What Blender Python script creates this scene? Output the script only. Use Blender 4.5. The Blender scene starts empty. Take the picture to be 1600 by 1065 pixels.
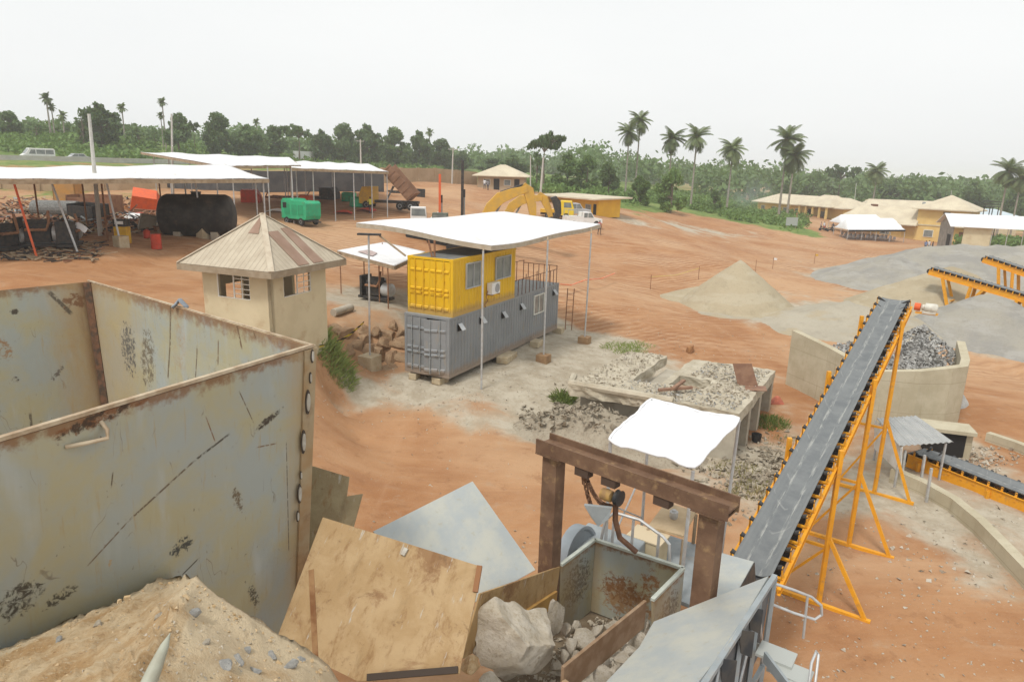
import bpy, bmesh, math, random
import numpy as np
from mathutils import Vector, Matrix
R = math.radians
random.seed(7); rng = np.random.default_rng(7)
sc = bpy.context.scene
col = sc.collection

# ------------------------------------------------------------------ camera
CAMZ = 9.75; FPX = 1080.0; PITCH = 0.2462; ROLL = 0.0294
_f = Vector((0, math.cos(PITCH), -math.sin(PITCH))); _r0 = Vector((1, 0, 0)); _u0 = _r0.cross(_f)
_r = math.cos(ROLL)*_r0 + math.sin(ROLL)*_u0; _u = -math.sin(ROLL)*_r0 + math.cos(ROLL)*_u0
CAM = Vector((0, 0, CAMZ))
cd = bpy.data.cameras.new('camera'); cam = bpy.data.objects.new('camera', cd); col.objects.link(cam)
cd.sensor_width = 36; cd.lens = 36*FPX/1600; cd.clip_start = 0.05; cd.clip_end = 9000
mw = Matrix(((_r.x, _u.x, -_f.x, 0), (_r.y, _u.y, -_f.y, 0), (_r.z, _u.z, -_f.z, CAMZ), (0, 0, 0, 1)))
cam.matrix_world = mw
sc.camera = cam

# ------------------------------------------------------------------ sky, sun, exposure
SUN_EL, SUN_AZ = R(58), R(215)      # azimuth measured clockwise from +Y (north)
w = bpy.data.worlds.new('World'); sc.world = w; w.use_nodes = True
nt = w.node_tree; bg = nt.nodes['Background']
sky = nt.nodes.new('ShaderNodeTexSky'); sky.sky_type = 'NISHITA'; sky.sun_disc = False
sky.sun_elevation = SUN_EL; sky.sun_rotation = SUN_AZ; sky.air_density = 1.0; sky.dust_density = 4.0
hs = nt.nodes.new('ShaderNodeHueSaturation'); hs.inputs['Saturation'].default_value = 0.10
mx = nt.nodes.new('ShaderNodeMix'); mx.data_type = 'RGBA'; mx.inputs[0].default_value = 0.86
# the almost even white cloud layer
cn = nt.nodes.new('ShaderNodeTexNoise'); cn.inputs['Scale'].default_value = 1.6; cn.inputs['Detail'].default_value = 4; tc = nt.nodes.new('ShaderNodeTexCoord'); mp = nt.nodes.new('ShaderNodeMapping'); mp.inputs[3].default_value = (1, 1, 3.5)
rp_ = nt.nodes.new('ShaderNodeValToRGB'); rp_.color_ramp.elements[0].position = .3; rp_.color_ramp.elements[1].position = .7; rp_.color_ramp.elements[0].color = (6.05, 6.2, 6.2, 1); rp_.color_ramp.elements[1].color = (6.5, 6.6, 6.55, 1)
nt.links.new(tc.outputs['Generated'], mp.inputs[0]); nt.links.new(mp.outputs[0], cn.inputs['Vector']); nt.links.new(cn.outputs[0], rp_.inputs[0]); nt.links.new(rp_.outputs[0], mx.inputs[7])
nt.links.new(sky.outputs[0], hs.inputs['Color']); nt.links.new(hs.outputs[0], mx.inputs[6])
nt.links.new(mx.outputs[2], bg.inputs['Color']); bg.inputs['Strength'].default_value = 0.11
sl = bpy.data.lights.new('sun', 'SUN'); sl.energy = 1.5; sl.angle = R(11); sl.color = (1, .96, .90)
so = bpy.data.objects.new('sun', sl); col.objects.link(so)
so.rotation_euler = (R(90)-SUN_EL, 0, math.pi - SUN_AZ); so.location = (0, 0, 60)
sc.view_settings.view_transform = 'Standard'; sc.view_settings.look = 'None'
sc.view_settings.exposure = 0.52; sc.view_settings.gamma = 1
sc.cycles.max_bounces = 5; sc.cycles.volume_bounces = 1; sc.cycles.transparent_max_bounces = 6

# ------------------------------------------------------------------ placing: a pixel of the 1600 px survey photo + a distance or height
def ray(px, py): return _r*(px-800) + _u*(532.5-py) + _f*FPX
def pd(px, py, d): v = ray(px, py); return CAM + v*(d/v.y)
def pz(px, py, z): v = ray(px, py); return CAM + v*((z-CAMZ)/v.z)

# ------------------------------------------------------------------ node helpers
class NT:
    def __init__(s, name):
        s.m = bpy.data.materials.new(name); s.m.use_nodes = True; s.t = s.m.node_tree
        s.b = s.t.nodes['Principled BSDF']; s.o = s.t.nodes['Material Output']
        s.b.inputs['Specular IOR Level'].default_value = 0.3
    def n(s, typ, ins=(), **kw):
        nd = s.t.nodes.new(typ)
        for k, v in kw.items(): setattr(nd, k, v)
        for k, v in dict(ins).items(): s.set(nd.inputs[k], v)
        return nd
    def set(s, sock, v):
        if isinstance(v, bpy.types.NodeSocket): s.t.links.new(v, sock)
        elif isinstance(v, tuple) and len(v) == 3 and sock.type == 'RGBA': sock.default_value = (*v, 1)
        else: sock.default_value = v
    def math(s, op, a, b=0.0, clamp=False):
        nd = s.n('ShaderNodeMath', {0: a, 1: b}, operation=op); nd.use_clamp = clamp; return nd.outputs[0]
    def mix(s, f, a, b, mode='MIX'):
        nd = s.t.nodes.new('ShaderNodeMix'); nd.data_type = 'RGBA'; nd.blend_type = mode; nd.clamp_factor = True
        s.set(nd.inputs[0], f); s.set(nd.inputs[6], a); s.set(nd.inputs[7], b); return nd.outputs[2]
    def obj(s): return s.n('ShaderNodeTexCoord').outputs['Object']
    def uv(s): return s.n('ShaderNodeTexCoord').outputs['UV']
    def pos(s): return s.n('ShaderNodeNewGeometry').outputs['Position']
    def map(s, vec, sc_=(1, 1, 1), rot=(0, 0, 0), loc=(0, 0, 0)):
        return s.n('ShaderNodeMapping', {0: vec, 1: loc, 2: rot, 3: sc_}).outputs[0]
    def noise(s, vec, scale, detail=3, rough=.55, dist=0.0):
        return s.n('ShaderNodeTexNoise', {'Vector': vec, 'Scale': scale, 'Detail': detail, 'Roughness': rough, 'Distortion': dist}).outputs[0]
    def voro(s, vec, scale, feature='F1', out=0):
        return s.n('ShaderNodeTexVoronoi', {'Vector': vec, 'Scale': scale}, feature=feature).outputs[out]
    def step(s, v, lo, hi, a=0.0, b=1.0):
        nd = s.n('ShaderNodeMapRange', {0: v, 1: lo, 2: hi, 3: a, 4: b}, interpolation_type='SMOOTHSTEP'); return nd.outputs[0]
    def lin(s, v, lo, hi, a=0.0, b=1.0):
        return s.n('ShaderNodeMapRange', {0: v, 1: lo, 2: hi, 3: a, 4: b}).outputs[0]
    def attr(s, name): return s.n('ShaderNodeAttribute', attribute_name=name)
    def sep(s, v): return s.n('ShaderNodeSeparateXYZ', {0: v}).outputs
    def bump(s, h, strength=.3, dist=.02):
        s.set(s.b.inputs['Normal'], s.n('ShaderNodeBump', {'Height': h, 'Strength': strength, 'Distance': dist}).outputs[0])
    def base(s, c, rough=.7, metal=0.0):
        s.set(s.b.inputs['Base Color'], c); s.set(s.b.inputs['Roughness'], rough); s.set(s.b.inputs['Metallic'], metal); return s.m
    # 2D marks on a sheet: masks in UV metres
    def seg(s, u, v, a, b, wdt, nz=None):
        L = math.hypot(b[0]-a[0], b[1]-a[1]); dx, dy = (b[0]-a[0])/L, (b[1]-a[1])/L
        du = s.math('SUBTRACT', u, a[0]); dv = s.math('SUBTRACT', v, a[1])
        al = s.math('ADD', s.math('MULTIPLY', du, dx), s.math('MULTIPLY', dv, dy))
        ac = s.math('ABSOLUTE', s.math('SUBTRACT', s.math('MULTIPLY', dv, dx), s.math('MULTIPLY', du, dy)))
        m = s.math('MULTIPLY', s.step(ac, wdt*.4, wdt, 1, 0), s.math('MULTIPLY', s.step(al, -.02, .05), s.step(al, L-.05, L+.02, 1, 0)))
        return s.math('MULTIPLY', m, nz) if nz is not None else m
    def blob(s, u, v, c, rx, ry, nz, lo=.45, hi=.6, ang=0):
        du = s.math('SUBTRACT', u, c[0]); dv = s.math('SUBTRACT', v, c[1])
        ca, sa = math.cos(ang), math.sin(ang)
        p = s.math('DIVIDE', s.math('ADD', s.math('MULTIPLY', du, ca), s.math('MULTIPLY', dv, sa)), rx)
        q = s.math('DIVIDE', s.math('SUBTRACT', s.math('MULTIPLY', dv, ca), s.math('MULTIPLY', du, sa)), ry)
        r2 = s.math('ADD', s.math('MULTIPLY', p, p), s.math('MULTIPLY', q, q))
        k = s.step(r2, .0, 1.0, .12, -.4)
        return s.step(s.math('ADD', nz, k), lo, hi)

def mat(name, c1, c2=None, scale=2.0, rough=.7, metal=0.0, bump=.0, bscale=30, dirt=None, dirt_amt=.5, dscale=1.2, spec=.3, stretch=None):
    t = NT(name); o = t.obj(); c = c1
    v = t.map(o, stretch) if stretch else o
    if c2 is not None: c = t.mix(t.step(t.noise(v, scale, 4), .35, .65), c1, c2)
    if dirt is not None:
        c = t.mix(t.math('MULTIPLY', t.step(t.noise(v, dscale*2.3, 6, .65), .52, .72), dirt_amt), c, dirt)
    t.b.inputs['Specular IOR Level'].default_value = spec
    if bump: t.bump(t.noise(v, bscale, 4), bump, .02)
    return t.base(c, rough, metal)

# ------------------------------------------------------------------ mesh helpers
def V(*a): return Vector(a)
class MB:
    def __init__(s): s.v = []; s.f = []; s.mi = []; s.uv = {}
    def add(s, vs, fs, mi=0, uvs=None):
        k = len(s.v); s.v += [tuple(p) for p in vs]
        for i, f in enumerate(fs):
            if uvs is not None: s.uv[len(s.f)] = [uvs[j] for j in f]
            s.f.append([k+j for j in f]); s.mi.append(mi)
        return s
    def obox(s, c, ax, ay, az, mi=0):      # centre and three half vectors
        c, ax, ay, az = Vector(c), Vector(ax), Vector(ay), Vector(az)
        vs = [c+i*ax+j*ay+k*az for k in (-1, 1) for j in (-1, 1) for i in (-1, 1)]
        return s.add(vs, [(0, 2, 3, 1), (4, 5, 7, 6), (0, 1, 5, 4), (2, 6, 7, 3), (0, 4, 6, 2), (1, 3, 7, 5)], mi)
    def box(s, c, size, rz=0, mi=0):
        ca, sa = math.cos(rz), math.sin(rz)
        return s.obox(c, V(ca, sa, 0)*size[0]/2, V(-sa, ca, 0)*size[1]/2, V(0, 0, size[2]/2), mi)
    def beam(s, p, q, wd, h=None, up=(0, 0, 1), mi=0):
        p, q = Vector(p), Vector(q); h = h or wd; d = (q-p); L = d.length; d /= L
        up = Vector(up)
        if abs(d.dot(up)) > .98: up = V(1, 0, 0) if abs(d.x) < .9 else V(0, 1, 0)
        sd = d.cross(up).normalized(); up = sd.cross(d)
        return s.obox((p+q)/2, d*L/2, sd*wd/2, up*h/2, mi)
    def ibeam(s, p, q, wd, h, t=.02, up=(0, 0, 1)):
        p, q = Vector(p), Vector(q); d = (q-p).normalized(); up = Vector(up)
        sd = d.cross(up).normalized(); up = sd.cross(d)
        s.beam(p+up*(h/2-t/2), q+up*(h/2-t/2), wd, t, up); s.beam(p-up*(h/2-t/2), q-up*(h/2-t/2), wd, t, up)
        return s.beam(p, q, t, h-2*t, up)
    def channel(s, p, q, wd, h, t=.015, up=(0, 0, 1), side=1):   # web on one side, two flanges
        p, q = Vector(p), Vector(q); d = (q-p).normalized(); up = Vector(up)
        sd = d.cross(up).normalized(); up = sd.cross(d); sd = sd*side
        s.beam(p+sd*(wd/2-t/2), q+sd*(wd/2-t/2), t, h, up)
        for k in (1, -1):
            s.beam(p+up*k*(h/2-t/2)-sd*t/2, q+up*k*(h/2-t/2)-sd*t/2, wd-t, t, up)
        return s
    def tube(s, p, q, r, n=8, r2=None, caps=True, mi=0):
        p, q = Vector(p), Vector(q); d = (q-p).normalized(); r2 = r if r2 is None else r2
        a = d.orthogonal().normalized(); b = d.cross(a)
        vs = []
        for i in range(n):
            t = 2*math.pi*i/n; e = a*math.cos(t)+b*math.sin(t); vs += [p+e*r, q+e*r2]
        fs = [(2*i, 2*((i+1) % n), 2*((i+1) % n)+1, 2*i+1) for i in range(n)]
        if caps: fs += [tuple(2*i for i in range(n))[::-1], tuple(2*i+1 for i in range(n))]
        return s.add(vs, fs, mi)
    def path(s, pts, r, n=8, mi=0):
        pts = [Vector(p) for p in pts]; rings = []
        rr = r if isinstance(r, (list, tuple)) else [r]*len(pts)
        a = None
        vs = []
        for i, p in enumerate(pts):
            d = (pts[min(i+1, len(pts)-1)]-pts[max(i-1, 0)]).normalized()
            a = d.orthogonal().normalized() if a is None else (a-d*a.dot(d)).normalized()
            b = d.cross(a)
            for k in range(n):
                t = 2*math.pi*k/n; vs.append(p+(a*math.cos(t)+b*math.sin(t))*rr[i])
        fs = [(i*n+k, i*n+(k+1) % n, (i+1)*n+(k+1) % n, (i+1)*n+k) for i in range(len(pts)-1) for k in range(n)]
        fs += [tuple(range(n))[::-1], tuple((len(pts)-1)*n+k for k in range(n))]
        return s.add(vs, fs, mi)
    def plate(s, pts, t, mi=0, uv=None):    # flat polygon given real thickness
        pts = [Vector(p) for p in pts]; n = len(pts)
        nr = (pts[1]-pts[0]).cross(pts[-1]-pts[0]).normalized()
        vs = [p+nr*t/2 for p in pts]+[p-nr*t/2 for p in pts]
        fs = [tuple(range(n)), tuple(range(n, 2*n))[::-1]]+[(i, n+i, n+(i+1) % n, (i+1) % n) for i in range(n)]
        return s.add(vs, fs, mi, uvs=(list(uv)+list(uv)) if uv else None)
    def prism(s, prof, x0, x1, axis='y', mi=0):   # side profile (a,z) run along an axis
        n = len(prof)
        mk = (lambda a, z, t: (a, t, z)) if axis == 'y' else (lambda a, z, t: (t, a, z))
        vs = [mk(a, z, x0) for a, z in prof]+[mk(a, z, x1) for a, z in prof]
        return s.add(vs, [tuple(range(n)), tuple(range(n, 2*n))[::-1]]+[(i, n+i, n+(i+1) % n, (i+1) % n) for i in range(n)], mi)
    def sheet(s, fn, nu, nv, t=.0, mi=0, uv=False):        # grid surface fn(u,v); optional thickness downwards
        vs = [Vector(fn(i/nu, j/nv)) for j in range(nv+1) for i in range(nu+1)]
        W_ = nu+1; fs = [(j*W_+i, j*W_+i+1, (j+1)*W_+i+1, (j+1)*W_+i) for j in range(nv) for i in range(nu)]
        uvs = [(i/nu, j/nv) for j in range(nv+1) for i in range(nu+1)] if uv else None
        if t:
            N_ = len(vs); vs += [p-V(0, 0, t) for p in vs]
            fs += [tuple(N_+k for k in f)[::-1] for f in fs]
            ed = [i for i in range(nu+1)]+[j*W_+nu for j in range(1, nv+1)]+[nv*W_+i for i in range(nu-1, -1, -1)]+[j*W_ for j in range(nv-1, 0, -1)]
            for a, b in zip(ed, ed[1:]+ed[:1]): fs.append((a, N_+a, N_+b, b))
            if uvs: uvs = uvs+uvs
        return s.add(vs, fs, mi, uvs)
    def lathe(s, c, prof, n=16, axis=(0, 0, 1), mi=0):     # prof (r, along)
        c = Vector(c); d = Vector(axis).normalized(); a = d.orthogonal().normalized(); b = d.cross(a); vs = []
        for r, h in prof:
            for k in range(n):
                t = 2*math.pi*k/n; vs.append(c+d*h+(a*math.cos(t)+b*math.sin(t))*r)
        m = len(prof); fs = [(i*n+k, i*n+(k+1) % n, (i+1)*n+(k+1) % n, (i+1)*n+k) for i in range(m-1) for k in range(n)]
        fs += [tuple(range(n))[::-1], tuple((m-1)*n+k for k in range(n))]
        return s.add(vs, fs, mi)
    def build(s, name, m, parent=None, smooth=False, bevel=0, angle=40):
        me = bpy.data.meshes.new(name)
        o_ = off(parent) if parent else Vector((0, 0, 0))
        vs = s.v if not parent else [(p[0]-o_.x, p[1]-o_.y, p[2]-o_.z) for p in s.v]
        me.from_pydata(vs, [], s.f)
        ms = m if isinstance(m, (list, tuple)) else [m]
        for k in ms: me.materials.append(k)
        if len(ms) > 1: me.polygons.foreach_set('material_index', s.mi)
        if s.uv:
            ul = me.uv_layers.new(name='UVMap')
            for fi, u in s.uv.items():
                for li, c in zip(me.polygons[fi].loop_indices, u): ul.data[li].uv = c
        me.validate(); me.update()
        if smooth:
            me.polygons.foreach_set('use_smooth', [True]*len(me.polygons))
            if smooth != 'all': me.set_sharp_from_angle(angle=R(angle))
        o = bpy.data.objects.new(name, me); col.objects.link(o)
        if parent: o.parent = parent
        if bevel:
            b = o.modifiers.new('bevel', 'BEVEL'); b.width = bevel; b.segments = 2; b.limit_method = 'ANGLE'; b.harden_normals = False
        return o

def off(o):
    p = Vector((0, 0, 0))
    while o is not None: p += Vector(o.location); o = o.parent
    return p
def tag(o, label=None, cat=None, group=None, kind=None):
    if label: o['label'] = label
    if cat: o['category'] = cat
    if group: o['group'] = group
    if kind: o['kind'] = kind
    return o
def thing(name, label, cat, loc=(0, 0, 0), group=None):
    o = bpy.data.objects.new(name, None); col.objects.link(o); o.location = loc; o.empty_display_size = .3
    return tag(o, label, cat, group)
def copy_tree(o, parent=None):
    c = o.copy(); col.objects.link(c)
    if parent: c.parent = parent
    for ch in list(o.children): copy_tree(ch, c)
    return c
def place(o, loc, rz=0, s=1.0, label=None, group=None):
    o.location = loc; o.rotation_euler = (0, 0, rz); o.scale = (s, s, s) if not isinstance(s, tuple) else s
    if label: o['label'] = label
    if group: o['group'] = group
    return o

# smooth value noise for shaping ground and rock
_perm = rng.random((256, 256))
def vnoise(x, y):
    x = np.asarray(x, float); y = np.asarray(y, float)
    xi = np.floor(x).astype(int); yi = np.floor(y).astype(int); fx = x-xi; fy = y-yi
    fx = fx*fx*(3-2*fx); fy = fy*fy*(3-2*fy)
    g = lambda a, b: _perm[a % 256, b % 256]
    return (g(xi, yi)*(1-fx)+g(xi+1, yi)*fx)*(1-fy)+(g(xi, yi+1)*(1-fx)+g(xi+1, yi+1)*fx)*fy - .5
def fbm(x, y, o=4):
    s_ = 0; a = 1.0
    for k in range(o): s_ = s_ + a*vnoise(x*2**k+17*k, y*2**k+31*k); a *= .5
    return s_
# ------------------------------------------------------------------ materials
def white_sheet():
    t = NT('white_roof_sheet'); p = t.obj(); r_ = t.map(p, (1, 1, 1), (0, 0, R(-27))); s_ = t.sep(r_)
    rib = t.math('ABSOLUTE', t.math('SUBTRACT', t.math('FRACT', t.math('MULTIPLY', s_[0], 2.6)), .5)); lap = t.math('ABSOLUTE', t.math('SUBTRACT', t.math('FRACT', t.math('MULTIPLY', s_[1], .36)), .5))
    c = t.mix(t.step(t.noise(p, .7, 5, .6), .36, .64), (.76, .76, .76), (.69, .69, .69))
    c = t.mix(t.math('MULTIPLY', t.step(lap, .02, .006), .4), c, (.42, .41, .39)); c = t.mix(t.math('MULTIPLY', t.step(rib, .05, .01), .18), c, (.5, .5, .48))
    c = t.mix(t.math('MULTIPLY', t.step(t.noise(t.map(r_, (3, .35, 1)), .9, 6, .7), .54, .72), .5), c, (.52, .49, .44)); c = t.mix(t.math('MULTIPLY', t.step(t.noise(p, 2.2, 5, .75), .66, .72), .5), c, (.40, .33, .26))
    t.bump(t.step(rib, .0, .12), .4, .03); return t.base(c, .6)
WHITE_SHEET = white_sheet()
WOOD = mat('weathered_timber', (.40, .31, .21), (.30, .22, .14), 3, .85, bump=.2, bscale=40)
GALV = mat('galvanised_pipe', (.52, .53, .53), (.44, .44, .43), 6, .5, .3, dirt=(.36, .25, .16), dirt_amt=.4)
RUSTP = mat('rusty_pipe', (.24, .12, .07), (.32, .17, .09), 7, .85)
DARK = mat('dark_machine_metal', (.035, .037, .04), (.07, .06, .05), 5, .6, .2)
BLACK = mat('black_rubber', (.02, .02, .02), (.035, .033, .03), 6, .8)
CONC = mat('concrete', (.46, .42, .34), (.38, .34, .27), 1.3, .9, bump=.35, bscale=18, dirt=(.28, .23, .16), dirt_amt=.6)
BLOCK = mat('sandcrete_block', (.50, .42, .29), (.42, .34, .22), 3, .95, bump=.3, bscale=30, dirt=(.40, .22, .11), dirt_amt=.5)
GREYM = mat('grey_machine_paint', (.33, .36, .37), (.27, .30, .31), 3, .55, .1, dirt=(.38, .30, .20), dirt_amt=.55)
YELM = mat('yellow_machine_paint', (.68, .40, .03), (.58, .33, .04), 3, .5, dirt=(.30, .19, .09), dirt_amt=.5)
ORANGE = mat('orange_yellow_steel_paint', (.78, .36, .02), (.70, .31, .02), 3, .5, dirt=(.34, .20, .09), dirt_amt=.55, dscale=2.5)
REDM = mat('red_paint', (.55, .06, .03), (.44, .06, .03), 3, .6, dirt=(.25, .12, .07), dirt_amt=.4)
ORED = mat('orange_red_paint', (.72, .13, .04), (.62, .12, .05), 3, .6)
GREENM = mat('green_machine_paint', (.03, .42, .20), (.03, .34, .17), 2, .5, dirt=(.22, .22, .12), dirt_amt=.4)
GLASS = mat('window_glass', (.14, .16, .16), (.22, .24, .23), 1.5, .12, 0, spec=.6)
DARKIN = mat('dark_interior', (.02, .019, .018), None, 1, .9)
CREAM = mat('cream_plaster', (.60, .53, .36), (.54, .47, .31), .8, .9, bump=.1, bscale=20, dirt=(.40, .28, .16), dirt_amt=.5, dscale=.6)
YELLOWWALL = mat('yellow_wall_paint', (.72, .52, .20), (.66, .46, .17), .7, .9, dirt=(.5, .38, .2), dirt_amt=.4)
TANROOF = mat('tan_roof_sheet', (.60, .53, .39), (.52, .45, .33), .5, .6, dirt=(.42, .30, .22), dirt_amt=.35)
MUDWALL = mat('mud_coloured_block_wall', (.42, .31, .20), (.36, .26, .16), .5, .95, bump=.2, bscale=12, dirt=(.25, .18, .11), dirt_amt=.5)
BARK = mat('tree_bark', (.20, .16, .12), (.13, .10, .075), 5, .95, bump=.4, bscale=20)
PALMBARK = mat('palm_bark', (.33, .30, .25), (.24, .21, .17), 4, .95, bump=.4, bscale=14)
WHITEP = mat('white_vehicle_paint', (.78, .78, .76), (.72, .72, .70), 2, .35, dirt=(.5, .4, .3), dirt_amt=.3)
POLE = mat('concrete_pole', (.50, .48, .43), (.43, .41, .37), 3, .9)
PLASTIC_BLUE = mat('blue_plastic', (.05, .14, .40), None, 1, .4)
SKIN = mat('dark_skin', (.09, .045, .03), (.11, .055, .035), 4, .55)
DENIM = mat('dark_trousers', (.03, .035, .06), (.05, .05, .07), 6, .9)
SHIRTW = mat('white_shirt', (.72, .72, .72), (.62, .62, .64), 6, .9)
SHIRTR = mat('red_shirt', (.42, .08, .06), (.36, .07, .06), 6, .9)
SHIRTB = mat('blue_shirt', (.12, .2, .38), (.1, .16, .32), 6, .9)

def leaf_mat(name, dark, light, dscale=.35):
    t = NT(name); g = t.n('ShaderNodeNewGeometry')
    k = t.math('ADD', t.math('MULTIPLY', g.outputs['Random Per Island'], .55), t.math('MULTIPLY', t.noise(t.obj(), dscale, 2), .6))
    orn = t.n('ShaderNodeObjectInfo').outputs['Random']
    c = t.mix(t.step(k, .25, .85), dark, light); c = t.mix(t.math('MULTIPLY', orn, .45), c, tuple(min(1, x*1.55) for x in light)); c = t.mix(t.math('MULTIPLY', t.step(orn, .55, .1), .3), c, dark)
    t.base(c, .55); t.b.inputs['Specular IOR Level'].default_value = .25
    tr = t.n('ShaderNodeBsdfTranslucent', {'Color': t.mix(.5, c, (.22, .30, .05))})
    m_ = t.n('ShaderNodeMixShader', {0: .28, 1: t.b.outputs[0], 2: tr.outputs[0]})
    t.t.links.new(m_.outputs[0], t.o.inputs[0]); return t.m
LEAF = leaf_mat('tree_leaves', (.045, .085, .030), (.125, .19, .070))
LEAF2 = leaf_mat('bush_leaves', (.06, .115, .025), (.15, .24, .065))
PALML = leaf_mat('palm_leaves', (.065, .10, .04), (.16, .20, .085))
GRASSM = leaf_mat('grass_blades', (.14, .20, .045), (.30, .36, .12))
DRYFROND = mat('dry_palm_frond', (.27, .19, .10), (.2, .14, .07), 4, .9)

# ---- ground: laterite, dust, gravel and grass in patches
def ground_mat():
    t = NT('laterite_ground'); p = t.pos(); a = t.attr('cover').outputs['Color']
    sp = t.n('ShaderNodeSeparateColor', {0: a}).outputs
    big = t.noise(p, .05, 5, .6, .6); mid = t.noise(p, .35, 6, .62, .4); fine = t.noise(p, 4, 7, .7)
    trk = t.noise(t.map(p, (.22, 1.0, 1), (0, 0, R(-14))), .38, 6, .68, 1.4)
    trk2 = t.noise(t.map(p, (.9, .12, 1), (0, 0, R(-24))), .8, 4, .6, .6)
    c = t.mix(t.step(mid, .33, .66), (.325, .152, .066), (.405, .215, .104))
    c = t.mix(t.math('MULTIPLY', t.step(big, .42, .62), .7), c, (.50, .325, .19))
    c = t.mix(t.math('MULTIPLY', t.step(trk, .5, .72), .6), c, (.50, .32, .19))
    c = t.mix(t.math('MULTIPLY', t.step(trk, .45, .3), .45), c, (.30, .148, .075))
    c = t.mix(t.math('MULTIPLY', t.step(trk2, .55, .75), .25), c, (.50, .32, .19))
    c = t.mix(t.math('MULTIPLY', t.step(fine, .6, .75), .35), c, (.25, .12, .06))
    c = t.mix(t.math('MULTIPLY', t.step(t.noise(p, 18, 3, .7), .62, .72), .45), c, (.50, .38, .26))
    # tyre tracks: warped bands that come and go
    def tracks(rot, sc_, dist):
        wv = t.n('ShaderNodeTexWave', {'Vector': t.map(p, (1, 1, 0), (0, 0, rot)), 'Scale': sc_, 'Distortion': dist, 'Detail': 4, 'Detail Scale': .35, 'Detail Roughness': .62}, wave_type='BANDS', bands_direction='Y').outputs['Fac']
        return wv
    trh = fine
    for rot, sc_, dist, seed in ((R(-12), .42, 9, 0), (R(8), .30, 14, 40), (R(-38), .5, 10, 90)):
        wv = tracks(rot, sc_, dist); mk = t.step(t.noise(t.map(p, (.045, .09, 1), (0, 0, rot), (seed, seed, 0)), 1.0, 4, .6), .46, .64); mk = t.math('MULTIPLY', mk, t.step(t.sep(p)[1], 32, 52, .12, 1))
        trh = t.math('SUBTRACT', trh, t.math('MULTIPLY', wv, t.math('MULTIPLY', mk, 1.2)))
        c = t.mix(t.math('MULTIPLY', t.step(wv, .80, .92), t.math('MULTIPLY', mk, .55)), c, (.25, .12, .06))
        c = t.mix(t.math('MULTIPLY', t.step(wv, .20, .08), t.math('MULTIPLY', mk, .5)), c, (.53, .36, .23))
    c = t.mix(t.math('MULTIPLY', t.step(t.noise(p, 1.3, 7, .72), .54, .68), .5), c, (.255, .125, .06))
    c = t.mix(t.math('MULTIPLY', t.step(t.noise(p, .9, 6, .7, .5), .58, .72), .35), c, (.40, .31, .22))
    # grey stone dust
    gv = t.step(t.math('ADD', sp[1], t.math('MULTIPLY', t.math('SUBTRACT', mid, .5), .9)), .38, .66)
    gcol = t.mix(t.step(t.noise(p, 1.3, 6, .7), .35, .65), (.36, .305, .225), (.47, .42, .33))
    gcol = t.mix(t.math('MULTIPLY', t.step(fine, .55, .7), .5), gcol, (.29, .25, .19))
    c = t.mix(gv, c, gcol)
    # grass
    gr = t.step(t.math('ADD', sp[0], t.math('MULTIPLY', t.math('SUBTRACT', t.noise(p, .22, 6, .65), .5), 1.0)), .42, .62)
    grc = t.mix(t.step(t.noise(p, .5, 5, .7), .35, .65), (.10, .17, .036), (.20, .25, .075))
    c = t.mix(gr, c, grc)
    # asphalt of the highway shoulder etc.
    c = t.mix(t.step(sp[2], .4, .6), c, (.42, .36, .28))
    h = t.math('ADD', t.math('MULTIPLY', trh, .6), t.math('ADD', t.math('MULTIPLY', t.noise(p, 14, 5, .7), .35), t.math('MULTIPLY', trk, .9)))
    t.bump(h, .55, .09)
    t.b.inputs['Specular IOR Level'].default_value = .15
    return t.base(c, .95)
GROUND = ground_mat()

# ------------------------------------------------------------------ terrain: surveyed spots (pixel, distance or height, grass, dust)
CP = []
def cpd(px, py, d, g=0, s=0): p = pd(px, py, d); CP.append((p.x, p.y, p.z, g, s))
def cpz(px, py, z, g=0, s=0): p = pz(px, py, z); CP.append((p.x, p.y, p.z, g, s))
def cpw(x, y, z, g=0, s=0): CP.append((x, y, z, g, s))
# pad round the containers
for q in ((701, 600), (640, 590), (760, 560), (870, 520), (920, 540), (830, 580)): cpz(*q, 0, 0, .9)
cpz(560, 610, -.05, 0, .95); cpz(720, 640, -.3, 0, .55); cpz(520, 640, -.35, 0, .6); cpz(860, 620, -.4, 0, .9); cpz(860, 675, -1.0, 0, .7)
cpz(600, 720, -.8); cpz(560, 690, -.7, 0, .2); cpz(800, 720, -.85); cpz(1180, 760, -.9, 0, .6); cpz(700, 850, -.9); cpz(820, 800, -.9)
cpz(620, 660, -.5, 0, .1)
# right foreground
cpz(1349, 960, -.8); cpz(1397, 862, -.8); cpz(1500, 1000, -.8); cpz(1250, 1040, -.9); cpz(1590, 930, -.8, 0, .4); cpz(1460, 830, -.8, 0, .75)
cpz(1380, 770, -.8, 0, .8); cpz(1520, 880, -.8, 0, .7); cpz(1232, 612, -.8, 0, .4); cpz(1200, 690, -1.1, 0, .5); cpz(1160, 720, -1.0, 0, .9)
cpz(1560, 690, -.8, 0, .25); cpz(1598, 640, -.9); cpz(1500, 690, -.8, 0, .6); cpz(1270, 740, -.8, 0, .4)
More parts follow.
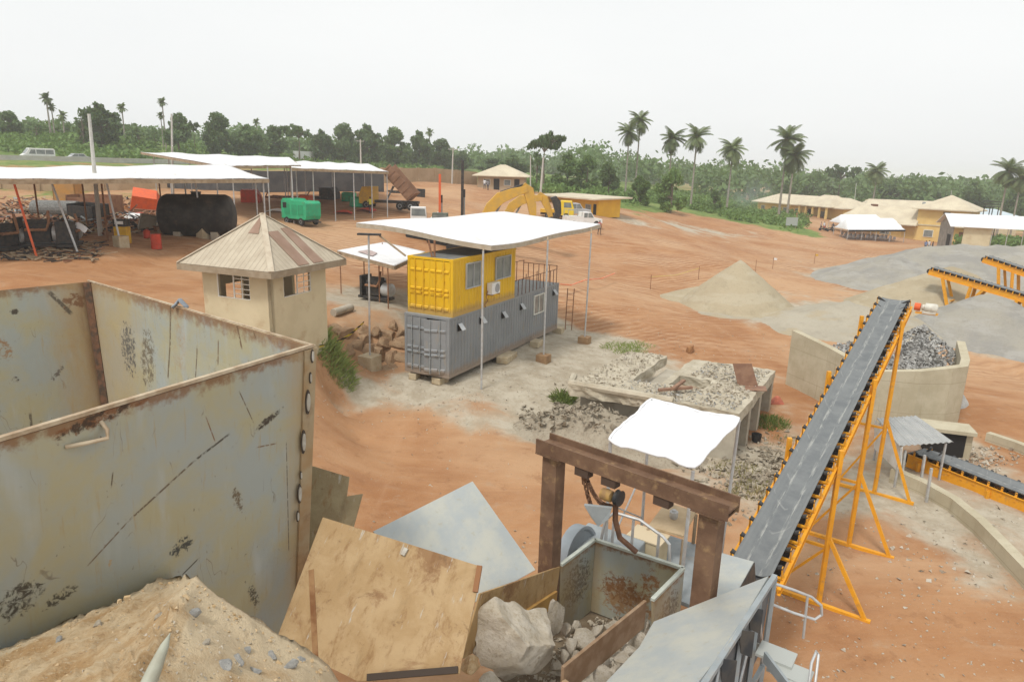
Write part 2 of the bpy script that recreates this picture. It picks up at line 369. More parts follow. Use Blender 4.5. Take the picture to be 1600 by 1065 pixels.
# middle field
cpd(1150, 487, 54, 0, .8); cpd(1060, 470, 57, 0, .3); cpd(1230, 490, 53, 0, .8); cpd(1000, 500, 46, 0, .2); cpd(1120, 530, 43)
cpd(940, 500, 45, 0, .1); cpd(900, 450, 52); cpd(1000, 400, 74); cpd(880, 400, 72); cpd(960, 355, 92); cpd(1100, 400, 78); cpd(1200, 420, 76); cpd(1290, 440, 77, 0, .5)
cpd(1300, 400, 102); cpd(1220, 372, 118); cpd(1330, 375, 128); cpd(1440, 376, 140); cpd(1500, 385, 120); cpd(1400, 440, 76, 0, .9); cpd(1560, 470, 64, 0, .9); cpd(1560, 560, 44, 0, .5); cpd(1590, 590, 42)
cpd(1240, 560, 41, 0, .1); cpd(1170, 545, 41, .1, .1)
cpd(1100, 350, 122, .2); cpd(1000, 335, 108, .5); cpd(1100, 330, 148, .9); cpd(1180, 345, 138, .9); cpd(1240, 358, 130, .9); cpd(1060, 312, 170, 1); cpd(1190, 331, 188, .5); cpd(1270, 335, 172, .1); cpd(1300, 350, 155)
cpd(985, 345, 104, 0, .6); cpd(1050, 352, 110, 0, .7); cpd(1110, 362, 116, 0, .6); cpd(1190, 368, 118, 0, .5); cpd(1050, 320, 150, 1); cpd(980, 318, 128, 1); cpd(1150, 320, 185, 1)
# left plateau
cpd(510, 527, 29.5, 0, .2); cpd(580, 498, 34.6, 0, .5); cpd(540, 508, 33.0, .2, .5); cpd(627, 490, 36.3, 0, .6); cpd(590, 470, 39, 0, .9); cpd(540, 470, 38.5, 0, .7); cpd(420, 575, 25, 0, .1); cpd(310, 505, 27); cpd(480, 545, 27)
cpd(520, 555, 31.2); cpd(585, 562, 33.0, 0, .1); cpd(628, 572, 32.5, 0, .2); cpd(500, 580, 28)
cpd(200, 430, 35.5); cpd(60, 440, 30); cpd(250, 400, 40); cpd(318, 373, 45, 0, .2); cpd(190, 390, 38.8, 0, .2); cpd(50, 408, 34.5, .1, .2); cpd(460, 420, 44); cpd(560, 420, 50); cpd(640, 430, 46)
cpd(470, 352, 64); cpd(600, 360, 66); cpd(545, 400, 53); cpd(700, 400, 60); cpd(760, 420, 56)
cpd(300, 345, 52, .4, .3); cpd(120, 360, 46, .5, .2); cpd(0, 375, 42, .4); cpd(180, 330, 62, .3, .2); cpd(60, 330, 58, .5)
cpd(30, 306, 84, .5); cpd(200, 308, 86, .4); cpd(420, 310, 84, .1); cpd(560, 312, 84); cpd(650, 308, 88, .1); cpd(700, 310, 96); cpd(780, 297, 125, .2); cpd(690, 286, 118, .1); cpd(880, 330, 96)
cpd(740, 315, 98, .2); cpd(600, 325, 76)
# highway bank and country beyond (left and centre)
for X, d in ((0, 108), (150, 118), (300, 138), (450, 168), (560, 205), (640, 250), (780, 330)): cpd(X, {0: 252, 150: 256, 300: 259, 450: 260, 560: 262, 640: 263, 780: 266}[X], d, .6)
for X, d in ((0, 133), (200, 145), (350, 168), (480, 203), (640, 285)): cpd(X, 246+X*.020, d, 1)
for X, Y, d in ((-60, 214, 165), (0, 215, 165), (100, 218, 167), (200, 223, 172), (300, 229, 182), (400, 238, 200), (500, 245, 225)): cpd(X, Y, d, 1)
cpd(0, 212, 230, 1); cpd(300, 229, 270, 1); cpd(600, 262, 420, 1); cpd(850, 272, 260, 1); cpd(900, 290, 160, 1); cpd(860, 295, 140, 1)
cpw(-150, 60, 6, .7); cpw(-40, 5, 2.5); cpw(-20, 12, 1.5); cpw(-6, 5, -.5); cpw(2, 2, -.8); cpw(20, 2, -.8); cpw(50, 20, -.9); cpw(110, 60, -3, .6); cpw(-60, 20, 4, .3)
cpw(-5, 15, -.3); cpw(-9, 21, 1.2); cpw(-6, 24, -.3); cpw(-14, 20, 2.0)
for X in (-900, -300, 100): cpw(X, 900, 8 if X < 0 else 2, 1)
for q in ((300, 330, -3), (180, 250, -2), (120, 200, -1), (500, 700, -5), (700, 200, -6), (250, 150, -5), (0, 1800, 4), (900, 1700, -3), (-1200, 1500, 9), (0, 420, 3), (-400, 250, 8)): cpw(*q, 1)
CPA = np.array(CP)
def _rbf():
    P = CPA[:, :2]; n = len(P)
    D = np.linalg.norm(P[:, None]-P[None], axis=2)
    A = np.zeros((n+3, n+3)); A[:n, :n] = -D - np.eye(n)*.12
    A[:n, n] = 1; A[:n, n+1:] = P; A[n, :n] = 1; A[n+1:, :n] = P.T
    b = np.zeros(n+3); b[:n] = CPA[:, 2]
    return np.linalg.solve(A, b)
RB = _rbf()
def tz_arr(x, y):
    P = CPA[:, :2]; out = np.empty(len(x))
    for i in range(0, len(x), 20000):
        xx, yy = x[i:i+20000], y[i:i+20000]
        D = np.hypot(xx[:, None]-P[None, :, 0], yy[:, None]-P[None, :, 1])
        out[i:i+20000] = -(D@RB[:-3]) + RB[-3] + RB[-2]*xx + RB[-1]*yy
    r = np.hypot(x, y)
    k = np.clip((r-8)/20, .15, 1)
    out += fbm(x*.22, y*.22, 3)*.16*k + fbm(x*1.1, y*1.1, 3)*.055 + fbm(x*.02, y*.02, 2)*np.clip((r-250)/300, 0, 1)*5
    # wheel ruts sweeping across the yard
    rut = np.sin((y-.22*x+4*fbm(x*.03, y*.03, 2))*1.1)
    out += .05*rut*np.clip((y-40)/15, 0, 1)*np.clip((110-y)/20, 0, 1)*np.clip((x+12)/6, 0, 1)
    return out
def tz(x, y): return float(tz_arr(np.array([float(x)]), np.array([float(y)]))[0])
def gp(px, py, d0=6.0, d1=400.0):     # where a sight line meets the ground
    d = np.geomspace(d0, d1, 260); v = ray(px, py)
    P = np.array([CAM+v*(q/v.y) for q in d]); h = P[:, 2]-tz_arr(P[:, 0].copy(), P[:, 1].copy())
    k = np.argmax(h < 0) if (h < 0).any() else len(d)-1
    if k > 0:
        t_ = h[k-1]/(h[k-1]-h[k]); q = d[k-1]+(d[k]-d[k-1])*t_
    else: q = d[0]
    p = CAM+v*(q/v.y); return V(p.x, p.y, tz(p.x, p.y))
def gd(px, d):                         # on the ground at a bearing and a distance
    v = ray(px, 300); x = v.x*(d/v.y); return V(x, d, tz(x, d))
def cover_arr(x, y):
    P = CPA[:, :2]; g = np.empty((len(x), 2))
    for i in range(0, len(x), 20000):
        D = np.hypot(x[i:i+20000, None]-P[None, :, 0], y[i:i+20000, None]-P[None, :, 1])+.4
        W_ = D**-3.0; W_ /= W_.sum(1)[:, None]; g[i:i+20000] = W_@CPA[:, 3:5]
    return g
def make_ground():
    na, nr = 430, 620
    az = np.radians(np.linspace(-72, 72, na)); rr = np.concatenate([[.5, 2], np.geomspace(4, 1800, nr-2)])
    A_, R_ = np.meshgrid(az, rr); x = (np.sin(A_)*R_).ravel(); y = (np.cos(A_)*R_).ravel(); z = tz_arr(x, y)
    idx = np.arange(na*nr).reshape(nr, na)
    f = np.stack([idx[:-1, :-1], idx[:-1, 1:], idx[1:, 1:], idx[1:, :-1]], -1).reshape(-1, 4)
    me = bpy.data.meshes.new('ground'); me.vertices.add(len(x)); me.vertices.foreach_set('co', np.stack([x, y, z], 1).ravel())
    me.loops.add(f.size); me.loops.foreach_set('vertex_index', f.ravel().astype(np.int32))
    me.polygons.add(len(f)); me.polygons.foreach_set('loop_start', np.arange(0, f.size, 4, dtype=np.int32))
    me.update(calc_edges=True); me.validate()
    me.polygons.foreach_set('use_smooth', [True]*len(f))
    c = cover_arr(x, y); at = me.color_attributes.new('cover', 'FLOAT_COLOR', 'POINT')
    buf = np.zeros((len(x), 4), np.float32); buf[:, 0] = c[:, 0]; buf[:, 1] = c[:, 1]; buf[:, 3] = 1
    at.data.foreach_set('color', buf.ravel())
    me.materials.append(GROUND); o = bpy.data.objects.new('ground', me); col.objects.link(o); o['kind'] = 'structure'
make_ground()
# ================================================================== FOREGROUND: loading hopper
def steel_mat(name, marks=None, rust_top=.10):
    """worn pale grey-blue plate with tan washes, rust along the rim and given marks; UV in metres"""
    t = NT(name); uv = t.uv(); s_ = t.sep(uv); u, v = s_[0], s_[1]
    n1 = t.noise(uv, 1.1, 5, .6, .4); n2 = t.noise(uv, 7, 6, .65); n3 = t.noise(t.map(uv, (9, .9, 1)), 1.6, 5, .7)
    c = t.mix(t.step(n1, .36, .64), (.345, .37, .345), (.40, .365, .235))
    c = t.mix(t.math('MULTIPLY', t.step(t.noise(t.map(uv, (2.2, .5, 1)), 1.1, 4), .55, .75), .7), c, (.43, .455, .44))
    c = t.mix(t.math('MULTIPLY', t.step(n3, .56, .74), .65), c, (.38, .29, .15))
    c = t.mix(t.math('MULTIPLY', t.step(t.noise(t.map(uv, (3, .6, 1), (0, 0, .5)), 9, 6, .75), .66, .72), .75), c, (.13, .10, .07))
    sk = t.math('MULTIPLY', t.step(t.noise(t.map(uv, (1, .55, 1)), 13, 4, .6), .66, .70), t.step(t.noise(uv, 1.3, 4, .6), .48, .60))
    c = t.mix(t.math('MULTIPLY', sk, .8), c, (.10, .08, .055))
    sk = t.step(t.math('ABSOLUTE', t.math('SUBTRACT', t.noise(t.map(uv, (1, .45, 1), (0, 0, .6)), 3.0, 3, .5, .6), .5)), .006, .0, 0, 1)
    c = t.mix(t.math('MULTIPLY', t.math('MULTIPLY', sk, t.step(t.noise(uv, 2.0, 3), .54, .62)), .6), c, (.14, .10, .065))
    rim = t.step(t.math('ADD', v, t.math('MULTIPLY', t.math('SUBTRACT', n2, .5), .5)), 0, rust_top+.12, 1, 0)
    c = t.mix(t.math('MULTIPLY', rim, .85), c, (.22, .11, .05))
    ft = t.noise(uv, 14, 5, .7); big = t.noise(uv, 4, 4, .7)
    if marks:
        for k in marks:
            if k[0] == 'seg': m_ = t.seg(u, v, k[1], k[2], k[3], t.step(ft, .36, .5)); cc = k[4]
            elif k[0] == 'blob': m_ = t.blob(u, v, k[1], k[2], k[3], t.noise(uv, k[6] if len(k) > 6 else 9, 6, .75, .5), .54, .66 if (k[6] if len(k) > 6 else 9) > 5 else .95, k[4]); cc = k[5]
            if k[0] == 'edge': m_ = t.math('MULTIPLY', t.step(t.math('ADD', t.math('SUBTRACT', u, k[1]) if not k[4] else t.math('SUBTRACT', k[1], u), t.math('MULTIPLY', t.math('SUBTRACT', t.noise(t.map(uv, (5, .8, 1)), 1.4, 6, .7), .5), k[2])), 0, k[2], 1, 0), k[3]); cc = k[5]
            c = t.mix(t.math('MULTIPLY', m_, .9), c, cc)
    t.bump(t.math('ADD', n2, t.math('MULTIPLY', n1, 1.5)), .25, .02)
    return t.base(c, .6, .15)

class Plane:   # a steel sheet: origin, u axis, v axis (down)
    def __init__(s, o, a, b):
        s.o = Vector(o); s.u = (Vector(a)-s.o).normalized(); bv = Vector(b)-s.o; s.v = (bv-s.u*bv.dot(s.u)).normalized(); s.n = s.u.cross(s.v)
    def at(s, px, py):
        d = ray(px, py); k = (s.o-CAM).dot(s.n)/d.dot(s.n); p = CAM+d*k; return p
    def uv(s, p): q = Vector(p)-s.o; return (q.dot(s.u), q.dot(s.v))
    def uvp(s, px, py): return s.uv(s.at(px, py))
HA, HB, HC, HZ = V(-4.08, 5.15, 7.5), V(-2.48, 8.31, 7.5), V(-7.77, 12.45, 7.5), 7.5
HB2 = pd(472, 985, 8.30)
fp = Plane(HB, HA, HB2)
DK = (.05, .035, .025); RU = (.20, .085, .035)
U = fp.uvp
marks = [('edge', .10, .55, .75, False, (.42, .29, .14)), ('edge', .02, .22, .8, False, (.28, .15, .07)), ('seg', U(357, 677), U(302, 719), .018, DK), ('seg', U(302, 719), U(200, 812), .016, (.12, .08, .05)), ('seg', U(200, 812), U(133, 885), .012, (.16, .11, .07)),
         ('blob', U(418, 655), .42, .10, .35, DK, 11), ('blob', U(418, 655), .36, .07, .35, DK, 20), ('blob', U(165, 648), .85, .14, .12, RU, 6), ('blob', U(150, 655), .7, .12, .12, DK, 8), ('blob', U(283, 852), .27, .19, .2, (.03, .035, .04), 17), ('blob', U(30, 935), .36, .30, .2, (.05, .04, .03), 13), ('blob', U(95, 930), .3, .12, .2, (.07, .06, .045), 19),
         ('blob', U(163, 850), .035, .03, 0, RU, 6), ('blob', U(172, 882), .05, .15, 0, (.44, .30, .14), 8), ('blob', U(370, 780), .12, .34, .3, (.13, .09, .05), 17), ('blob', U(395, 930), .12, .4, .3, (.08, .07, .05), 26),
         ('seg', U(446, 690), U(450, 860), .010, (.12, .09, .06)), ('seg', U(372, 610), U(395, 660), .010, (.14, .1, .06)), ('seg', U(320, 650), U(335, 690), .01, (.2, .1, .05)),
         ('blob', U(465, 900), .28, 1.3, .05, (.36, .22, .09), 3), ('blob', U(100, 960), .8, .12, .25, (.36, .30, .19), 5), ('seg', U(175, 735), U(172, 762), .010, (.1, .07, .04)),
         ('seg', U(310, 870), U(280, 900), .012, DK), ('seg', U(400, 698), U(430, 692), .012, (.18, .1, .05))]
HOPF = steel_mat('worn_hopper_plate_front', marks, .02)
hop = thing('loading_hopper', 'huge worn grey steel hopper with rust streaks and tapering plate walls', 'hopper', (-5, 9, 4))
e1 = (HA-HB).normalized()
far = HB+e1*8; far2 = HB2+e1*8; low = (HB2-HB)
def sheet_part(name, pts, plane, m, parent, t=.02, **k):
    return MB().plate(pts, t, uv=[plane.uv(p) for p in pts]).build(name, m, parent, **k)
front = sheet_part('front_panel', [HB, far, far+low*1.02, HB2+low*.02], fp, HOPF, hop, .03)
sp = Plane(HC, HB, HC-V(0, 0, 1))
lowc = V(.28, -.28, -4.0)
Q = sp.uvp
sm = [('edge', 1.3, 1.2, .55, False, (.43, .31, .15)), ('edge', .05, .35, .8, False, (.25, .13, .06)), ('blob', Q(280, 520), .35, 2.4, 0, (.36, .19, .08), 5), ('blob', Q(287, 520), .16, 1.6, 0, (.40, .22, .09), 4), ('blob', Q(150, 500), .5, 2.4, 0, (.42, .27, .12), 3), ('blob', Q(205, 545), .6, .9, 0, (.09, .085, .08), 12),
      ('blob', Q(235, 560), .5, 1.0, .1, (.15, .12, .08), 10), ('seg', Q(268, 470), Q(268, 590), .03, (.13, .09, .05)), ('seg', Q(310, 540), Q(310, 590), .02, (.12, .08, .05)), ('seg', Q(343, 530), Q(343, 570), .02, (.16, .1, .05)),
      ('seg', Q(370, 500), Q(380, 545), .03, (.15, .09, .05)), ('seg', Q(395, 510), Q(402, 530), .02, (.15, .09, .05)), ('blob', Q(430, 540), 1.0, .4, .2, (.40, .30, .16), 4)]
HOPS = steel_mat('worn_hopper_plate_side', sm, .10)
side = sheet_part('side_panel', [HC, HB+V(0, 0, 0), HB2+V(-.2, .1, 0), HC+lowc], sp, HOPS, hop, .03)
HD = V(-12.5, 6.6, 7.5); bp = Plane(HC, HD, HC-V(0, 0, 1)); W_ = bp.uvp
bm_ = [('edge', .15, .9, .75, False, (.42, .29, .14)), ('edge', .02, .3, .8, False, (.22, .11, .05)), ('blob', W_(118, 500), .45, 2.6, 0, (.42, .28, .13), 3), ('blob', W_(115, 470), .5, .3, .4, (.20, .10, .05), 8), ('seg', W_(75, 455), W_(110, 490), .05, (.10, .08, .06)), ('blob', W_(20, 485), .12, .12, 0, DK, 6),
       ('blob', W_(5, 545), .2, .35, 0, (.3, .17, .08), 8), ('blob', W_(20, 590), .12, .12, 0, DK, 12), ('seg', W_(40, 640), W_(42, 670), .03, (.12, .1, .07)), ('blob', W_(85, 580), .3, .1, .8, (.14, .12, .1), 12)]
HOPB = steel_mat('worn_hopper_plate_back', bm_, .06)
back = sheet_part('back_panel', [HC, HD, HD+lowc, HC+lowc], bp, HOPB, hop, .03)
MB().beam(HC+V(.05, -.06, .0), HC+lowc+V(.05, -.06, 0), .13, .13).build('corner_angle', mat('rusted_seam', (.16, .08, .045), (.07, .05, .035), 9, .9, bump=.5, bscale=30), hop)
EDGE = mat('pale_plate_edge', (.50, .41, .29), (.34, .24, .15), 5, .7)
MB().beam(HB+V(0, 0, .03), far+V(0, 0, .02), .055, .035).build('rim_bar', EDGE, hop)
MB().beam(HC+V(0, 0, .025), HB+V(.02, .02, .02), .03, .02).build('rim_bar', EDGE, hop)
RUSTE = mat('rusty_corner_plate', (.37, .29, .18), (.34, .22, .11), 3, .8, dirt=(.17, .09, .05))
# corner plate with weld slots down the near edge
cn = (HB2-HB).normalized(); nrm = e1.cross(cn).normalized()
if nrm.y > 0: nrm = -nrm
cp = MB().plate([HB+nrm*.03-e1*.03, HB+nrm*.03+e1*.17, HB2+nrm*.03+e1*.17, HB2+nrm*.03-e1*.03], .025).build('corner_plate', RUSTE, hop)
SLOT = mat('pale_weld_slot', (.50, .48, .42), (.38, .34, .28), 8, .7); SLOTD = mat('dark_weld_rim', (.06, .045, .035), None, 1, .9)
pl2 = Plane(HB+nrm*.055, HB+nrm*.055+e1, HB2+nrm*.055)
for px, py, rr in ((488, 556, .11), (485, 590, .09), (481, 628, .20), (474, 690, .20), (470, 742, .07), (468, 771, .17), (465, 806, .10)):
    p = pl2.at(px, py); b = MB()
    for k, (f1, dz) in enumerate(((1.18, 0), (.85, .012))):
        ring = [p+nrm*dz+pl2.u*math.cos(a)*rr*.17*f1+pl2.v*math.sin(a)*rr*.7*f1 for a in np.linspace(0, 2*math.pi, 17)[:-1]]
        b.plate(ring, .012, mi=k)
    b.build('weld_slot', [SLOTD, SLOT], cp)
lug = [fp.at(100, 697), fp.at(128, 688), fp.at(157, 680), fp.at(160, 668), fp.at(156, 657)]
MB().path([p+nrm*.10*k for p, k in zip(lug, (.15, .8, 1, .7, .1))], .019, 8).build('lifting_handle', EDGE, front, True)

rq = sp.at(281, 474)-V(0, 0, .05); tag(MB().sheet(lambda u_, v_: rq+V((u_-.5)*.22, (v_-.5)*.10, .12*(1-abs(2*u_-1))+.03*fbm(u_*5, v_*5)), 8, 6, .03).build('grey_rag', mat('grey_rag_cloth', (.30, .33, .36), (.2, .22, .25), 8, .9), None, 'all'), 'grey rag caught on the far rim of the hopper below the hut', 'rag')
# ---- earth ledge at the photographer's feet
EARTH = None
def earth():
    t = NT('dusty_earth'); p = t.pos(); n = t.noise(p, 2.2, 7, .65); f = t.noise(p, 22, 6, .7); g = t.noise(p, 70, 3, .7)
    c = t.mix(t.step(n, .36, .62), (.40, .25, .115), (.54, .41, .25))
    c = t.mix(t.math('MULTIPLY', t.step(f, .52, .68), .6), c, (.58, .47, .32))
    c = t.mix(t.math('MULTIPLY', t.step(f, .44, .33), .6), c, (.23, .125, .055))
    rim_ = t.attr('pale_lip').outputs['Fac']; c = t.mix(t.math('MULTIPLY', t.step(t.math('ADD', rim_, t.math('MULTIPLY', t.math('SUBTRACT', n, .5), .8)), .35, .75), .75), c, (.60, .49, .33))
    c = t.mix(t.math('MULTIPLY', t.step(g, .62, .7), .5), c, (.62, .55, .44))
    t.bump(t.math('ADD', f, t.math('MULTIPLY', g, .5)), .8, .03); return t.base(c, .97)
EARTH = earth()
SIL = [(-60, 1046), (0, 1012), (70, 984), (140, 952), (200, 926), (245, 903), (280, 897), (312, 903), (342, 930), (385, 958), (430, 990), (462, 1004), (492, 1022), (512, 1038), (540, 1085), (570, 1150)]
SD = []
for px, py in SIL:
    d = 3.9
    if px < 290: d = fp.at(px, py).y-.10
    else: d = 4.45+(px-290)*.0006
    SD.append(d)
def mound():
    nu, nv = 120, 70; xs = [s[0] for s in SIL]; vs = []
    for j in range(nv+1):
        for i in range(nu+1):
            px = -60+i/nu*630; py = np.interp(px, xs, [s[1] for s in SIL]); d = np.interp(px, xs, SD)
            S = pd(px, py, d)
            if j < 18:         # face falling away from the lip
                k = (17-j)/17; p = S+V(.25*k, .7*k, -3.6*k)
                if px < 290: p = S+V(.02*k, .03*k, -3.6*k)
            else:
                k = (j-18)/(nv-18); near = V(S.x*.55-.05, .35, 7.75)
                p = S.lerp(near, k); p.z += .30*math.sin(math.pi*min(1, k*1.1))*(.5 if px < 290 else .7)*.45
            n = fbm(p.x*3.2, p.y*3.2, 4); n2 = fbm(p.x*11+p.z*6, p.y*11, 3)
            p = p+V(0, 0, (.075*n+.035*n2+.02*fbm(p.x*24, p.y*24+p.z*9, 2)+.07*abs(fbm(p.x*5.5+3, p.y*5.5, 3))-.02))+V(.03*n2, -.02*n2, 0)
            vs.append(p)
    b = MB(); W2 = nu+1
    b.add(vs, [(j*W2+i, j*W2+i+1, (j+1)*W2+i+1, (j+1)*W2+i) for j in range(nv) for i in range(nu)])
    o = b.build('ramp_ledge', EARTH, None, 'all'); at = o.data.attributes.new('pale_lip', 'FLOAT', 'POINT')
    at.data.foreach_set('value', [max(0, min(1, 1-(j-18)/(14 if i < 75 else 30))) if j >= 18 else .8 for j in range(nv+1) for i in range(nu+1)])
    return tag(o, kind='structure')
led = mound()
from mathutils.bvhtree import BVHTree
_bv = BVHTree.FromPolygons([v.co[:] for v in led.data.vertices], [p.vertices[:] for p in led.data.polygons])
def on_ledge(px, py):
    h = _bv.ray_cast(CAM, ray(px, py).normalized()); return h[0] if h[0] else pd(px, py, 3)
# ---- rocks
def rock_mesh(seed, sub=3, cuts=9, rough=.05):
    bm = bmesh.new(); bmesh.ops.create_icosphere(bm, subdivisions=sub, radius=1); r2 = random.Random(seed)
    pl = []
    for _ in range(cuts):
        d = Vector((r2.gauss(0, 1), r2.gauss(0, 1), r2.gauss(0, 1))).normalized(); pl.append((d, r2.uniform(.40, .72)))
    for v in bm.verts:
        c = v.co.copy()
        for d, k in pl:
            q = c.dot(d)
            if q > k: c -= d*(q-k)
        n = fbm(c.x*2.5+seed*3.1+c.z*1.7, c.y*2.5+c.z*2.1+seed, 4)
        v.co = c*(1+rough*3*n)
    me = bpy.data.meshes.new('rock'); bm.to_mesh(me); bm.free()
    me.polygons.foreach_set('use_smooth', [True]*len(me.polygons)); me.set_sharp_from_angle(angle=R(28))
    return me
def rock_mat(name, a, b, c):
    t = NT(name); p = t.obj(); n = t.noise(p, 1.6, 6, .65); f = t.noise(p, 9, 6, .7)
    k = t.mix(t.step(n, .36, .64), a, b); k = t.mix(t.math('MULTIPLY', t.step(f, .5, .66), .7), k, c)
    t.bump(t.math('ADD', f, t.math('MULTIPLY', n, 1.4)), .6, .08); return t.base(k, .92)
ROCKT = rock_mat('dusty_granite', (.44, .38, .29), (.52, .47, .39), (.33, .27, .19))
ROCKG = rock_mat('grey_granite', (.34, .335, .32), (.45, .44, .41), (.25, .245, .235))
ROCKB = rock_mat('brown_bank_rock', (.30, .19, .11), (.40, .28, .17), (.19, .12, .07))
RM = [rock_mesh(k) for k in range(5)]; RML = [rock_mesh(k+20, 2, 8) for k in range(4)]
BIGR = rock_mesh(47, 5, 12, .06)
def rock(loc, size, m, label, group=None, me=None, rz=None, tilt=.3):
    me = me or random.choice(RM); me = me.copy(); me.materials.clear(); me.materials.append(m)
    o = bpy.data.objects.new('rock', me); col.objects.link(o); o.location = loc
    o.scale = size if isinstance(size, tuple) else (size, size*random.uniform(.75, 1), size*random.uniform(.55, .85))
    o.rotation_euler = (random.uniform(-tilt, tilt), random.uniform(-tilt, tilt), random.uniform(0, 6.3) if rz is None else rz)
    return tag(o, label, 'rock', group)
for px, py, s, lb in ((350, 1042, .075, 'grey stone chip on the lip of the dusty earth ledge, left of the pale one'), (452, 1040, .07, 'pale grey stone chip at the right tip of the earth ledge'), (248, 962, .045, 'small pale stone above the pointed metal stake'),
                      (300, 958, .06, 'flat grey stone lying on top of the earth ledge right of the stake'), (92, 1000, .05, 'grey stone half sunk in the left slope of the earth ledge'), (322, 1005, .04, 'light pebble in the middle of the earth ledge'), (372, 1032, .06, 'grey stone chip just right of the leftmost chip on the ledge lip'), (398, 1048, .055, 'dull grey chip low between the others at the ledge right side'), (425, 1024, .05, 'small grey chip above the pale right tip stone'), (470, 1030, .045, 'tiny grey chip highest at the right tip of the ledge'), (385, 1015, .045, 'small grey chip uppermost on the right shoulder of the ledge'), (155, 975, .05, 'pale lump on the upper left slope of the ledge')):
    rock(on_ledge(px, py), s, ROCKG if 'grey' in lb else ROCKT, lb)
pb, pt_ = on_ledge(232, 1050), pd(266, 988, on_ledge(266, 1000).y-.35)
pb = pd(222, 1090, pt_.y-.25)
tag(MB().path([pb, pb.lerp(pt_, .45), pb.lerp(pt_, .8), pt_], [.045, .036, .022, .002], 10).build('metal_stake', mat('pale_green_grey_metal', (.40, .41, .33), (.33, .32, .25), 6, .5), None, True), 'pale pointed metal stake sticking up out of the earth ledge', 'stake')
# crumbled clods along the lip of the ledge
bcl = MB()
for _ in range(190):
    px = random.uniform(-20, 520); edge = np.interp(px, [s[0] for s in SIL], [s[1] for s in SIL]); py = edge+random.uniform(4, 16)+random.random()**3*90
    if py > 1064: continue
    p = on_ledge(px, py); s = random.uniform(.008, .026)*(1 if random.random() < .9 else 1.8); p = p-V(0, 0, s*.35)
    q = [Vector((random.gauss(0, 1), random.gauss(0, 1), random.gauss(0, .7))).normalized()*s*random.uniform(.7, 1.1) for _ in range(9)]
    hb = bmesh.new(); vv = [hb.verts.new(p+k) for k in q]; r_ = bmesh.ops.convex_hull(hb, input=vv); hb.verts.ensure_lookup_table(); hb.verts.index_update()
    bcl.add([v.co.copy() for v in hb.verts], [tuple(v.index for v in f.verts) for f in hb.faces]); hb.free()
tag(bcl.build('earth_clods', mat('pale_clod', (.52, .40, .25), (.42, .29, .15), 6, .95, bump=.4, bscale=40), None), 'crumbled pale clods along the lip of the earth ledge', 'clods', kind='stuff')
# loose chips on ledge
b = MB()
for _ in range(420):
    px = random.gauss(330, 110); py = random.uniform(915, 1064)
    if py < np.interp(px, [s[0] for s in SIL], [s[1] for s in SIL])+8: continue
    p = on_ledge(px, py); s = random.uniform(.004, .016)
    q = [Vector((random.gauss(0, 1), random.gauss(0, 1), random.gauss(0, .7))).normalized()*s for _ in range(5)]
    b.add([p+k for k in q], [(0, 1, 2), (0, 2, 3), (0, 3, 1), (1, 4, 2), (2, 4, 3), (3, 4, 1)])
tag(b.build('stone_chips', ROCKT, None), 'tiny pale stone chips scattered over the earth ledge', 'stone chips', kind='stuff')

# ================================================================== FOREGROUND: loose plates, feeder, portal
def rust_plate_mat(name, a, b, st=(.15, .07, .03)):
    t = NT(name); uv = t.uv(); n = t.noise(uv, 2, 6, .65, .4); k = t.noise(t.map(uv, (2.6, 1.0, 1), (0, 0, .35)), 2.2, 7, .75); f = t.noise(uv, 26, 5, .7)
    c = t.mix(t.step(n, .38, .62), a, b); c = t.mix(t.math('MULTIPLY', t.step(k, .5, .68), .75), c, (.23, .125, .05)); c = t.mix(t.math('MULTIPLY', t.step(t.noise(t.map(uv, (3, 1, 1), (0, 0, .35)), 1.3, 5, .7), .55, .72), .5), c, tuple(x*.62 for x in a)); c = t.mix(t.math('MULTIPLY', t.step(t.noise(uv, 1.1, 7, .72, .8), .52, .62), .65), c, (.20, .095, .04)); c = t.mix(t.math('MULTIPLY', t.step(t.noise(uv, 3.3, 7, .75, .5), .58, .66), .5), c, (.15, .08, .04)); c = t.mix(t.math('MULTIPLY', t.step(t.noise(uv, 1.7, 5, .7), .6, .75), .4), c, (.47, .36, .22))
    c = t.mix(t.math('MULTIPLY', t.step(t.noise(t.map(uv, (5, .7, 1), (0, 0, .35)), 3.1, 5, .75), .61, .68), .75), c, (.46, .43, .38))
    c = t.mix(t.math('MULTIPLY', t.step(f, .6, .72), .4), c, st); t.bump(t.math('ADD', n, f), .25, .015); return t.base(c, .8), t
def plane_pts(trip, extra):
    """three pixels with distances fix a flat sheet; further pixels are put on it"""
    P = [pd(*q) for q in trip]; pl = Plane(P[0], P[1], P[2]); return pl, [pl.at(*q) for q in extra]
RPM, _ = rust_plate_mat('rusted_tan_plate', (.37, .245, .12), (.435, .305, .165))
pl, pp = plane_pts([(505, 808, 7.9), (752, 885, 7.3), (432, 1000, 6.9)], [(505, 808), (752, 885), (745, 925), (718, 1052), (560, 1064), (432, 1000)])
rp = thing('rusty_plate', 'big tan rusted steel plate leaning beside the grey hopper', 'steel plate', pp[5])
MB().plate(pp, .03, uv=[pl.uv(p) for p in pp]).build('sheet', RPM, rp)
nn = pl.n if pl.n.dot(CAM-pp[0]) > 0 else -pl.n
MB().beam(pl.at(487, 890)+nn*.018, pl.at(494, 1030)+nn*.018, .065, .008, nn).build('weld_strip', mat('dark_rust_strip', (.19, .085, .035), (.30, .17, .08), 6, .9, dirt=(.36, .22, .1), dscale=3), rp)
MB().beam(pl.at(575, 1058)+nn*.03, pl.at(716, 1046)+nn*.03, .07, .05, nn).build('charred_edge', SLOTD, rp)
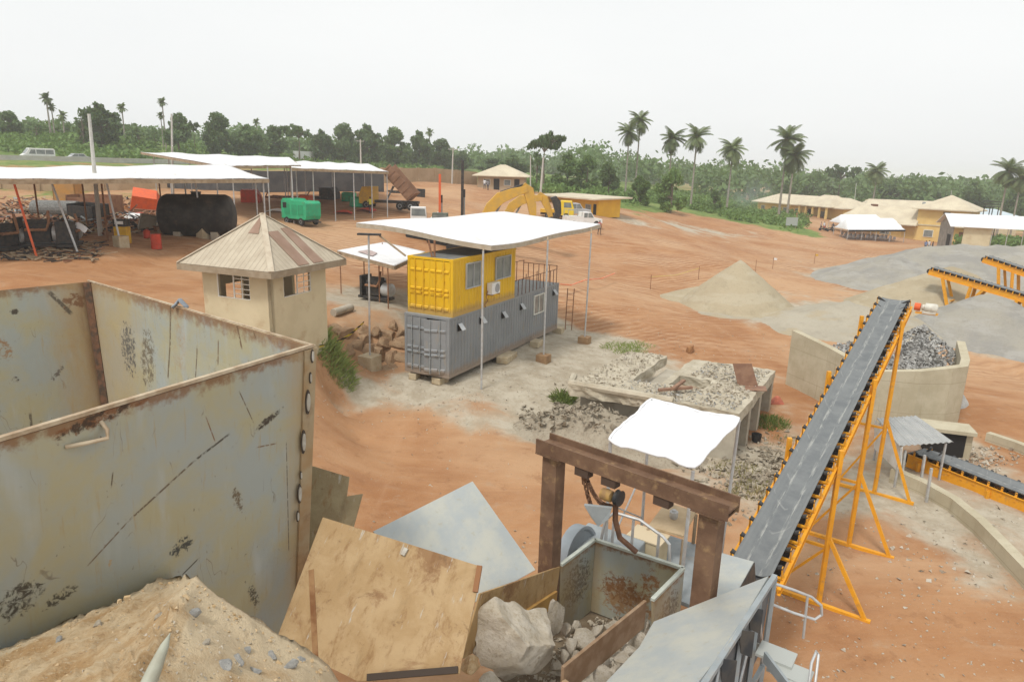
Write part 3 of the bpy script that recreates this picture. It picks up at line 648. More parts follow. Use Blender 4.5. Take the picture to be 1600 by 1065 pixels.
MB().beam(pl.at(750, 884)+nn*.02, pl.at(743, 925)+nn*.02, .06, .05, nn).build('bent_edge', mat('brown_edge', (.27, .13, .06), None, 1, .9), rp)
MB().beam(pl.at(636, 857)+nn*.03, pl.at(630, 868)+nn*.03, .05, .04, nn).build('bracket', SLOT, rp)
TS, _ = rust_plate_mat('olive_rust_sheet', (.27, .21, .12), (.33, .27, .16))
pl, pp = plane_pts([(470, 738, 9.3), (546, 742, 9.3), (470, 850, 8.8)], [(455, 735), (490, 728), (546, 745), (542, 775), (567, 771), (553, 822), (530, 850), (440, 880)])
tag(MB().plate(pp, .025, uv=[pl.uv(p) for p in pp]).build('torn_sheet', TS, None), 'jagged olive brown steel sheet standing between hopper and red ground', 'steel sheet')
PPM = NT('pale_steel_plate'); uv = PPM.uv(); n = PPM.noise(uv, 1.4, 6, .65)
c = PPM.mix(PPM.step(n, .36, .64), (.40, .43, .43), (.50, .50, .44)); c = PPM.mix(PPM.math('MULTIPLY', PPM.step(PPM.noise(uv, 8, 6, .7), .56, .7), .5), c, (.40, .36, .26))
c = PPM.mix(PPM.math('MULTIPLY', PPM.step(PPM.noise(PPM.map(uv, (6, .6, 1), (0, 0, 1)), 3, 6, .75), .64, .7), .5), c, (.22, .22, .2))
PPM.bump(n, .15, .02); PALE = PPM.base(c, .45, .2)
pl, pp = plane_pts([(583, 830, 9.9), (738, 752, 11.2), (836, 890, 10.3)], [(583, 830), (738, 752), (836, 890), (748, 940), (650, 930)])
tag(MB().plate(pp, .03, uv=[pl.uv(p) for p in pp]).build('pale_plate', PALE, None), 'pale blue grey steel plate lying tilted behind the rusty one', 'steel plate')

FZ = 2.93
BL, BR, FL, FR = V(1.68, 11.8, FZ), V(3.15, 10.9, FZ), V(.98, 10.9, FZ), V(2.42, 9.95, FZ)
fd = thing('rock_feeder', 'grey steel feeder box with rusty inside holding broken rock', 'feeder', (2, 10.5, .9))
FM = steel_mat('feeder_plate', [('blob', (.8, .95), 1.25, .75, 0, (.27, .14, .06), 6), ('blob', (.8, 1.05), 1.3, .6, 0, (.33, .20, .095), 7), ('blob', (.6, .8), .9, .6, 0, (.22, .10, .04), 9), ('blob', (1.15, .45), .35, .5, .2, (.28, .13, .05), 9), ('edge', .05, .25, .6, False, (.30, .2, .1))], .0)
dn = V(0, 0, -1.5)
FM2 = steel_mat('feeder_side_plate', [('blob', (.4, .9), 1.2, .9, 0, (.27, .18, .09), 5), ('blob', (.6, .6), 1, .9, 0, (.14, .11, .08), 14), ('edge', .9, .6, .6, True, (.33, .22, .10))], .0)
bkp = Plane(BL, BR, BL+dn); sheet_part('back_plate', [BL, BR, BR+dn, BL+dn], bkp, FM, fd, .03)
lfp = Plane(BL, FL, BL+dn); sheet_part('left_plate', [BL, FL, FL+dn, BL+dn], lfp, FM2, fd, .03)
rgp = Plane(BR, FR, BR+dn); sheet_part('right_plate', [BR, FR, FR+V(.05, 0, -.55), BR+dn*.8], rgp, FM2, fd, .04)
RIMM = mat('pale_green_rim', (.50, .53, .47), (.42, .44, .38), 5, .6)
for a, b_ in ((BL, BR), (BL, FL), (BR, FR)): MB().beam(a+V(0, 0, .03), b_+V(0, 0, .03), .07, .05).build('rim', RIMM, fd)
WG, _ = rust_plate_mat('tan_rust_wing', (.36, .23, .10), (.43, .29, .14))
wp = [FL+V(-.02, 0, 0), pd(749, 927, 9.0), pd(720, 1030, 8.7), pd(866, 938, 10.75)]
wpl = Plane(wp[0], wp[1], wp[3]); MB().plate(wp, .03, uv=[wpl.uv(p) for p in wp]).build('wing_plate', WG, fd)
MB().beam(pd(868, 934, 10.7), pd(745, 1015, 9.0), .05, .28).build('lower_strip', mat('ochre_steel', (.45, .27, .08), (.36, .2, .06), 4, .8), fd)
rl0, rl1 = FR+V(-.12, -.02, 0), pd(879, 1044, 8.3)
RLM, _ = rust_plate_mat('brown_rail', (.22, .13, .07), (.30, .20, .12)); RLM2 = mat('brown_rail_steel', (.24, .15, .085), (.32, .22, .14), 4, .85)
MB().beam(rl0-V(0, 0, .22), rl1-V(0, 0, .22), .05, .5).build('inner_rail', RLM2, fd)
MB().beam(rl1+V(-.05, -.1, -.2), rl1+V(.75, -.55, -.55), .3, .06).build('rail_end', mat('tan_steel', (.42, .30, .18), (.36, .24, .14), 4, .8), fd)
MB().add([V(.7, 9, 1.9), V(3.3, 9.2, 1.6), V(3.3, 11.6, 1.35), V(1.5, 12, 1.35), V(-.9, 8.2, 2.2), V(.6, 6.9, 2.2)], [(0, 1, 2, 3), (4, 5, 1, 0), (4, 0, 3)]).build('floor', mat('rust_dust_floor', (.22, .17, .11), (.15, .11, .07), 2, .95), fd)
MB().box((.6, 8.6, .6), (3.4, 1.8, 2.4), .35).build('base_block', CONC, fd)
MB().box((2.2, 10.9, .4), (2.2, 1.8, 1.7), -.55).build('lower_body', GREYM, fd)
o = rock(pd(806, 1000, 9.0), (.88, .70, .72), ROCKT, 'huge pale boulder lying at the mouth of the feeder', me=BIGR, rz=2.6, tilt=.05)
rock(pd(868, 962, 9.9), (.15, .13, .36), ROCKT, 'upright finger shaped rock behind the huge pale boulder', me=RM[1], rz=.3, tilt=.15)
rock(pd(770, 985, 9.4), (.2, .17, .15), ROCKT, 'smaller rock wedged left of the huge pale boulder', me=RM[2])
rock(pd(757, 1015, 9.0), (.2, .2, .2), ROCKT, 'rounded rock under the left side of the huge boulder', me=RM[3])
rock(pd(735, 1040, 7.7), (.17, .16, .12), EARTH, 'sandy lump at the lower right corner of the rusty plate', me=RM[0])
rock(pd(770, 1070, 7.6), (.2, .2, .15), ROCKT, 'pale rock in front of the huge boulder at the frame edge', me=RM[4])
k = 0
for px, py, d, s in ((915, 1000, 10.1, .17), (892, 1010, 9.8, .13), (905, 1030, 9.5, .12), (885, 985, 10.1, .12), (935, 985, 10.5, .13), (958, 982, 10.6, .12), (900, 978, 10.4, .11), (925, 1015, 9.8, .12), (945, 1003, 10.2, .11),
                     (1000, 985, 10.0, .17), (995, 1003, 9.8, .15), (972, 1030, 9.3, .13), (960, 1048, 9.0, .12), (985, 1018, 9.5, .11), (940, 1056, 8.9, .13), (870, 1040, 9.2, .12), (888, 1055, 9.0, .11), (1005, 968, 10.2, .1), (880, 1028, 9.4, .1), (948, 1035, 9.3, .1)):
    rock(pd(px, py, d), s*1.5, ROCKT, 'broken dusty rock piled inside the grey feeder box', 'broken rocks in the feeder box', me=RML[k % 4], tilt=3); k += 1
b = MB()
for _ in range(900):
    a_, c_ = random.random(), random.random(); p = V(.2+2.5*a_, 8.6+2.9*c_, 1.98-.55*c_+.28*fbm(a_*4, c_*4)+.1); s = random.uniform(.015, .06)
    q = [Vector((random.gauss(0, 1), random.gauss(0, 1), random.gauss(0, .8))).normalized()*s for _ in range(6)]
    b.add([p+z for z in q], [(0, 1, 2), (0, 2, 3), (0, 3, 1), (1, 4, 2), (2, 4, 3), (3, 4, 1), (0, 5, 1)])
tag(b.build('rock_fragments', ROCKT, None), 'small dusty rock fragments on the feeder floor', 'rock fragments', kind='stuff')

# ---- steel portal over the feeder
PB = mat('brown_rusted_beam', (.125, .07, .042), (.195, .115, .07), 2.2, .8, bump=.25, bscale=25, dirt=(.34, .22, .11), dirt_amt=.7, dscale=2)
g0, g1 = V(.66, 11.0, 5.2), V(3.10, 8.9, 5.2); ga = (g1-g0).normalized(); gs = V(-ga.y, ga.x, 0)
po = thing('steel_portal', 'brown rusted steel portal of one beam on two columns above the feeder', 'steel frame', (1.9, 9.95, .5))
MB().ibeam(g0-ga*.1, g1+ga*.1, .24, .40, .03, gs).build('beam', PB, po)
for e, k in ((g0+ga*.15, .1), (g1-ga*.20, .1)):
    top = e-V(0, 0, .13)
    MB().beam(V(e.x, e.y, .5), top, .30, .26, gs).build('column', PB, po, bevel=.008)
    MB().box((e.x, e.y, 5.065), (.5, .42, .02), math.atan2(ga.y, ga.x)).build('cap_plate', PB, po)
for f in (.26, .42, .71):
    c_ = g0.lerp(g1, f)-gs*.1; MB().box((c_.x, c_.y, 5.0), (.26, .16, .14), math.atan2(ga.y, ga.x)).build('hanger', mat('dark_hanger', (.08, .05, .035), None, 1, .8), po)
ho = thing('chain_hoist', 'rusty chain hoist with hook block and grey bracket hanging from the portal beam', 'hoist', g0.lerp(g1, .4))
def chain(pts, link=.095, r=.016):
    b = MB(); P = [Vector(p) for p in pts]; dense = []
    for i in range(len(P)-1):
        m_ = max(2, int((P[i+1]-P[i]).length/link))
        dense += [P[i].lerp(P[i+1], k/m_) for k in range(m_)]
    for i, p in enumerate(dense[:-1]):
        d = (dense[i+1]-p).normalized(); s_ = d.orthogonal().normalized() if i % 2 else d.cross(d.orthogonal()).normalized()
        ring = [p+d*(link*.5+math.cos(a)*link*.62)+s_*math.sin(a)*link*.33 for a in np.linspace(0, 2*math.pi, 9)]
        b.path(ring, r, 5)
    return b
CH = mat('rusty_chain', (.11, .06, .04), (.17, .09, .05), 9, .7, .4)
h0 = g0.lerp(g1, .26)-gs*.1+V(0, 0, -.27)
def sagc(a, b_, s, n=9): return [a.lerp(b_, k/n)-V(0, 0, s*4*(k/n)*(1-k/n)) for k in range(n+1)]
h1 = g0.lerp(g1, .44)-gs*.1+V(0, 0, -.3)
chain(sagc(h0, h1+V(-.1, 0, -.38), .32)).build('chain', CH, ho)
chain(sagc(h0+V(.03, 0, 0), h1+V(-.02, 0, -.30), .16)).build('chain', CH, ho)
MB().path([h0+V(0, 0, .25), h0+V(0, 0, .1), h0+V(.02, 0, -.05), h0+V(0, 0, -.16)], [.02, .05, .055, .02], 8).build('hook', CH, ho, True)
HY = mat('worn_ochre_metal', (.40, .25, .08), (.25, .15, .07), 5, .7)
MB().lathe(h1+V(-.1, 0, -.12), [(.02, -.10), (.09, -.09), (.10, 0), (.09, .09), (.02, .10)], 14, ga).build('hoist_body', HY, ho, True)
MB().lathe(h1+V(.08, -.05, -.14), [(.02, -.04), (.13, -.04), (.11, 0), (.13, .04), (.02, .04)], 16, ga).build('pulley', DARK, ho, True)
b1 = h1+V(-.22, 0, -.42)
MB().plate([b1+V(-.22, .05, .1), b1+V(.2, -.1, .14), b1+V(.16, -.1, -.05), b1+V(.02, 0, -.24), b1+V(-.1, .05, -.1)], .05).build('bracket', GREYM, ho)
MB().path([h1+V(.05, 0, -.25), h1+V(.06, 0, -.55), h1+V(.15, -.02, -.85), h1+V(.42, -.1, -1.05)], .045, 8).build('hook_cable', CH, ho, True)

# ---- crusher behind the feeder box
cr = thing('jaw_crusher', 'grey crusher with big round flywheel behind the feeder box', 'crusher', (1.6, 12.6, .2))
fw = pd(902, 868, 12.4)
MB().lathe(fw, [(.02, -.12), (.15, -.12), (.16, -.08), (.52, -.08), (.56, -.12), (.62, -.12), (.62, .12), (.56, .12), (.52, .08), (.16, .08), (.02, .12)], 32, (.8, -.58, .1)).build('flywheel', mat('grey_flywheel_paint', (.30, .33, .36), (.25, .28, .30), 2, .45, .2), cr, True)
MB().box((2.0, 12.5, 1.3), (1.3, 1.1, 2.4), -.55).build('body', GREYM, cr, bevel=.03)
# ---- operator platform, railing, desk, shade
pf = thing('operator_platform', 'raised grey operator platform slab on legs behind the feeder', 'platform', (3.6, 12.6, -.9))
MB().box((3.65, 12.75, 1.78), (2.6, 2.2, .08), -.6).build('deck', GREYM, pf)
for sx, sy in ((-1, -1), (1, -1), (1, 1), (-1, 1)):
    c_ = V(3.65, 12.75, 0)+Matrix.Rotation(-.6, 3, 'Z')@V(sx*1.15, sy*.95, 0); MB().beam((c_.x, c_.y, -1.0), (c_.x, c_.y, 1.74), .1).build('leg', GREYM, pf)
TA = [pd(947, 690, 12.4), pd(1085, 737, 11.5), pd(1161, 654, 13.4), pd(1015, 619, 14.4)]
sh = thing('shade_canopy', 'small bright white tarpaulin on thin poles above the operator platform', 'canopy', (3.7, 12.8, 1.82))
def tarp(u_, v_):
    a = TA[0].lerp(TA[1], u_); b_ = TA[3].lerp(TA[2], u_); cu = .5+(u_-.5)*(1-.05*math.sin(math.pi*v_)+.012*math.sin(17*v_)); cv = .5+(v_-.5)*(1-.06*math.sin(math.pi*u_)+.014*math.sin(15*u_+1)); kk = 1-.05*(abs(2*u_-1)*abs(2*v_-1))**6; cu = .5+(cu-.5)*kk; cv = .5+(cv-.5)*kk
    a = TA[0].lerp(TA[1], cu); b_ = TA[3].lerp(TA[2], cu); p = a.lerp(b_, cv)
    return p+V(0, 0, -.07*math.sin(math.pi*u_)*math.sin(math.pi*v_)+.10*fbm(u_*3, v_*3+u_*2)+.03*fbm(u_*11, v_*5))
TARP = mat('white_tarpaulin', (.78, .78, .79), (.72, .72, .73), 1.5, .6, bump=.5, bscale=4)
MB().sheet(tarp, 40, 40, .012).build('tarp', TARP, sh, 'all')
MB().path([tarp(k/12, 0) for k in range(13)]+[tarp(1, k/12) for k in range(1, 13)]+[tarp(1-k/12, 1) for k in range(1, 13)]+[tarp(0, 1-k/12) for k in range(1, 13)], .028, 6).build('rolled_hem', TARP, sh, 'all')
for p, top in ((TA[0], .99), (TA[1], .97), (TA[2], .98), (TA[3], .98)):
    c_ = (TA[0]+TA[2])/2; q = c_.lerp(p, .94); q2 = c_.lerp(p, .90); MB().tube((q2.x, q2.y, 1.82), (q.x, q.y, p.z-.02), .035, 8).build('pole', GALV, sh, True)
q0, q1 = [((TA[0]+TA[2])/2).lerp(p, .94) for p in (TA[0], TA[3])]
MB().tube((q0.x, q0.y, 2.1), (q1.x, q1.y, 3.4), .02, 6).build('brace', GALV, sh); MB().tube((q0.x, q0.y, 3.4), (q1.x, q1.y, 2.1), .02, 6).build('brace', GALV, sh)
dk = thing('operator_desk', 'tan wooden desk top beside a control cabinet under the white tarpaulin', 'desk', pd(1050, 840, 12.2))
dz = 2.55; A_ = [pz(1012, 823, dz), pz(1068, 838, dz), pz(1088, 800, dz), pz(1040, 786, dz)]
MB().plate(A_, .05).build('top', mat('tan_board', (.52, .40, .25), (.44, .33, .2), 3, .8), dk)
for p in A_: MB().beam((p.x*.985+.05, p.y*.99+.1, 1.82), (p.x*.985+.05, p.y*.99+.1, dz-.03), .06).build('leg', WOOD, dk)
cab = pz(1015, 845, 2.45); c2 = thing('control_cabinet', 'tan control cabinet standing left of the wooden desk', 'cabinet', (cab.x, cab.y, 1.82))
MB().box((cab.x, cab.y+.15, 2.15), (.7, .5, .66), -.6).build('body', mat('tan_cabinet', (.55, .46, .30), (.46, .37, .23), 2, .8), c2, bevel=.02)
MB().box((cab.x-.0, cab.y+.15, 2.495), (.74, .54, .03), -.6).build('lid', mat('tan_lid', (.60, .50, .34), None, 2, .8), c2)
pt2 = (A_[0]+A_[1]+A_[2]+A_[3])/4
tag(MB().lathe((pt2.x, pt2.y, dz+.025), [(.07, 0), (.09, .05), (.09, .16), (.05, .17), (.05, .2)], 14).build('metal_pot', GALV, None, True), 'small grey metal pot standing on the wooden desk', 'pot')
rlg = thing('guard_railing', 'bent grey pipe railing round the operator platform behind the feeder box', 'railing', (2.6, 11.9, 1.8))
RT = [pd(938, 848, 12.0), pd(946, 812, 12.1), pd(960, 800, 12.0), pd(1000, 812, 11.8), pd(1036, 838, 11.4), pd(1046, 850, 11.3), pd(1046, 880, 11.3)]
MB().path(RT, .03, 8).build('top_rail', GALV, rlg, True)
for X, Y, d in ((990, 812, 11.85), (1030, 833, 11.45), (960, 800, 12.0)):
    p = pd(X, Y, d); MB().tube((p.x, p.y, 1.8), p, .028, 8).build('post', GALV, rlg, True)

# ---- pale chute plates and truss at the lower right
pl, pp = plane_pts([(1201, 901, 8.9), (1022, 972, 8.6), (1000, 1100, 6.5)], [(1201, 901), (1022, 972), (1000, 1011), (930, 1085), (1078, 1085), (1142, 1002), (1155, 979)])
scn = thing('screen_chute', 'broad pale green grey chute plate carried on a grey lattice frame', 'chute', pp[4]-V(0, 0, 4))
MB().plate(pp, .03, uv=[pl.uv(p) for p in pp]).build('top_plate', PALE, scn)
dnv = V(0, 0, -1)
E_ = [pp[0], pp[5], pp[4]]
MB().plate([pp[0]+V(.04, 0, -.03), pp[4]+V(.04, 0, -.03), pp[4]+V(.0, 0, -1.6), pp[0]+V(.0, 0, -1.3)], .02).build('dark_side', mat('dark_grey_plate', (.10, .105, .11), (.15, .15, .15), 3, .7), scn)
ofs = (pp[0]-pp[1]).normalized()*.10
def chord(f, g): return pp[0].lerp(pp[4], f)+ofs+dnv*g
for f in (.0, .25, .5, .75, 1.0): MB().beam(chord(f, .02), chord(f, 2.6), .06).build('upright', GREYM, scn)
for f in (0, .25, .5, .75): MB().tube(chord(f, .1 if int(f*4) % 2 else 1.5), chord(f+.25, 1.5 if int(f*4) % 2 else .1), .022, 6).build('diagonal', GALV, scn)
MB().beam(chord(0, 1.55), chord(1, 1.55), .06).build('lower_chord', GREYM, scn); MB().beam(chord(0, .03), chord(1, .03), .07).build('upper_chord', GREYM, scn)
for X, Y in ((1150, 985), (1165, 950), (1120, 1030)):
    p = pl.at(X, Y)+ofs*.4; MB().plate([p, p+V(.22, .05, -.06), p+V(.2, .0, -.4), p+V(.04, -.05, -.3)], .015).build('torn_flap', DARK, scn)
hr = thing('hand_rail', 'looped grey pipe hand rail projecting right of the chute beside the conveyor foot', 'railing', pd(1205, 930, 9.2))
MB().path([pd(*q) for q in ((1203, 909, 9.2), (1240, 921, 9.2), (1268, 932, 9.2), (1283, 945, 9.2), (1284, 960, 9.2), (1273, 967, 9.2), (1240, 957, 9.2), (1200, 941, 9.2))], .022, 8).build('rail', GALV, hr, True)
MB().tube(pd(1262, 930, 9.2), pd(1255, 996, 9.2), .02, 8).build('post', GALV, hr, True)
st = thing('steel_steps', 'pale grey steel steps with looped rail at the lower right of the chute', 'steps', pd(1225, 1060, 7.8))
for k, (X, Y, d) in enumerate(((1213, 1022, 8.2), (1238, 1050, 7.9), (1262, 1078, 7.6))):
    p = pd(X, Y, d); MB().box(p, (.48, .34, .04), -.6).build('tread', PALE, st); MB().box(p+V(-.02, .16, -.12), (.48, .02, .2), -.6).build('riser', PALE, st)
MB().path([pd(*q) for q in ((1262, 1080, 7.6), (1268, 1035, 7.8), (1276, 1016, 7.9), (1279, 1022, 7.8), (1272, 1080, 7.5))], .018, 8).build('rail', GALV, st, True)
MB().beam(pd(1195, 1025, 8.1), pd(1240, 1085, 7.4), .04, .16).build('stringer', GREYM, st)
ch = thing('belt_hopper', 'pale steel hopper plate over the foot of the long conveyor', 'hopper', (4.7, 11.2, .5))
pl, pp = plane_pts([(1126, 864, 11.6), (1178, 878, 11.2), (1112, 932, 10.2)], [(1126, 864), (1178, 878), (1150, 928), (1112, 935)])
MB().plate(pp, .03, uv=[pl.uv(p) for p in pp]).build('front_plate', PALE, ch)
MB().plate([pp[1], pp[1]+V(.15, .1, -.75), pp[2]+V(.25, .25, -.6), pp[2]], .03).build('side_plate', DARK, ch)
for X, Y in ((1140, 870), (1170, 880)):
    p = pl.at(X, Y); MB().beam(p, (p.x, p.y, -.9), .08).build('leg', GREYM, ch)
# ================================================================== CONVEYORS
def belt_mat():
    t = NT('dusty_conveyor_belt'); s_ = t.sep(t.uv()); u, v = s_[0], s_[1]
    ed = t.math('ABSOLUTE', t.math('SUBTRACT', u, .5))
    uv = t.n('ShaderNodeCombineXYZ', {0: u, 1: t.math('MULTIPLY', v, 16.0)}).outputs[0]
    n = t.noise(uv, 1.6, 5, .65); f = t.noise(t.map(uv, (14, 1.2, 1)), 1.5, 6, .7)
    c = t.mix(t.step(n, .35, .65), (.14, .15, .155), (.19, .20, .20))
    c = t.mix(t.math('MULTIPLY', t.step(ed, .22, .30), .55), c, (.205, .215, .215))
    band = t.math('MULTIPLY', t.step(t.math('ABSOLUTE', t.math('SUBTRACT', ed, .17)), .0, .07, 1, 0), t.step(f, .46, .6))
    c = t.mix(t.math('MULTIPLY', band, .75), c, (.40, .40, .37))
    chev = t.math('FRACT', t.math('ADD', t.math('MULTIPLY', v, 17), t.math('MULTIPLY', ed, -1.2)))
    cm = t.math('MULTIPLY', t.step(t.math('ABSOLUTE', t.math('SUBTRACT', chev, .5)), .015, .05, 1, 0), t.step(t.noise(uv, 2.3, 3), .50, .62))
    c = t.mix(t.math('MULTIPLY', cm, .4), c, (.36, .36, .34))
    t.bump(f, .15, .01); return t.base(c, .75)
BELT = belt_mat()
IDM = [ORANGE, BLACK, mat('roller_end', (.05, .05, .05), None, 1, .5)]
def conveyor(name, label, p0, p1, wd, supports, nidl, group=None, motor=False, detail=True, rail_h=.16, base=None, braced=True, post_top=.35):
    p0, p1 = Vector(p0), Vector(p1); d = (p1-p0); L = d.length; d.normalize(); sd = d.cross(V(0, 0, 1)).normalized(); up = sd.cross(d)
    T = thing(name, label, 'conveyor', (p0.x, p0.y, min(p0.z, base(p0.x, p0.y) if base else p0.z)), group)
    hw = wd/2
    prof = [(-hw, .15), (-hw*.8, .075), (-hw*.52, 0), (-hw*.2, -.012), (hw*.2, -.012), (hw*.52, 0), (hw*.8, .075), (hw, .15)]
    n = 50 if detail else 14
    vs = []; uvs = []
    for k in range(n+1):
        f = k/n; flat = min(1, max(0, (1-f)*n*L/n/1.2)) if detail else 1
        for j, (a, h) in enumerate(prof): vs.append(p0+d*(L*f)+sd*a+up*(.10+h*(.25+.75*flat))); uvs.append((j/(len(prof)-1), f))
    m = len(prof); fs = [(k*m+j, k*m+j+1, (k+1)*m+j+1, (k+1)*m+j) for k in range(n) for j in range(m-1)]
    b = MB(); N_ = len(vs); b.add(vs+[p-up*.018 for p in vs], fs+[tuple(q+N_ for q in f)[::-1] for f in fs]+[(k*m, (k+1)*m, N_+(k+1)*m, N_+k*m) for k in range(n)]+[(k*m+m-1, N_+k*m+m-1, N_+(k+1)*m+m-1, (k+1)*m+m-1) for k in range(n)], 0, uvs+uvs)
    b.build('belt', BELT, T, 'all')
    MB().beam(p0-up*.42+d*.2, p1-up*.36-d*.2, wd*.9, .02, up).build('return_belt', BLACK, T)
    ro = hw+.13
    for s_ in (-1, 1):
        MB().channel(p0+sd*s_*ro-up*.16, p1+sd*s_*ro-up*.16, .07, rail_h, .014, up, -s_).build('side_rail', ORANGE, T)
    b = MB()
    for k in range(0, nidl, 2):
        q = p0+d*(L*(k+.5)/nidl)-up*.2; b.beam(q-sd*(ro-.05), q+sd*(ro-.05), .06, .06, up)
    b.build('cross_ties', ORANGE, T)
    for k in range(nidl):
        q = p0+d*(L*(k+.5)/nidl); b = MB()
        b.beam(q-sd*ro-up*.07, q+sd*ro-up*.07, .06, .05, up, 0)
        for s_ in (-1, 1):
            a = q+sd*s_*(ro-.02)-up*.08; e = q+sd*s_*(hw+.10)+up*.24
            b.beam(a, e, .07, .02, sd, 0)
            b.tube(q+sd*s_*(hw*.5)+up*.03, q+sd*s_*(hw+.03)+up*.20, .045, 8, mi=1)
            b.tube(q+sd*s_*(hw+.03)+up*.20, q+sd*s_*(hw+.10)+up*.235, .05, 8, mi=2)
        b.tube(q-sd*hw*.48+up*.03, q+sd*hw*.48+up*.03, .045, 8, mi=1)
        b.build('idler', IDM, T)
    for kk, (t_, r_) in enumerate(((0, .16), (L, .20))):
        q = p0+d*t_-up*.12; MB().tube(q-sd*hw*1.05, q+sd*hw*1.05, r_, 18).build('drum', DARK, T, True)
    for t_ in supports:
        q = p0+d*t_; gz = base(q.x, q.y) if base else p0.z
        b = MB(); hs = V(sd.x, sd.y, 0).normalized(); ws = ro+.06
        for s_ in (-1, 1):
            top = q+sd*s_*ws+up*post_top; bot = V(q.x, q.y, gz+.06)+hs*s_*ws
            b.beam(bot, top, .10, .10)
            if braced: b.beam(bot.lerp(top, .45), V(q.x, q.y, gz+.06)+hs*s_*1.68, .09, .09)
        b.beam(V(q.x, q.y, gz+.05)-hs*(1.8 if braced else ws), V(q.x, q.y, gz+.05)+hs*(1.8 if braced else ws), .11, .10)
        h = (q.z-gz)
        if h > 1.2:
            b.beam(V(q.x, q.y, gz+h*.42)-hs*ws, V(q.x, q.y, gz+h*.42)+hs*ws, .07)
            b.beam(V(q.x, q.y, gz+.1)-hs*ws, V(q.x, q.y, gz+h*.42)+hs*ws, .06)
        b.build('support_frame', ORANGE, T)
    if motor:
        q = p1+sd*(ro+.1)-d*.15
        MB().tube(q, q+sd*.18, .13, 14).build('coupling', ORED, T, True)
        b = MB(); b.lathe(q+sd*.22, [(.08, 0), (.10, .02), (.10, .08), (.16, .1), (.16, .42), (.13, .46), (.06, .48)], 16, sd)
        b.box(q+sd*.46+V(0, 0, -.14), (.4, .24, .1), math.atan2(sd.y, sd.x)); b.build('motor', mat('pale_motor_paint', (.62, .60, .52), (.5, .47, .40), 6, .5), T, True)
        MB().beam(q+sd*.05-up*.2, q+sd*.72-up*.2, .26, .05).build('motor_shelf', ORANGE, T)
    return T
MAINC = conveyor('belt_conveyor', 'long grey belt conveyor on orange frame rising from crusher over the bunker', V(4.9, 12.25, 1.98), V(13.41, 24, 5.53), .82, (4.6, 8.4, 12.6), 26, motor=True, base=lambda x, y: tz(x, y))
G2 = 'orange stockpile conveyors at the right'
def lean_conv(name, label, p0, p1, wd, legs, nidl):
    T = conveyor(name, label, p0, p1, wd, (), nidl, G2, detail=False, rail_h=.42)
    p0, p1 = Vector(p0), Vector(p1); d = (p1-p0); sd = d.cross(V(0, 0, 1)).normalized()
    for f0, f1 in legs:
        a = p0+d*f0; g = p0+d*f1; gz = tz(g.x, g.y)+1.0
        b = MB()
        for s_ in (-1, 1): b.beam(a+sd*s_*(wd/2+.13)-V(0, 0, .3), V(g.x, g.y, gz)+sd*s_*(wd/2+.3), .16, .2)
        b.beam(V(g.x, g.y, gz+.7)-sd*wd*.6, V(g.x, g.y, gz+.7)+sd*wd*.6, .1)
        b.build('leg', ORANGE, T)
    return T
lean_conv('stockpile_conveyor', 'nearer orange stockpile conveyor with dark head drum above the grey gravel', pd(1700, 492, 48), pd(1456, 421, 56), .8, ((.90, .82), (.70, .72), (.62, .74), (.40, .44), (.36, .30)), 24)
lean_conv('stockpile_conveyor', 'farther orange stockpile conveyor entering at the right frame edge over gravel', pd(1740, 470, 53), pd(1541, 403, 61), .8, ((.86, .80), (.74, .70), (.55, .60), (.50, .42), (.25, .2)), 20)
conveyor('belt_conveyor', 'low dark belt conveyor with orange side beam leaving the sheet metal roof', pd(1760, 838, 19.0), pd(1432, 708, 24.6), .9, (1.2, 3.6, 6.0), 15, detail=True, rail_h=.5, base=lambda x, y: -1.0, braced=False, post_top=-.05)

# ================================================================== CONCRETE BUNKER AND SHEET ROOF
BUNK = NT('board_marked_concrete'); p = BUNK.obj(); n = BUNK.noise(p, 1.0, 6, .65)
z_ = BUNK.sep(p)[2]; ln = BUNK.math('ABSOLUTE', BUNK.math('SUBTRACT', BUNK.math('FRACT', BUNK.math('MULTIPLY', z_, .72)), .5))
c = BUNK.mix(BUNK.step(n, .35, .65), (.50, .45, .33), (.42, .37, .26)); c = BUNK.mix(BUNK.math('MULTIPLY', BUNK.step(ln, .0, .015, 1, 0), .6), c, (.26, .21, .14))
c = BUNK.mix(BUNK.math('MULTIPLY', BUNK.step(BUNK.noise(BUNK.map(p, (6, 6, .5)), 1.2, 5, .7), .56, .72), .55), c, (.30, .23, .14)); BUNK.bump(BUNK.noise(p, 14, 5, .7), .3, .02); BUNKM = BUNK.base(c, .95)
bk = thing('concrete_bunker', 'pale concrete bunker walls holding grey rock behind the long conveyor', 'bunker', (17, 31, -.9))
W1, F1, F2, W2 = V(14.25, 33.6, 2.1), V(15.6, 29.4, 2.1), V(19.75, 28.0, 2.1), V(22.2, 33.0, 2.1)
W1 = pz(1238, 516, 2.05)
def bwall(pts, t_=.35, h=3.1, dz0=0, dz1=0):
    b = MB(); P = [Vector(p) for p in pts]; n = len(P); inner = []
    for i, p in enumerate(P):
        d = (P[min(i+1, n-1)]-P[max(i-1, 0)]); d.z = 0; d.normalize(); s_ = V(-d.y, d.x, 0); inner.append(p+s_*t_)
    vs = []
    for p, q in zip(P, inner): vs += [p, q, V(q.x, q.y, -1.1), V(p.x, p.y, -1.1)]
    fs = []
    for i in range(n-1):
        a, c_ = 4*i, 4*i+4; fs += [(a, c_, c_+1, a+1), (a+1, c_+1, c_+2, a+2), (a+3, a, c_, c_+3)[::1], (a+2, c_+2, c_+3, a+3)]
    fs += [(0, 1, 2, 3), (4*n-4, 4*n-1, 4*n-2, 4*n-3)]
    return b.add(vs, fs)
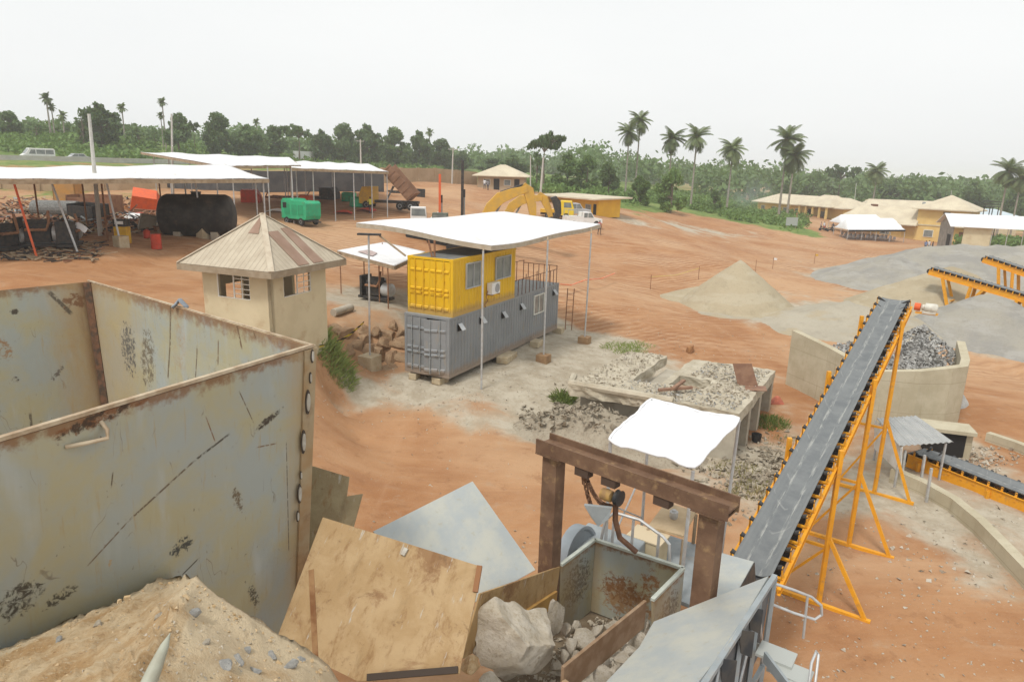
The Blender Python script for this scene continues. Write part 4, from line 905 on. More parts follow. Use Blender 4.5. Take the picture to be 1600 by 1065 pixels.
bwall([W1, W1.lerp(F1, .5)+V(.15, .0, -.25), F1+V(-.1, .1, -.45), F1+V(.35, -.35, -.55)]).build('left_wall', BUNKM, bk)
fm = pz(1440, 580, 1.75)
opx0, opx1 = pz(1440, 690, -.8), pz(1492, 690, -.8)
bwall([F1+V(.37, -.36, -.55), fm, pz(1490, 575, 1.9), pz(1513, 572, 1.9), pz(1516, 562, 1.95), W2]).build('front_wall', BUNKM, bk)
mb_ = pz(1468, 672, 0)-V(0, .0, 0); MB().box((mb_.x, mb_.y-.35, -.35), (1.25, .9, 1.2), -.3).build('tunnel_mouth', DARKIN, bk)
MB().box((mb_.x+.75, mb_.y-.45, -.4), (.22, 1.1, 1.3), -.3).build('tunnel_jamb', BUNKM, bk); MB().box((mb_.x, mb_.y-.45, .30), (1.75, 1.1, .14), -.3).build('tunnel_lintel', BUNKM, bk)
# coarse grey rock in the bunker
def heap(name, label, cx, cy, z0, pk, rx, ry, rz, m, cat='gravel pile', nz=.12, flat=1.0, ridge=0.0, n=70, fine=.04, sharp=1.0):
    b = MB(); ca, sa = math.cos(rz), math.sin(rz)
    us = np.linspace(-1, 1, n+1); X, Y = np.meshgrid(us, us)
    q = np.sqrt(np.maximum(np.abs(X)-ridge, 0)**2/(1-ridge)**2+Y**2)
    x = cx+(X*rx)*ca-(Y*ry)*sa; y = cy+(X*rx)*sa+(Y*ry)*ca
    h = pk*np.clip(1.0-q, -.3, 1); k = .10*pk; h = np.where(h > pk-2*k, pk-2*k+k*(1-np.exp(-(h-pk+2*k)/k)), h) if sharp < 1 else h
    h = h*(1+nz*fbm(x*.35, y*.35, 3))+nz*pk*.5*fbm(x*.25+9, y*.25, 3)*np.clip(1-q, 0, 1)+fine*fbm(x*2.2, y*2.2, 3)
    z = z0+h
    zz = tz_arr(x.ravel().copy(), y.ravel().copy()).reshape(x.shape)
    z = np.where(q > 1.0, np.minimum(z, zz-.06), z)
    vs = np.stack([x.ravel(), y.ravel(), z.ravel()], 1).tolist(); W_ = n+1
    b.add(vs, [(j*W_+i, j*W_+i+1, (j+1)*W_+i+1, (j+1)*W_+i) for j in range(n) for i in range(n)])
    return tag(b.build(name, m, None, 'all'), label, cat)
def gravel_mat(name, a, b_, c_, sc_=3):
    t = NT(name); p = t.pos(); n = t.noise(p, .28, 5, .6); f = t.noise(p, sc_*3, 6, .75); s2 = t.noise(t.map(p, (.5, .5, 2.5)), .6, 4, .6)
    k = t.mix(t.step(n, .36, .62), a, b_); k = t.mix(t.math('MULTIPLY', t.step(s2, .48, .62), .75), k, c_); k = t.mix(t.math('MULTIPLY', t.step(t.noise(p, 1.1, 6, .75), .52, .66), .5), k, tuple(x*.74 for x in b_)); k = t.mix(t.math('MULTIPLY', t.step(f, .52, .7), .45), k, tuple(x*.6 for x in a))
    t.bump(t.math('ADD', f, t.noise(p, sc_*9, 3, .7)), .5, .05); return t.base(k, .97)
GRV = gravel_mat('grey_gravel', (.27, .26, .235), (.33, .31, .26), (.36, .345, .31))
GRVT = gravel_mat('tan_stone_dust', (.36, .30, .20), (.41, .345, .235), (.44, .385, .28))
GRVD = gravel_mat('pale_stone_dust', (.36, .325, .255), (.41, .37, .29), (.38, .31, .20))
p = pd(1150, 470, 55.5)
heap('sand_heap', 'tan cone of stone sand standing alone on the red ground', p.x, p.y, tz(p.x, p.y)-.15, 4.15, 5.2, 5.0, .2, GRVT, 'sand heap', .07, fine=.03)
p = pd(1065, 470, 57.5); heap('sand_heap', 'low spread of tan sand left of the tall cone', p.x+1.2, p.y, tz(p.x, p.y)-.2, 1.5, 4.5, 3.4, .1, GRVT, 'sand heap', .2, fine=.05)
p = pd(1200, 488, 53); heap('dust_apron', 'flat pale dust apron at the foot of the tan sand cone', p.x-1.5, p.y-.6, tz(p.x, p.y)-.1, .55, 9, 3.0, .1, GRVD, 'dust spread', .3, fine=.05)
p = pd(1500, 400, 77); heap('gravel_heap', 'broad grey gravel ridge stretching to the right frame edge', p.x+8, p.y+2, tz(p.x, p.y)-.3, 4.8, 25, 12, .12, GRV, 'gravel heap', .16, ridge=.35, n=110, fine=.06)
p = pd(1395, 430, 73); heap('gravel_heap', 'low grey gravel tongue at the left end of the broad ridge', p.x+1, p.y+1, tz(p.x, p.y)-.1, 3.3, 9.5, 7.5, .3, GRV, 'gravel heap', .25, fine=.06)
p = pd(1462, 505, 58.5); heap('gravel_heap', 'pale brownish dust cone below the nearer stockpile conveyor', p.x+.4, p.y, tz(p.x, p.y)-.2, 4.2, 8.6, 7.0, -.2, GRVT, 'gravel heap', .14, fine=.05, sharp=.5)
p = pd(1535, 500, 50); heap('gravel_heap', 'grey gravel slope right of the dust cone under the conveyors', p.x+.6, p.y, tz(p.x, p.y)-.2, 3.5, 7.2, 6.2, .1, GRV, 'gravel heap', .2, fine=.07, sharp=.5)
p = pd(1290, 500, 51); heap('gravel_heap', 'low pale dust mound behind the concrete bunker', p.x+1.5, p.y, tz(p.x, p.y)-.15, 1.9, 8, 5.5, .1, GRVD, 'gravel heap', .18, fine=.04)
HPC = pd(1436, 545, 33.5); IN = [W1, F1, fm, pz(1513, 572, 1.9), W2, V(19, 37, 0)]
def inside(x, y, m_=.35):
    for i in range(len(IN)):
        a, c_ = IN[i], IN[(i+1) % len(IN)]; ex_, ey_ = c_.x-a.x, c_.y-a.y; l_ = math.hypot(ex_, ey_)
        if (ex_*(y-a.y)-ey_*(x-a.x))/l_ < m_: return False
    return True
hp = heap('rock_heap', 'heap of coarse grey crushed rock inside the concrete bunker', HPC.x, HPC.y, -.9, 3.5, 2.6, 2.3, .1, ROCKG, 'rock heap', .08)
b = MB()
for _ in range(4200):
    a = random.uniform(0, 6.28); q = math.sqrt(random.random())*.98; x, y = HPC.x+4.2*q*math.cos(a), HPC.y+4.0*q*math.sin(a)
    if not inside(x, y): continue
    z = max(1.1, -.9+3.6*(1-q*.9)+.05); s = random.uniform(.05, .15)
    qv = [Vector((random.gauss(0, 1), random.gauss(0, 1), random.gauss(0, .8))).normalized()*s for _ in range(6)]
    b.add([V(x, y, z)+k for k in qv], [(0, 1, 2), (0, 2, 3), (0, 3, 1), (1, 4, 2), (2, 4, 3), (3, 4, 1), (0, 5, 1), (2, 5, 4)])
st_ = b.build('crushed_rock', ROCKG, None); tag(st_, 'angular grey rocks covering the heap in the concrete bunker', 'crushed rock', kind='stuff')
# sheet roof over the tunnel belt
CORR = NT('corrugated_sheet'); uv = CORR.uv(); s_ = CORR.sep(uv); n = CORR.noise(uv, 3, 6, .7)
c = CORR.mix(CORR.step(n, .35, .65), (.42, .43, .42), (.50, .50, .48)); c = CORR.mix(CORR.math('MULTIPLY', CORR.step(CORR.noise(CORR.map(uv, (1, 6, 1)), 3, 6, .7), .6, .7), .6), c, (.30, .18, .11))
CORR.bump(CORR.math('SINE', CORR.math('MULTIPLY', s_[0], 150)), .6, .03); CORRM = CORR.base(c, .5, .3)
sr = thing('sheet_shelter', 'patched corrugated sheet roof with white side plate in front of the bunker', 'shelter', pz(1420, 720, -.8))
RZ = [pd(1372, 653, 27.0), pd(1430, 650, 27.6), pd(1488, 691, 24.6), pd(1385, 692, 24.0)]
RZ = [pz(1370, 653, .95), pz(1432, 649, .95), pz(1490, 690, .72), pz(1405, 696, .72)]
MB().sheet(lambda u_, v_: RZ[3].lerp(RZ[2], u_).lerp(RZ[0].lerp(RZ[1], u_), v_)+V(0, 0, .02*math.sin(u_*60)), 60, 4, .015, uv=True).build('roof_sheet', CORRM, sr)
sp_ = [pz(1367, 656, .85), pz(1410, 697, .68), V(0, 0, 0), V(0, 0, 0)]; sp_[2] = pd(1407, 740, sp_[1].y-.25); sp_[3] = pd(1366, 700, sp_[0].y-.5)
MB().plate(sp_, .03).build('side_plate', mat('white_side_plate', (.62, .61, .57), (.54, .52, .47), 2, .7, dirt=(.4, .3, .2)), sr)
for X, Y in ((1408, 700), (1478, 692), (1375, 660)):
    p = pz(X, Y, .66); MB().beam((p.x, p.y, -1), p, .06).build('post', GALV, sr)
for k, (X, Y) in enumerate(((1410, 742), (1440, 750), (1450, 772))):
    p = pz(X, Y, -.5); MB().beam((p.x, p.y, -1.2), (p.x-.05, p.y, .45), .07).build('strut', GALV, sr)
# trench kerb
K = [pz(*q, -.3) for q in ((1392, 732), (1440, 752), (1485, 777), (1525, 810), (1562, 848), (1610, 898), (1680, 975))]
tag(bwall(K, .32).build('trench_wall', BUNKM, None), 'low pale concrete wall curving along the trench at the right', 'wall')
K2 = [q+V(6.2, 4.2, -.1) for q in K]; tag(bwall(K2, .3).build('trench_wall', BUNKM, None), 'far concrete side of the trench behind the low dark conveyor', 'wall')

# ================================================================== RUINED SLAB
F = pz(1155, 644, 1.0); Lc = pz(888, 601, 1.0); Rc = pz(1212, 578, 1.0)
e1s = (Lc-F); ls1 = e1s.length; e1s.normalize(); e2s = (Rc-F); ls2 = e2s.length; e2s.normalize()
sl_ = thing('ruined_slab', 'broken pale concrete slab on fin walls strewn with rubble and open pits', 'concrete slab', (F.x-4, F.y+3, -.9))
xs_ = [0, 2.0, 3.4, 3.75, 5.0, ls1]; ys_ = [0, 2.2, 3.9, ls2]
pits = {(1, 1), (3, 1), (3, 2)}
b = MB()
for i in range(5):
    for j in range(3):
        if (i, j) in pits: continue
        jag = .0
        c_ = F+e1s*(xs_[i]+xs_[i+1])/2+e2s*(ys_[j]+ys_[j+1])/2-V(0, 0, .22)
        b.obox(c_, e1s*(xs_[i+1]-xs_[i])/2, e2s*(ys_[j+1]-ys_[j])/2, V(0, 0, .22-.004*((i+j) % 2)))
SLABM = mat('rubbled_concrete', (.50, .45, .35), (.40, .35, .26), 1.2, .95, bump=.6, bscale=12, dirt=(.26, .23, .18), dirt_amt=.7, dscale=1.5)
dko = b.build('deck', SLABM, sl_)
bmd = bmesh.new(); bmd.from_mesh(dko.data); bmesh.ops.subdivide_edges(bmd, edges=bmd.edges[:], cuts=9, use_grid_fill=True)
for v in bmd.verts:
    w_ = v.co+off(sl_); n_ = fbm(w_.x*1.1+w_.z, w_.y*1.1+w_.z*2, 4); m_ = fbm(w_.x*1.7+40+w_.z*3, w_.y*1.7, 3); n2_ = fbm(w_.x*4+w_.z*3, w_.y*4, 3); v.co += V(n_*.10+n2_*.09, m_*.10+n2_*.09, min(0, fbm(w_.x*.9+7, w_.y*.9, 3))*.15+.05*fbm(w_.x*5, w_.y*5, 3))
bmd.to_mesh(dko.data); bmd.free()
for i, j in pits:
    c_ = F+e1s*(xs_[i]+xs_[i+1])/2+e2s*(ys_[j]+ys_[j+1])/2-V(0, 0, .75); MB().obox(c_, e1s*(xs_[i+1]-xs_[i])/2, e2s*(ys_[j+1]-ys_[j])/2, V(0, 0, .05)).build('pit_floor', CONC, sl_)
for f, ln_ in ((.22, 1.4), (2.2, 1.2), (4.2, 1.0), (ls2-.25, .8)):
    c_ = F+e1s*.7+e2s*f-V(0, 0, 1.35); MB().obox(c_, e1s*.68, e2s*.2, V(0, 0, .91)).build('fin_wall', CONC, sl_)
c_ = F+e1s*1.5+e2s*ls2*.5-V(0, 0, 1.35); MB().obox(c_, e1s*.1, e2s*ls2*.48, V(0, 0, .9)).build('back_wall', BUNKM, sl_)
c_ = F+e1s*ls1*.55+e2s*.9-V(0, 0, 1.35); MB().obox(c_, e1s*ls1*.42, e2s*.1, V(0, 0, .9)).build('back_wall', CONC, sl_)
MB().path([F+e1s*2.5+V(0, 0, .03)-e2s*.02, F+e1s*5+V(0, 0, .06), F+e1s*(ls1)+V(0, 0, .02)+e2s*.2, F+e1s*(ls1+.4)+e2s*1.4], .16, 7).build('broken_edge', SLABM, sl_, True)
ROCKD = rock_mat('dull_brown_rubble', (.30, .255, .19), (.37, .325, .25), (.20, .165, .12))
def scatter(name, label, cat, pts, m, lo, hi, flat=.7):
    b = MB()
    for p in pts:
        s = random.uniform(lo, hi)*random.uniform(.5, 1); q = [Vector((random.gauss(0, 1), random.gauss(0, 1), random.gauss(0, flat))).normalized()*s for _ in range(6)]
        b.add([p+k for k in q], [(0, 1, 2), (0, 2, 3), (0, 3, 1), (1, 4, 2), (2, 4, 3), (3, 4, 1), (0, 5, 1), (2, 5, 4)])
    return tag(b.build(name, m, None), label, cat, kind='stuff')
def onslab(n, x0, x1, y0, y1): return [F+e1s*random.uniform(x0, x1)+e2s*random.uniform(y0, y1)+V(0, 0, .02) for _ in range(n)]
pts = [p for p in onslab(260, .2, 5.0, .1, 2.1)+onslab(300, 0.2, 3, 4, ls2-.2)+onslab(420, 5.1, ls1, .2, ls2)+onslab(200, 0.1, 1.9, 2.0, 4)]
scatter('stone_rubble', 'grey stone rubble strewn over the ruined slab', 'rubble', pts, ROCKT, .03, .12)
scatter('stone_rubble', 'grey chippings lying on the right half of the ruined slab', 'rubble', onslab(330, .2, 5, .1, 2.1)+onslab(200, .2, 3, 4, ls2-.2), ROCKG, .02, .09)
pts = []
for _ in range(500):
    q = F+e1s*random.uniform(1.5, 9)+V(0, -random.uniform(-.6, 1.9), 0); r_ = max(0, 1-math.hypot(((q-F).dot(e1s)-5.4)/4.6, (q.y-((F+e1s*(q-F).dot(e1s)).y-.7))/1.9)); pts.append(V(q.x, q.y, max(tz(q.x, q.y), -1.1+1.75*r_)+.04))
for _ in range(700):
    X, Y = random.uniform(862, 1010), random.gauss(655, 22)
    p = gp(X, Y, 20, 40); pts.append(p+V(0, 0, .03))
for _ in range(700):
    X, Y = random.gauss(1180, 45), random.gauss(740, 28); p = gp(X, Y, 15, 40); pts.append(p+V(0, 0, .02))
heap('rubble_bank', 'bank of brown grey rubble heaped against the front of the ruined slab', (F+e1s*5.4).x-.1, (F+e1s*5.4).y-.7, -1.1, 1.75, 4.6, 1.9, math.atan2(e1s.y, e1s.x), ROCKD, 'rubble', .35, fine=.16)
scatter('rubble_spill', 'brown grey rubble spilled below and before the ruined slab', 'rubble', pts, ROCKD, .05, .22)
RB_ = mat('brown_scrap_steel', (.22, .12, .08), (.29, .17, .11), 3, .8)
q = F+e1s*.9+e2s*3.6; tag(MB().plate([q, q+V(.75, -.3, .1), q+V(.45, -.1, 1.0), q+V(-.25, .2, .9)], .03).build('scrap_plate', RB_, None), 'brown steel plate standing tilted on the right end of the slab', 'steel plate')
q = F+e1s*.5+e2s*3.0; tag(MB().plate([q, q+V(.8, -.4, .12), q+V(1.0, .3, .1), q+V(.25, .6, .03)], .03).build('scrap_plate', RB_, None), 'brown steel plate lying flat at the right end of the slab', 'steel plate')
q = F+e1s*3.4+e2s*.9+V(0, 0, .1); bb = thing('scrap_beam', 'crossed pieces of rusty brown beam lying among rubble on the slab', 'scrap', q)
MB().beam(q, q+V(1.4, .1, .12), .16, .1).build('flat_bar', RB_, bb); MB().beam(q+V(.5, -.3, .16), q+V(1.2, .7, .22), .14, .1).build('cross_bar', RB_, bb)
scatter('loose_stones', 'pale loose stones dotted over the red ground round the conveyor legs', 'stones',
        [gp(random.uniform(1210, 1600), random.uniform(760, 1064), 9, 40)+V(0, 0, .0) for _ in range(520)]+[gp(random.uniform(560, 900), random.uniform(640, 900), 9, 40) for _ in range(130)], ROCKT, .02, .075)
scatter('loose_stones', 'small grey stones and chips over the dusty pad round the containers', 'stones', [gp(random.gauss(760, 130), random.gauss(600, 35), 14, 60) for _ in range(1300)]+[gp(random.uniform(900, 1250), random.uniform(470, 560), 20, 80) for _ in range(500)], ROCKT, .02, .08)
scatter('loose_stones', 'larger pale stones beside the trench wall and behind the sheet roof', 'stones',
        [gp(random.gauss(1520, 35), random.gauss(715, 12), 15, 40)+V(0, 0, .03) for _ in range(320)]+[gp(random.gauss(1500, 60), random.gauss(850, 50), 9, 40) for _ in range(160)], ROCKT, .04, .13)

q = gp(1181, 690, 15, 45); tag(MB().lathe(q, [(.14, 0), (.17, .02), (.21, .36), (.19, .36), (.15, .04)], 16).build('black_bucket', BLACK, None, True), 'black bucket on the ground by the right end of the slab', 'bucket')
q = gp(1213, 629, 15, 45); tag(MB().sheet(lambda u_, v_: q+V((u_-.5)*.7, (v_-.5)*.5, .35*math.sin(math.pi*u_)*math.sin(math.pi*v_)+.06*fbm(u_*5, v_*5)), 10, 8, .03).build('red_sack', mat('faded_red_sack', (.48, .15, .09), (.38, .12, .08), 6, .9), None, 'all'), 'faded red sack lying between slab and bunker', 'sack')
q = gp(1078, 549, 20, 60); rock(q+V(0, 0, .12), (.5, .4, .35), mat('orange_brown_lump', (.36, .18, .08), (.28, .14, .06), 4, .95), 'orange brown lump of earth on the back edge of the slab')
q0, q1 = gp(1016, 452, 30, 130)+V(0, 0, 1.1), gp(1091, 437, 30, 130)+V(0, 0, 1.1); tag(MB().path([q0, q0.lerp(q1, .5)-V(0, 0, .25), q1], .02, 5).build('marker_tape', mat('yellow_tape', (.62, .50, .12), None, 1, .6), None), 'thin yellow tape strung between two stakes left of the sand cone', 'tape')
# ================================================================== CONTAINERS
CY, CL, CW = 1.10, 12.19, 2.44
CP0 = V(-2.818, 30.07, .32)
def c_local(px, py, z0=0, x0=0):     # where a sight line meets the long side of the stack, in its own metres
    n = V(math.sin(CY), -math.cos(CY), 0); d = ray(px, py); k = (CP0-CAM).dot(n)/d.dot(n); q = CAM+d*k-CP0
    return q.x*math.cos(CY)+q.y*math.sin(CY)-x0, q.z-z0
def cmat(name, a, b_, dirt):
    t = NT(name); p = t.obj(); n = t.noise(p, .8, 4); c = t.mix(t.step(n, .35, .65), a, b_)
    c = t.mix(t.math('MULTIPLY', t.step(t.noise(t.map(p, (4, 4, .5)), 1.5, 6, .7), .54, .70), .7), c, dirt); c = t.mix(t.math('MULTIPLY', t.step(t.noise(t.map(p, (7, 7, .35)), 1.1, 5, .75), .60, .70), .6), c, tuple(x*.55 for x in b_)); z_ = t.sep(p)[2]; c = t.mix(t.math('MULTIPLY', t.step(t.math('ADD', z_, t.math('MULTIPLY', t.noise(p, 3, 5, .7), -.5)), .25, -.1), .6), c, (.30, .20, .12))
    c = t.mix(t.math('MULTIPLY', t.step(t.noise(p, 12, 5, .75), .68, .74), .6), c, (.2, .1, .05)); t.b.inputs['Specular IOR Level'].default_value = .35
    return t.base(c, .5)
YC = cmat('yellow_container_paint', (.74, .46, .012), (.70, .42, .012), (.50, .30, .03)); GC = cmat('grey_container_paint', (.25, .265, .275), (.215, .23, .24), (.31, .27, .21))
def container(name, label, L, H, m, holes, roofm, door_angle=0.0):
    T = thing(name, label, 'container')
    fr = .12
    b = MB()
    for x in (.06, L-.06):
        for y in (.06, CW-.06): b.box((x, y, H/2), (.12, .12, H))
    for z in (.08, H-.05):
        for y in (.05, CW-.05): b.box((L/2, y, z), (L-.24, .1, .16 if z < 1 else .1))
        for x in (.05, L-.05): b.box((x, CW/2, z), (.1, CW-.24, .16 if z < 1 else .1))
    for x in (.09, L-.09):
        for y in (.09, CW-.09):
            for z in (.06, H-.06): b.box((x, y, z), (.19, .19, .125))
    b.build('frame', m, T)
    def corr(y, flip, name_):
        pts = []; x = .13; k = 0; pitch = .28
        while x < L-.13:
            o = .035 if k % 2 else 0; pts += [(x, o), (min(x+.09, L-.13), o)]; x += .14; k += 1
        pts.append((L-.13, 0)); b = MB(); sgn = -1 if flip else 1
        zs = [.16, H-.1]
        vs = [(a, y+sgn*(.035-o), z) for z in zs for a, o in pts]; n = len(pts)
        b.add(vs, [(i, i+1, n+i+1, n+i) for i in range(n-1)]); b.build(name_, m, T)
    corr(.0, False, 'side_panel'); corr(CW, True, 'side_panel')
    MB().box((L/2, CW/2, H-.02), (L-.2, CW-.2, .03)).build('roof', roofm, T)
    MB().box((L/2, CW/2, .12), (L-.24, CW-.24, .04)).build('floor', DARK, T)
    MB().box((L-.05, CW/2, H/2), (.04, CW-.24, H-.2)).build('end_panel', m, T)
    DKIN = MB().box((.16, CW/2, H/2), (.02, CW-.26, H-.24)); DKIN.build('door_gap', DARKIN, T)
    lw = (CW-.28)/2
    for s_ in (0, 1):
        b = MB(); y0 = .14+s_*(lw+.01); h0, h1 = .17, H-.13
        b.box((.04, y0+lw/2, (h0+h1)/2), (.05, lw, h1-h0))
        for f0, f1 in ((.02, .10), (.12, .28), (.31, .37), (.40, .46), (.50, .74), (.77, .83), (.86, .98)):
            zc = h0+(h1-h0)*(f0+f1)/2; hh = (h1-h0)*(f1-f0)
            if f1-f0 < .1: 
                for q_ in (.22, .55, .85): b.prism([(.015, zc-hh/2), (-.028, zc-hh/4), (-.028, zc+hh/4), (.015, zc+hh/2)], y0+lw*(q_-.14), y0+lw*(q_+.13), 'y')
        d = b.build('door', m, T)
        for q_ in (.30, .72):
            bb = MB(); bb.tube((-.045, y0+lw*q_, h0-.02), (-.045, y0+lw*q_, h1+.03), .018, 8)
            for zz in (.35, .9, 1.6, 2.2): bb.box((-.03, y0+lw*q_, zz), (.05, .07, .05))
            bb.box((-.06, y0+lw*q_+.12, 1.05), (.02, .26, .035))
            bb.build('lock_bar', GREYM if m is GC else m, d)
        if s_ == 0 and door_angle:
            px = V(.03, .14, 0); Mx = Matrix.Translation(px)@Matrix.Rotation(door_angle, 4, 'Z')@Matrix.Translation(-px); d.matrix_local = Mx
    return T
grey_c = container('grey_container', 'long grey shipping container forming the lower storey, one door ajar', CL, 2.80, GC, [], GREYM, R(16))
HC_ = 2.80
WF = mat('white_window_frame', (.70, .70, .64), None, 1, .5); WFG = mat('grey_window_frame', (.42, .44, .44), None, 1, .5)
def window(T, x0, x1, z0, z1, fm, y=-.03, mull=1, open_half=False):
    b = MB(); w_ = .05
    for x in (x0, x1): b.box((x, y, (z0+z1)/2), (w_, .07, z1-z0+w_))
    for z in (z0, z1): b.box(((x0+x1)/2, y, z), (x1-x0-w_, .07, w_))
    for k in range(mull): b.box((x0+(x1-x0)*(k+1)/(mull+1), y, (z0+z1)/2), (w_*.7, .06, z1-z0-w_))
    f = b.build('window', fm, T)
    MB().box(((x0+x1)/2, y+.012, (z0+z1)/2), (x1-x0-w_, .012, z1-z0-w_)).build('pane', GLASS, f)
    return f
a = c_local(834, 475); b_ = c_local(848, 470)
x0w, x1w = c_local(834, 475)[0], c_local(849, 470)[0]
z1w = c_local(842, 460)[1]; z0w = c_local(842, 488)[1]
window(grey_c, x0w, x1w, z0w, z1w, WF)
for px, py in ((718, 511), (752, 500), (786, 492), (814, 479), (865, 457)):
    x, z = c_local(px, py); b = MB(); b.box((x, -.012, z), (.30, .03, .34)); v_ = b.build('vent', DARKIN, grey_c)
    MB().plate([(x-.16, -.03, z+.18), (x+.16, -.03, z+.18), (x+.16, -.26, z-.10), (x-.16, -.26, z-.10)], .015).build('flap', mat('pale_flap', (.44, .46, .47), None, 1, .5) if 'pale_flap' not in bpy.data.materials else bpy.data.materials['pale_flap'], v_)
place(grey_c, CP0, CY)
YX = .273
yel_c = container('yellow_container', 'short yellow shipping container standing on the near end of the grey one', 6.06, 2.60, YC, [], mat('dark_grey_roof', (.13, .135, .13), (.18, .18, .17), 2, .8))
for (pa, pb_) in (((728, 427), (750, 424)), ((774, 415), (797, 410))):
    xa, xb = c_local(*pa)[0]-YX, c_local(*pb_)[0]-YX
    xm = (pa[0]+pb_[0])/2
    top, bot = (404, 448) if xm < 760 else (392, 434)
    z1, z0 = c_local(xm, top)[1]-2.8, c_local(xm, bot)[1]-2.8
    window(yel_c, xa, xb, z0, min(z1, 2.3), WFG)
place(yel_c, CP0+V(math.cos(CY)*YX, math.sin(CY)*YX, 2.8), CY)
x, z = c_local(766, 449)
ac = thing('air_conditioner', 'white air conditioner unit on bracket on the yellow container wall', 'air conditioner')
MB().box((0, -.19, 0), (.8, .30, .56)).build('casing', WHITEP, ac, bevel=.02)
MB().lathe((.1, -.345, 0), [(.02, 0), (.22, 0), (.22, .012), (.19, .016), (.02, .016)], 20, (0, -1, 0)).build('fan_grille', mat('grey_grille', (.25, .26, .26), (.4, .4, .4), 30, .6), ac)
MB().beam((-.3, .02, -.31), (-.3, -.36, -.31), .04).beam((.3, .02, -.31), (.3, -.36, -.31), .04).build('bracket', RUSTP, ac)
MB().path([(-.42, -.1, -.1), (-.5, -.06, -.4), (-.3, -.05, -.6), (-.6, -.05, -.75), (-.5, -.05, -.9)], .02, 6).build('pipe', RUSTP, ac)
place(ac, CP0+V(math.cos(CY)*x, math.sin(CY)*x, z), CY)
# rebar railing on the roof of the grey one
rb = thing('rebar_railing', 'rusty reinforcing bar railing standing on the roof of the grey container', 'railing')
RB2 = mat('rusty_rebar', (.14, .07, .05), (.20, .10, .06), 6, .85)
for k, x in enumerate(np.linspace(6.5, 12.0, 13)):
    h = 1.05 if k % 3 == 0 else .85; MB().tube((x, .1, 0), (x, .1, h), .022, 6).build('bar', RB2, rb)
    if k % 2 == 0: MB().tube((x, 2.3, 0), (x, 2.3, 1.2), .022, 6).build('bar', RB2, rb)
for y in np.linspace(.6, 2.0, 5): MB().tube((12.05, y, 0), (12.05, y, 1.05), .022, 6).build('bar', RB2, rb)
MB().tube((6.5, .1, .84), (12.05, .1, .84), .02, 6).tube((6.5, 2.3, 1.19), (12.05, 2.3, 1.19), .02, 6).tube((12.05, .1, 1.04), (12.05, 2.3, 1.04), .02, 6).build('top_rail', RB2, rb)
place(rb, CP0+V(0, 0, 2.8), CY)
br = thing('roof_bracket', 'pair of rusty angle irons standing up from the yellow container roof', 'bracket')
MB().beam((0, 0, 0), (-.15, .1, .75), .07).build('upright', RUSTP, br); MB().beam((.12, -.05, 0), (.12, -.05, .75), .07).build('upright', RUSTP, br)
q = V(math.cos(CY)*.5-math.sin(CY)*1.25, math.sin(CY)*.5+math.cos(CY)*1.25, 5.4); place(br, CP0+q, CY)
for X, Y, s, lb in ((688, 597, (.7, .5, .32), 'pale block under the near corner of the grey container'), (792, 562, (1.5, .6, .34), 'long concrete block under the middle of the grey container'), (838, 540, (.8, .5, .34), 'concrete block under the container between the middle block and far end'),
                     (872, 519, (.7, .6, .36), 'pale block under the far corner of the grey container'), (648, 590, (.5, .4, .3), 'block under the open door end of the grey container')):
    p = gp(X, Y, 20, 60); o = MB().box((0, 0, s[2]/2), s).build('support_block', BLOCK, None, bevel=.03); o.location = p-V(0, 0, .03); o.rotation_euler = (0, 0, CY+random.uniform(-.2, .2)); tag(o, lb, 'block')
p = gp(883, 515, 25, 60); rs = thing('rusty_ladder', 'rusty steel ladder frame leaning at the far end of the grey container', 'ladder', p)
for dx in (0, .4): MB().tube((p.x+dx, p.y, p.z), (p.x+dx+.05, p.y+.1, p.z+2.6), .03, 6).build('stile', RUSTP, rs)
for k in range(6): MB().tube((p.x, p.y, p.z+.4*k+.3), (p.x+.42, p.y, p.z+.4*k+.3), .016, 6).build('rung', RUSTP, rs)

# ---- big white canopy over the stack
CL_, CF, CR, CB = pd(557, 348, 34), pd(768, 383, 31), pd(938, 349, 41), pd(790, 331, 44)
cn_ = thing('container_canopy', 'large white sheet canopy on thin poles above the yellow container', 'canopy', (-2, 34, 0))
def canf(u_, v_):
    p = CL_.lerp(CF, u_).lerp(CB.lerp(CR, u_), v_)
    return p+V(0, 0, -.10*math.sin(math.pi*v_)*max(0, u_-.35)/.65 + .05*math.sin(9*v_+3*u_)+.06*math.sin(6*u_)*(1-v_) + .16*math.sin(math.pi*u_)*(1-v_)*.0)
MB().sheet(canf, 40, 40, .02).build('roof_sheet', WHITE_SHEET, cn_, 'all')
def fascia(u0, v0, u1, v1, n=16):
    b = MB(); P = [canf(u0+(u1-u0)*k/n, v0+(v1-v0)*k/n)-V(0, 0, .022) for k in range(n+1)]
    for a, b_ in zip(P, P[1:]): b.beam(a-V(0, 0, .11), b_-V(0, 0, .11), .05, .2)
    b.build('fascia_board', mat('pale_timber_fascia', (.46, .40, .31), (.40, .33, .24), 3, .85) if 'pale_timber_fascia' not in bpy.data.materials else bpy.data.materials['pale_timber_fascia'], cn_)
fascia(0, 0, 1, 0); fascia(1, 0, 1, 1); fascia(0, 0, 0, 1); fascia(0, 1, 1, 1)
b = MB()
for k in range(1, 9):
    for j in range(8): b.beam(canf(k/9, j/8*.96+.02)-V(0, 0, .16), canf(k/9, (j+1)/8*.96+.02)-V(0, 0, .16), .06, .1)
b.build('rafters', WOOD, cn_)
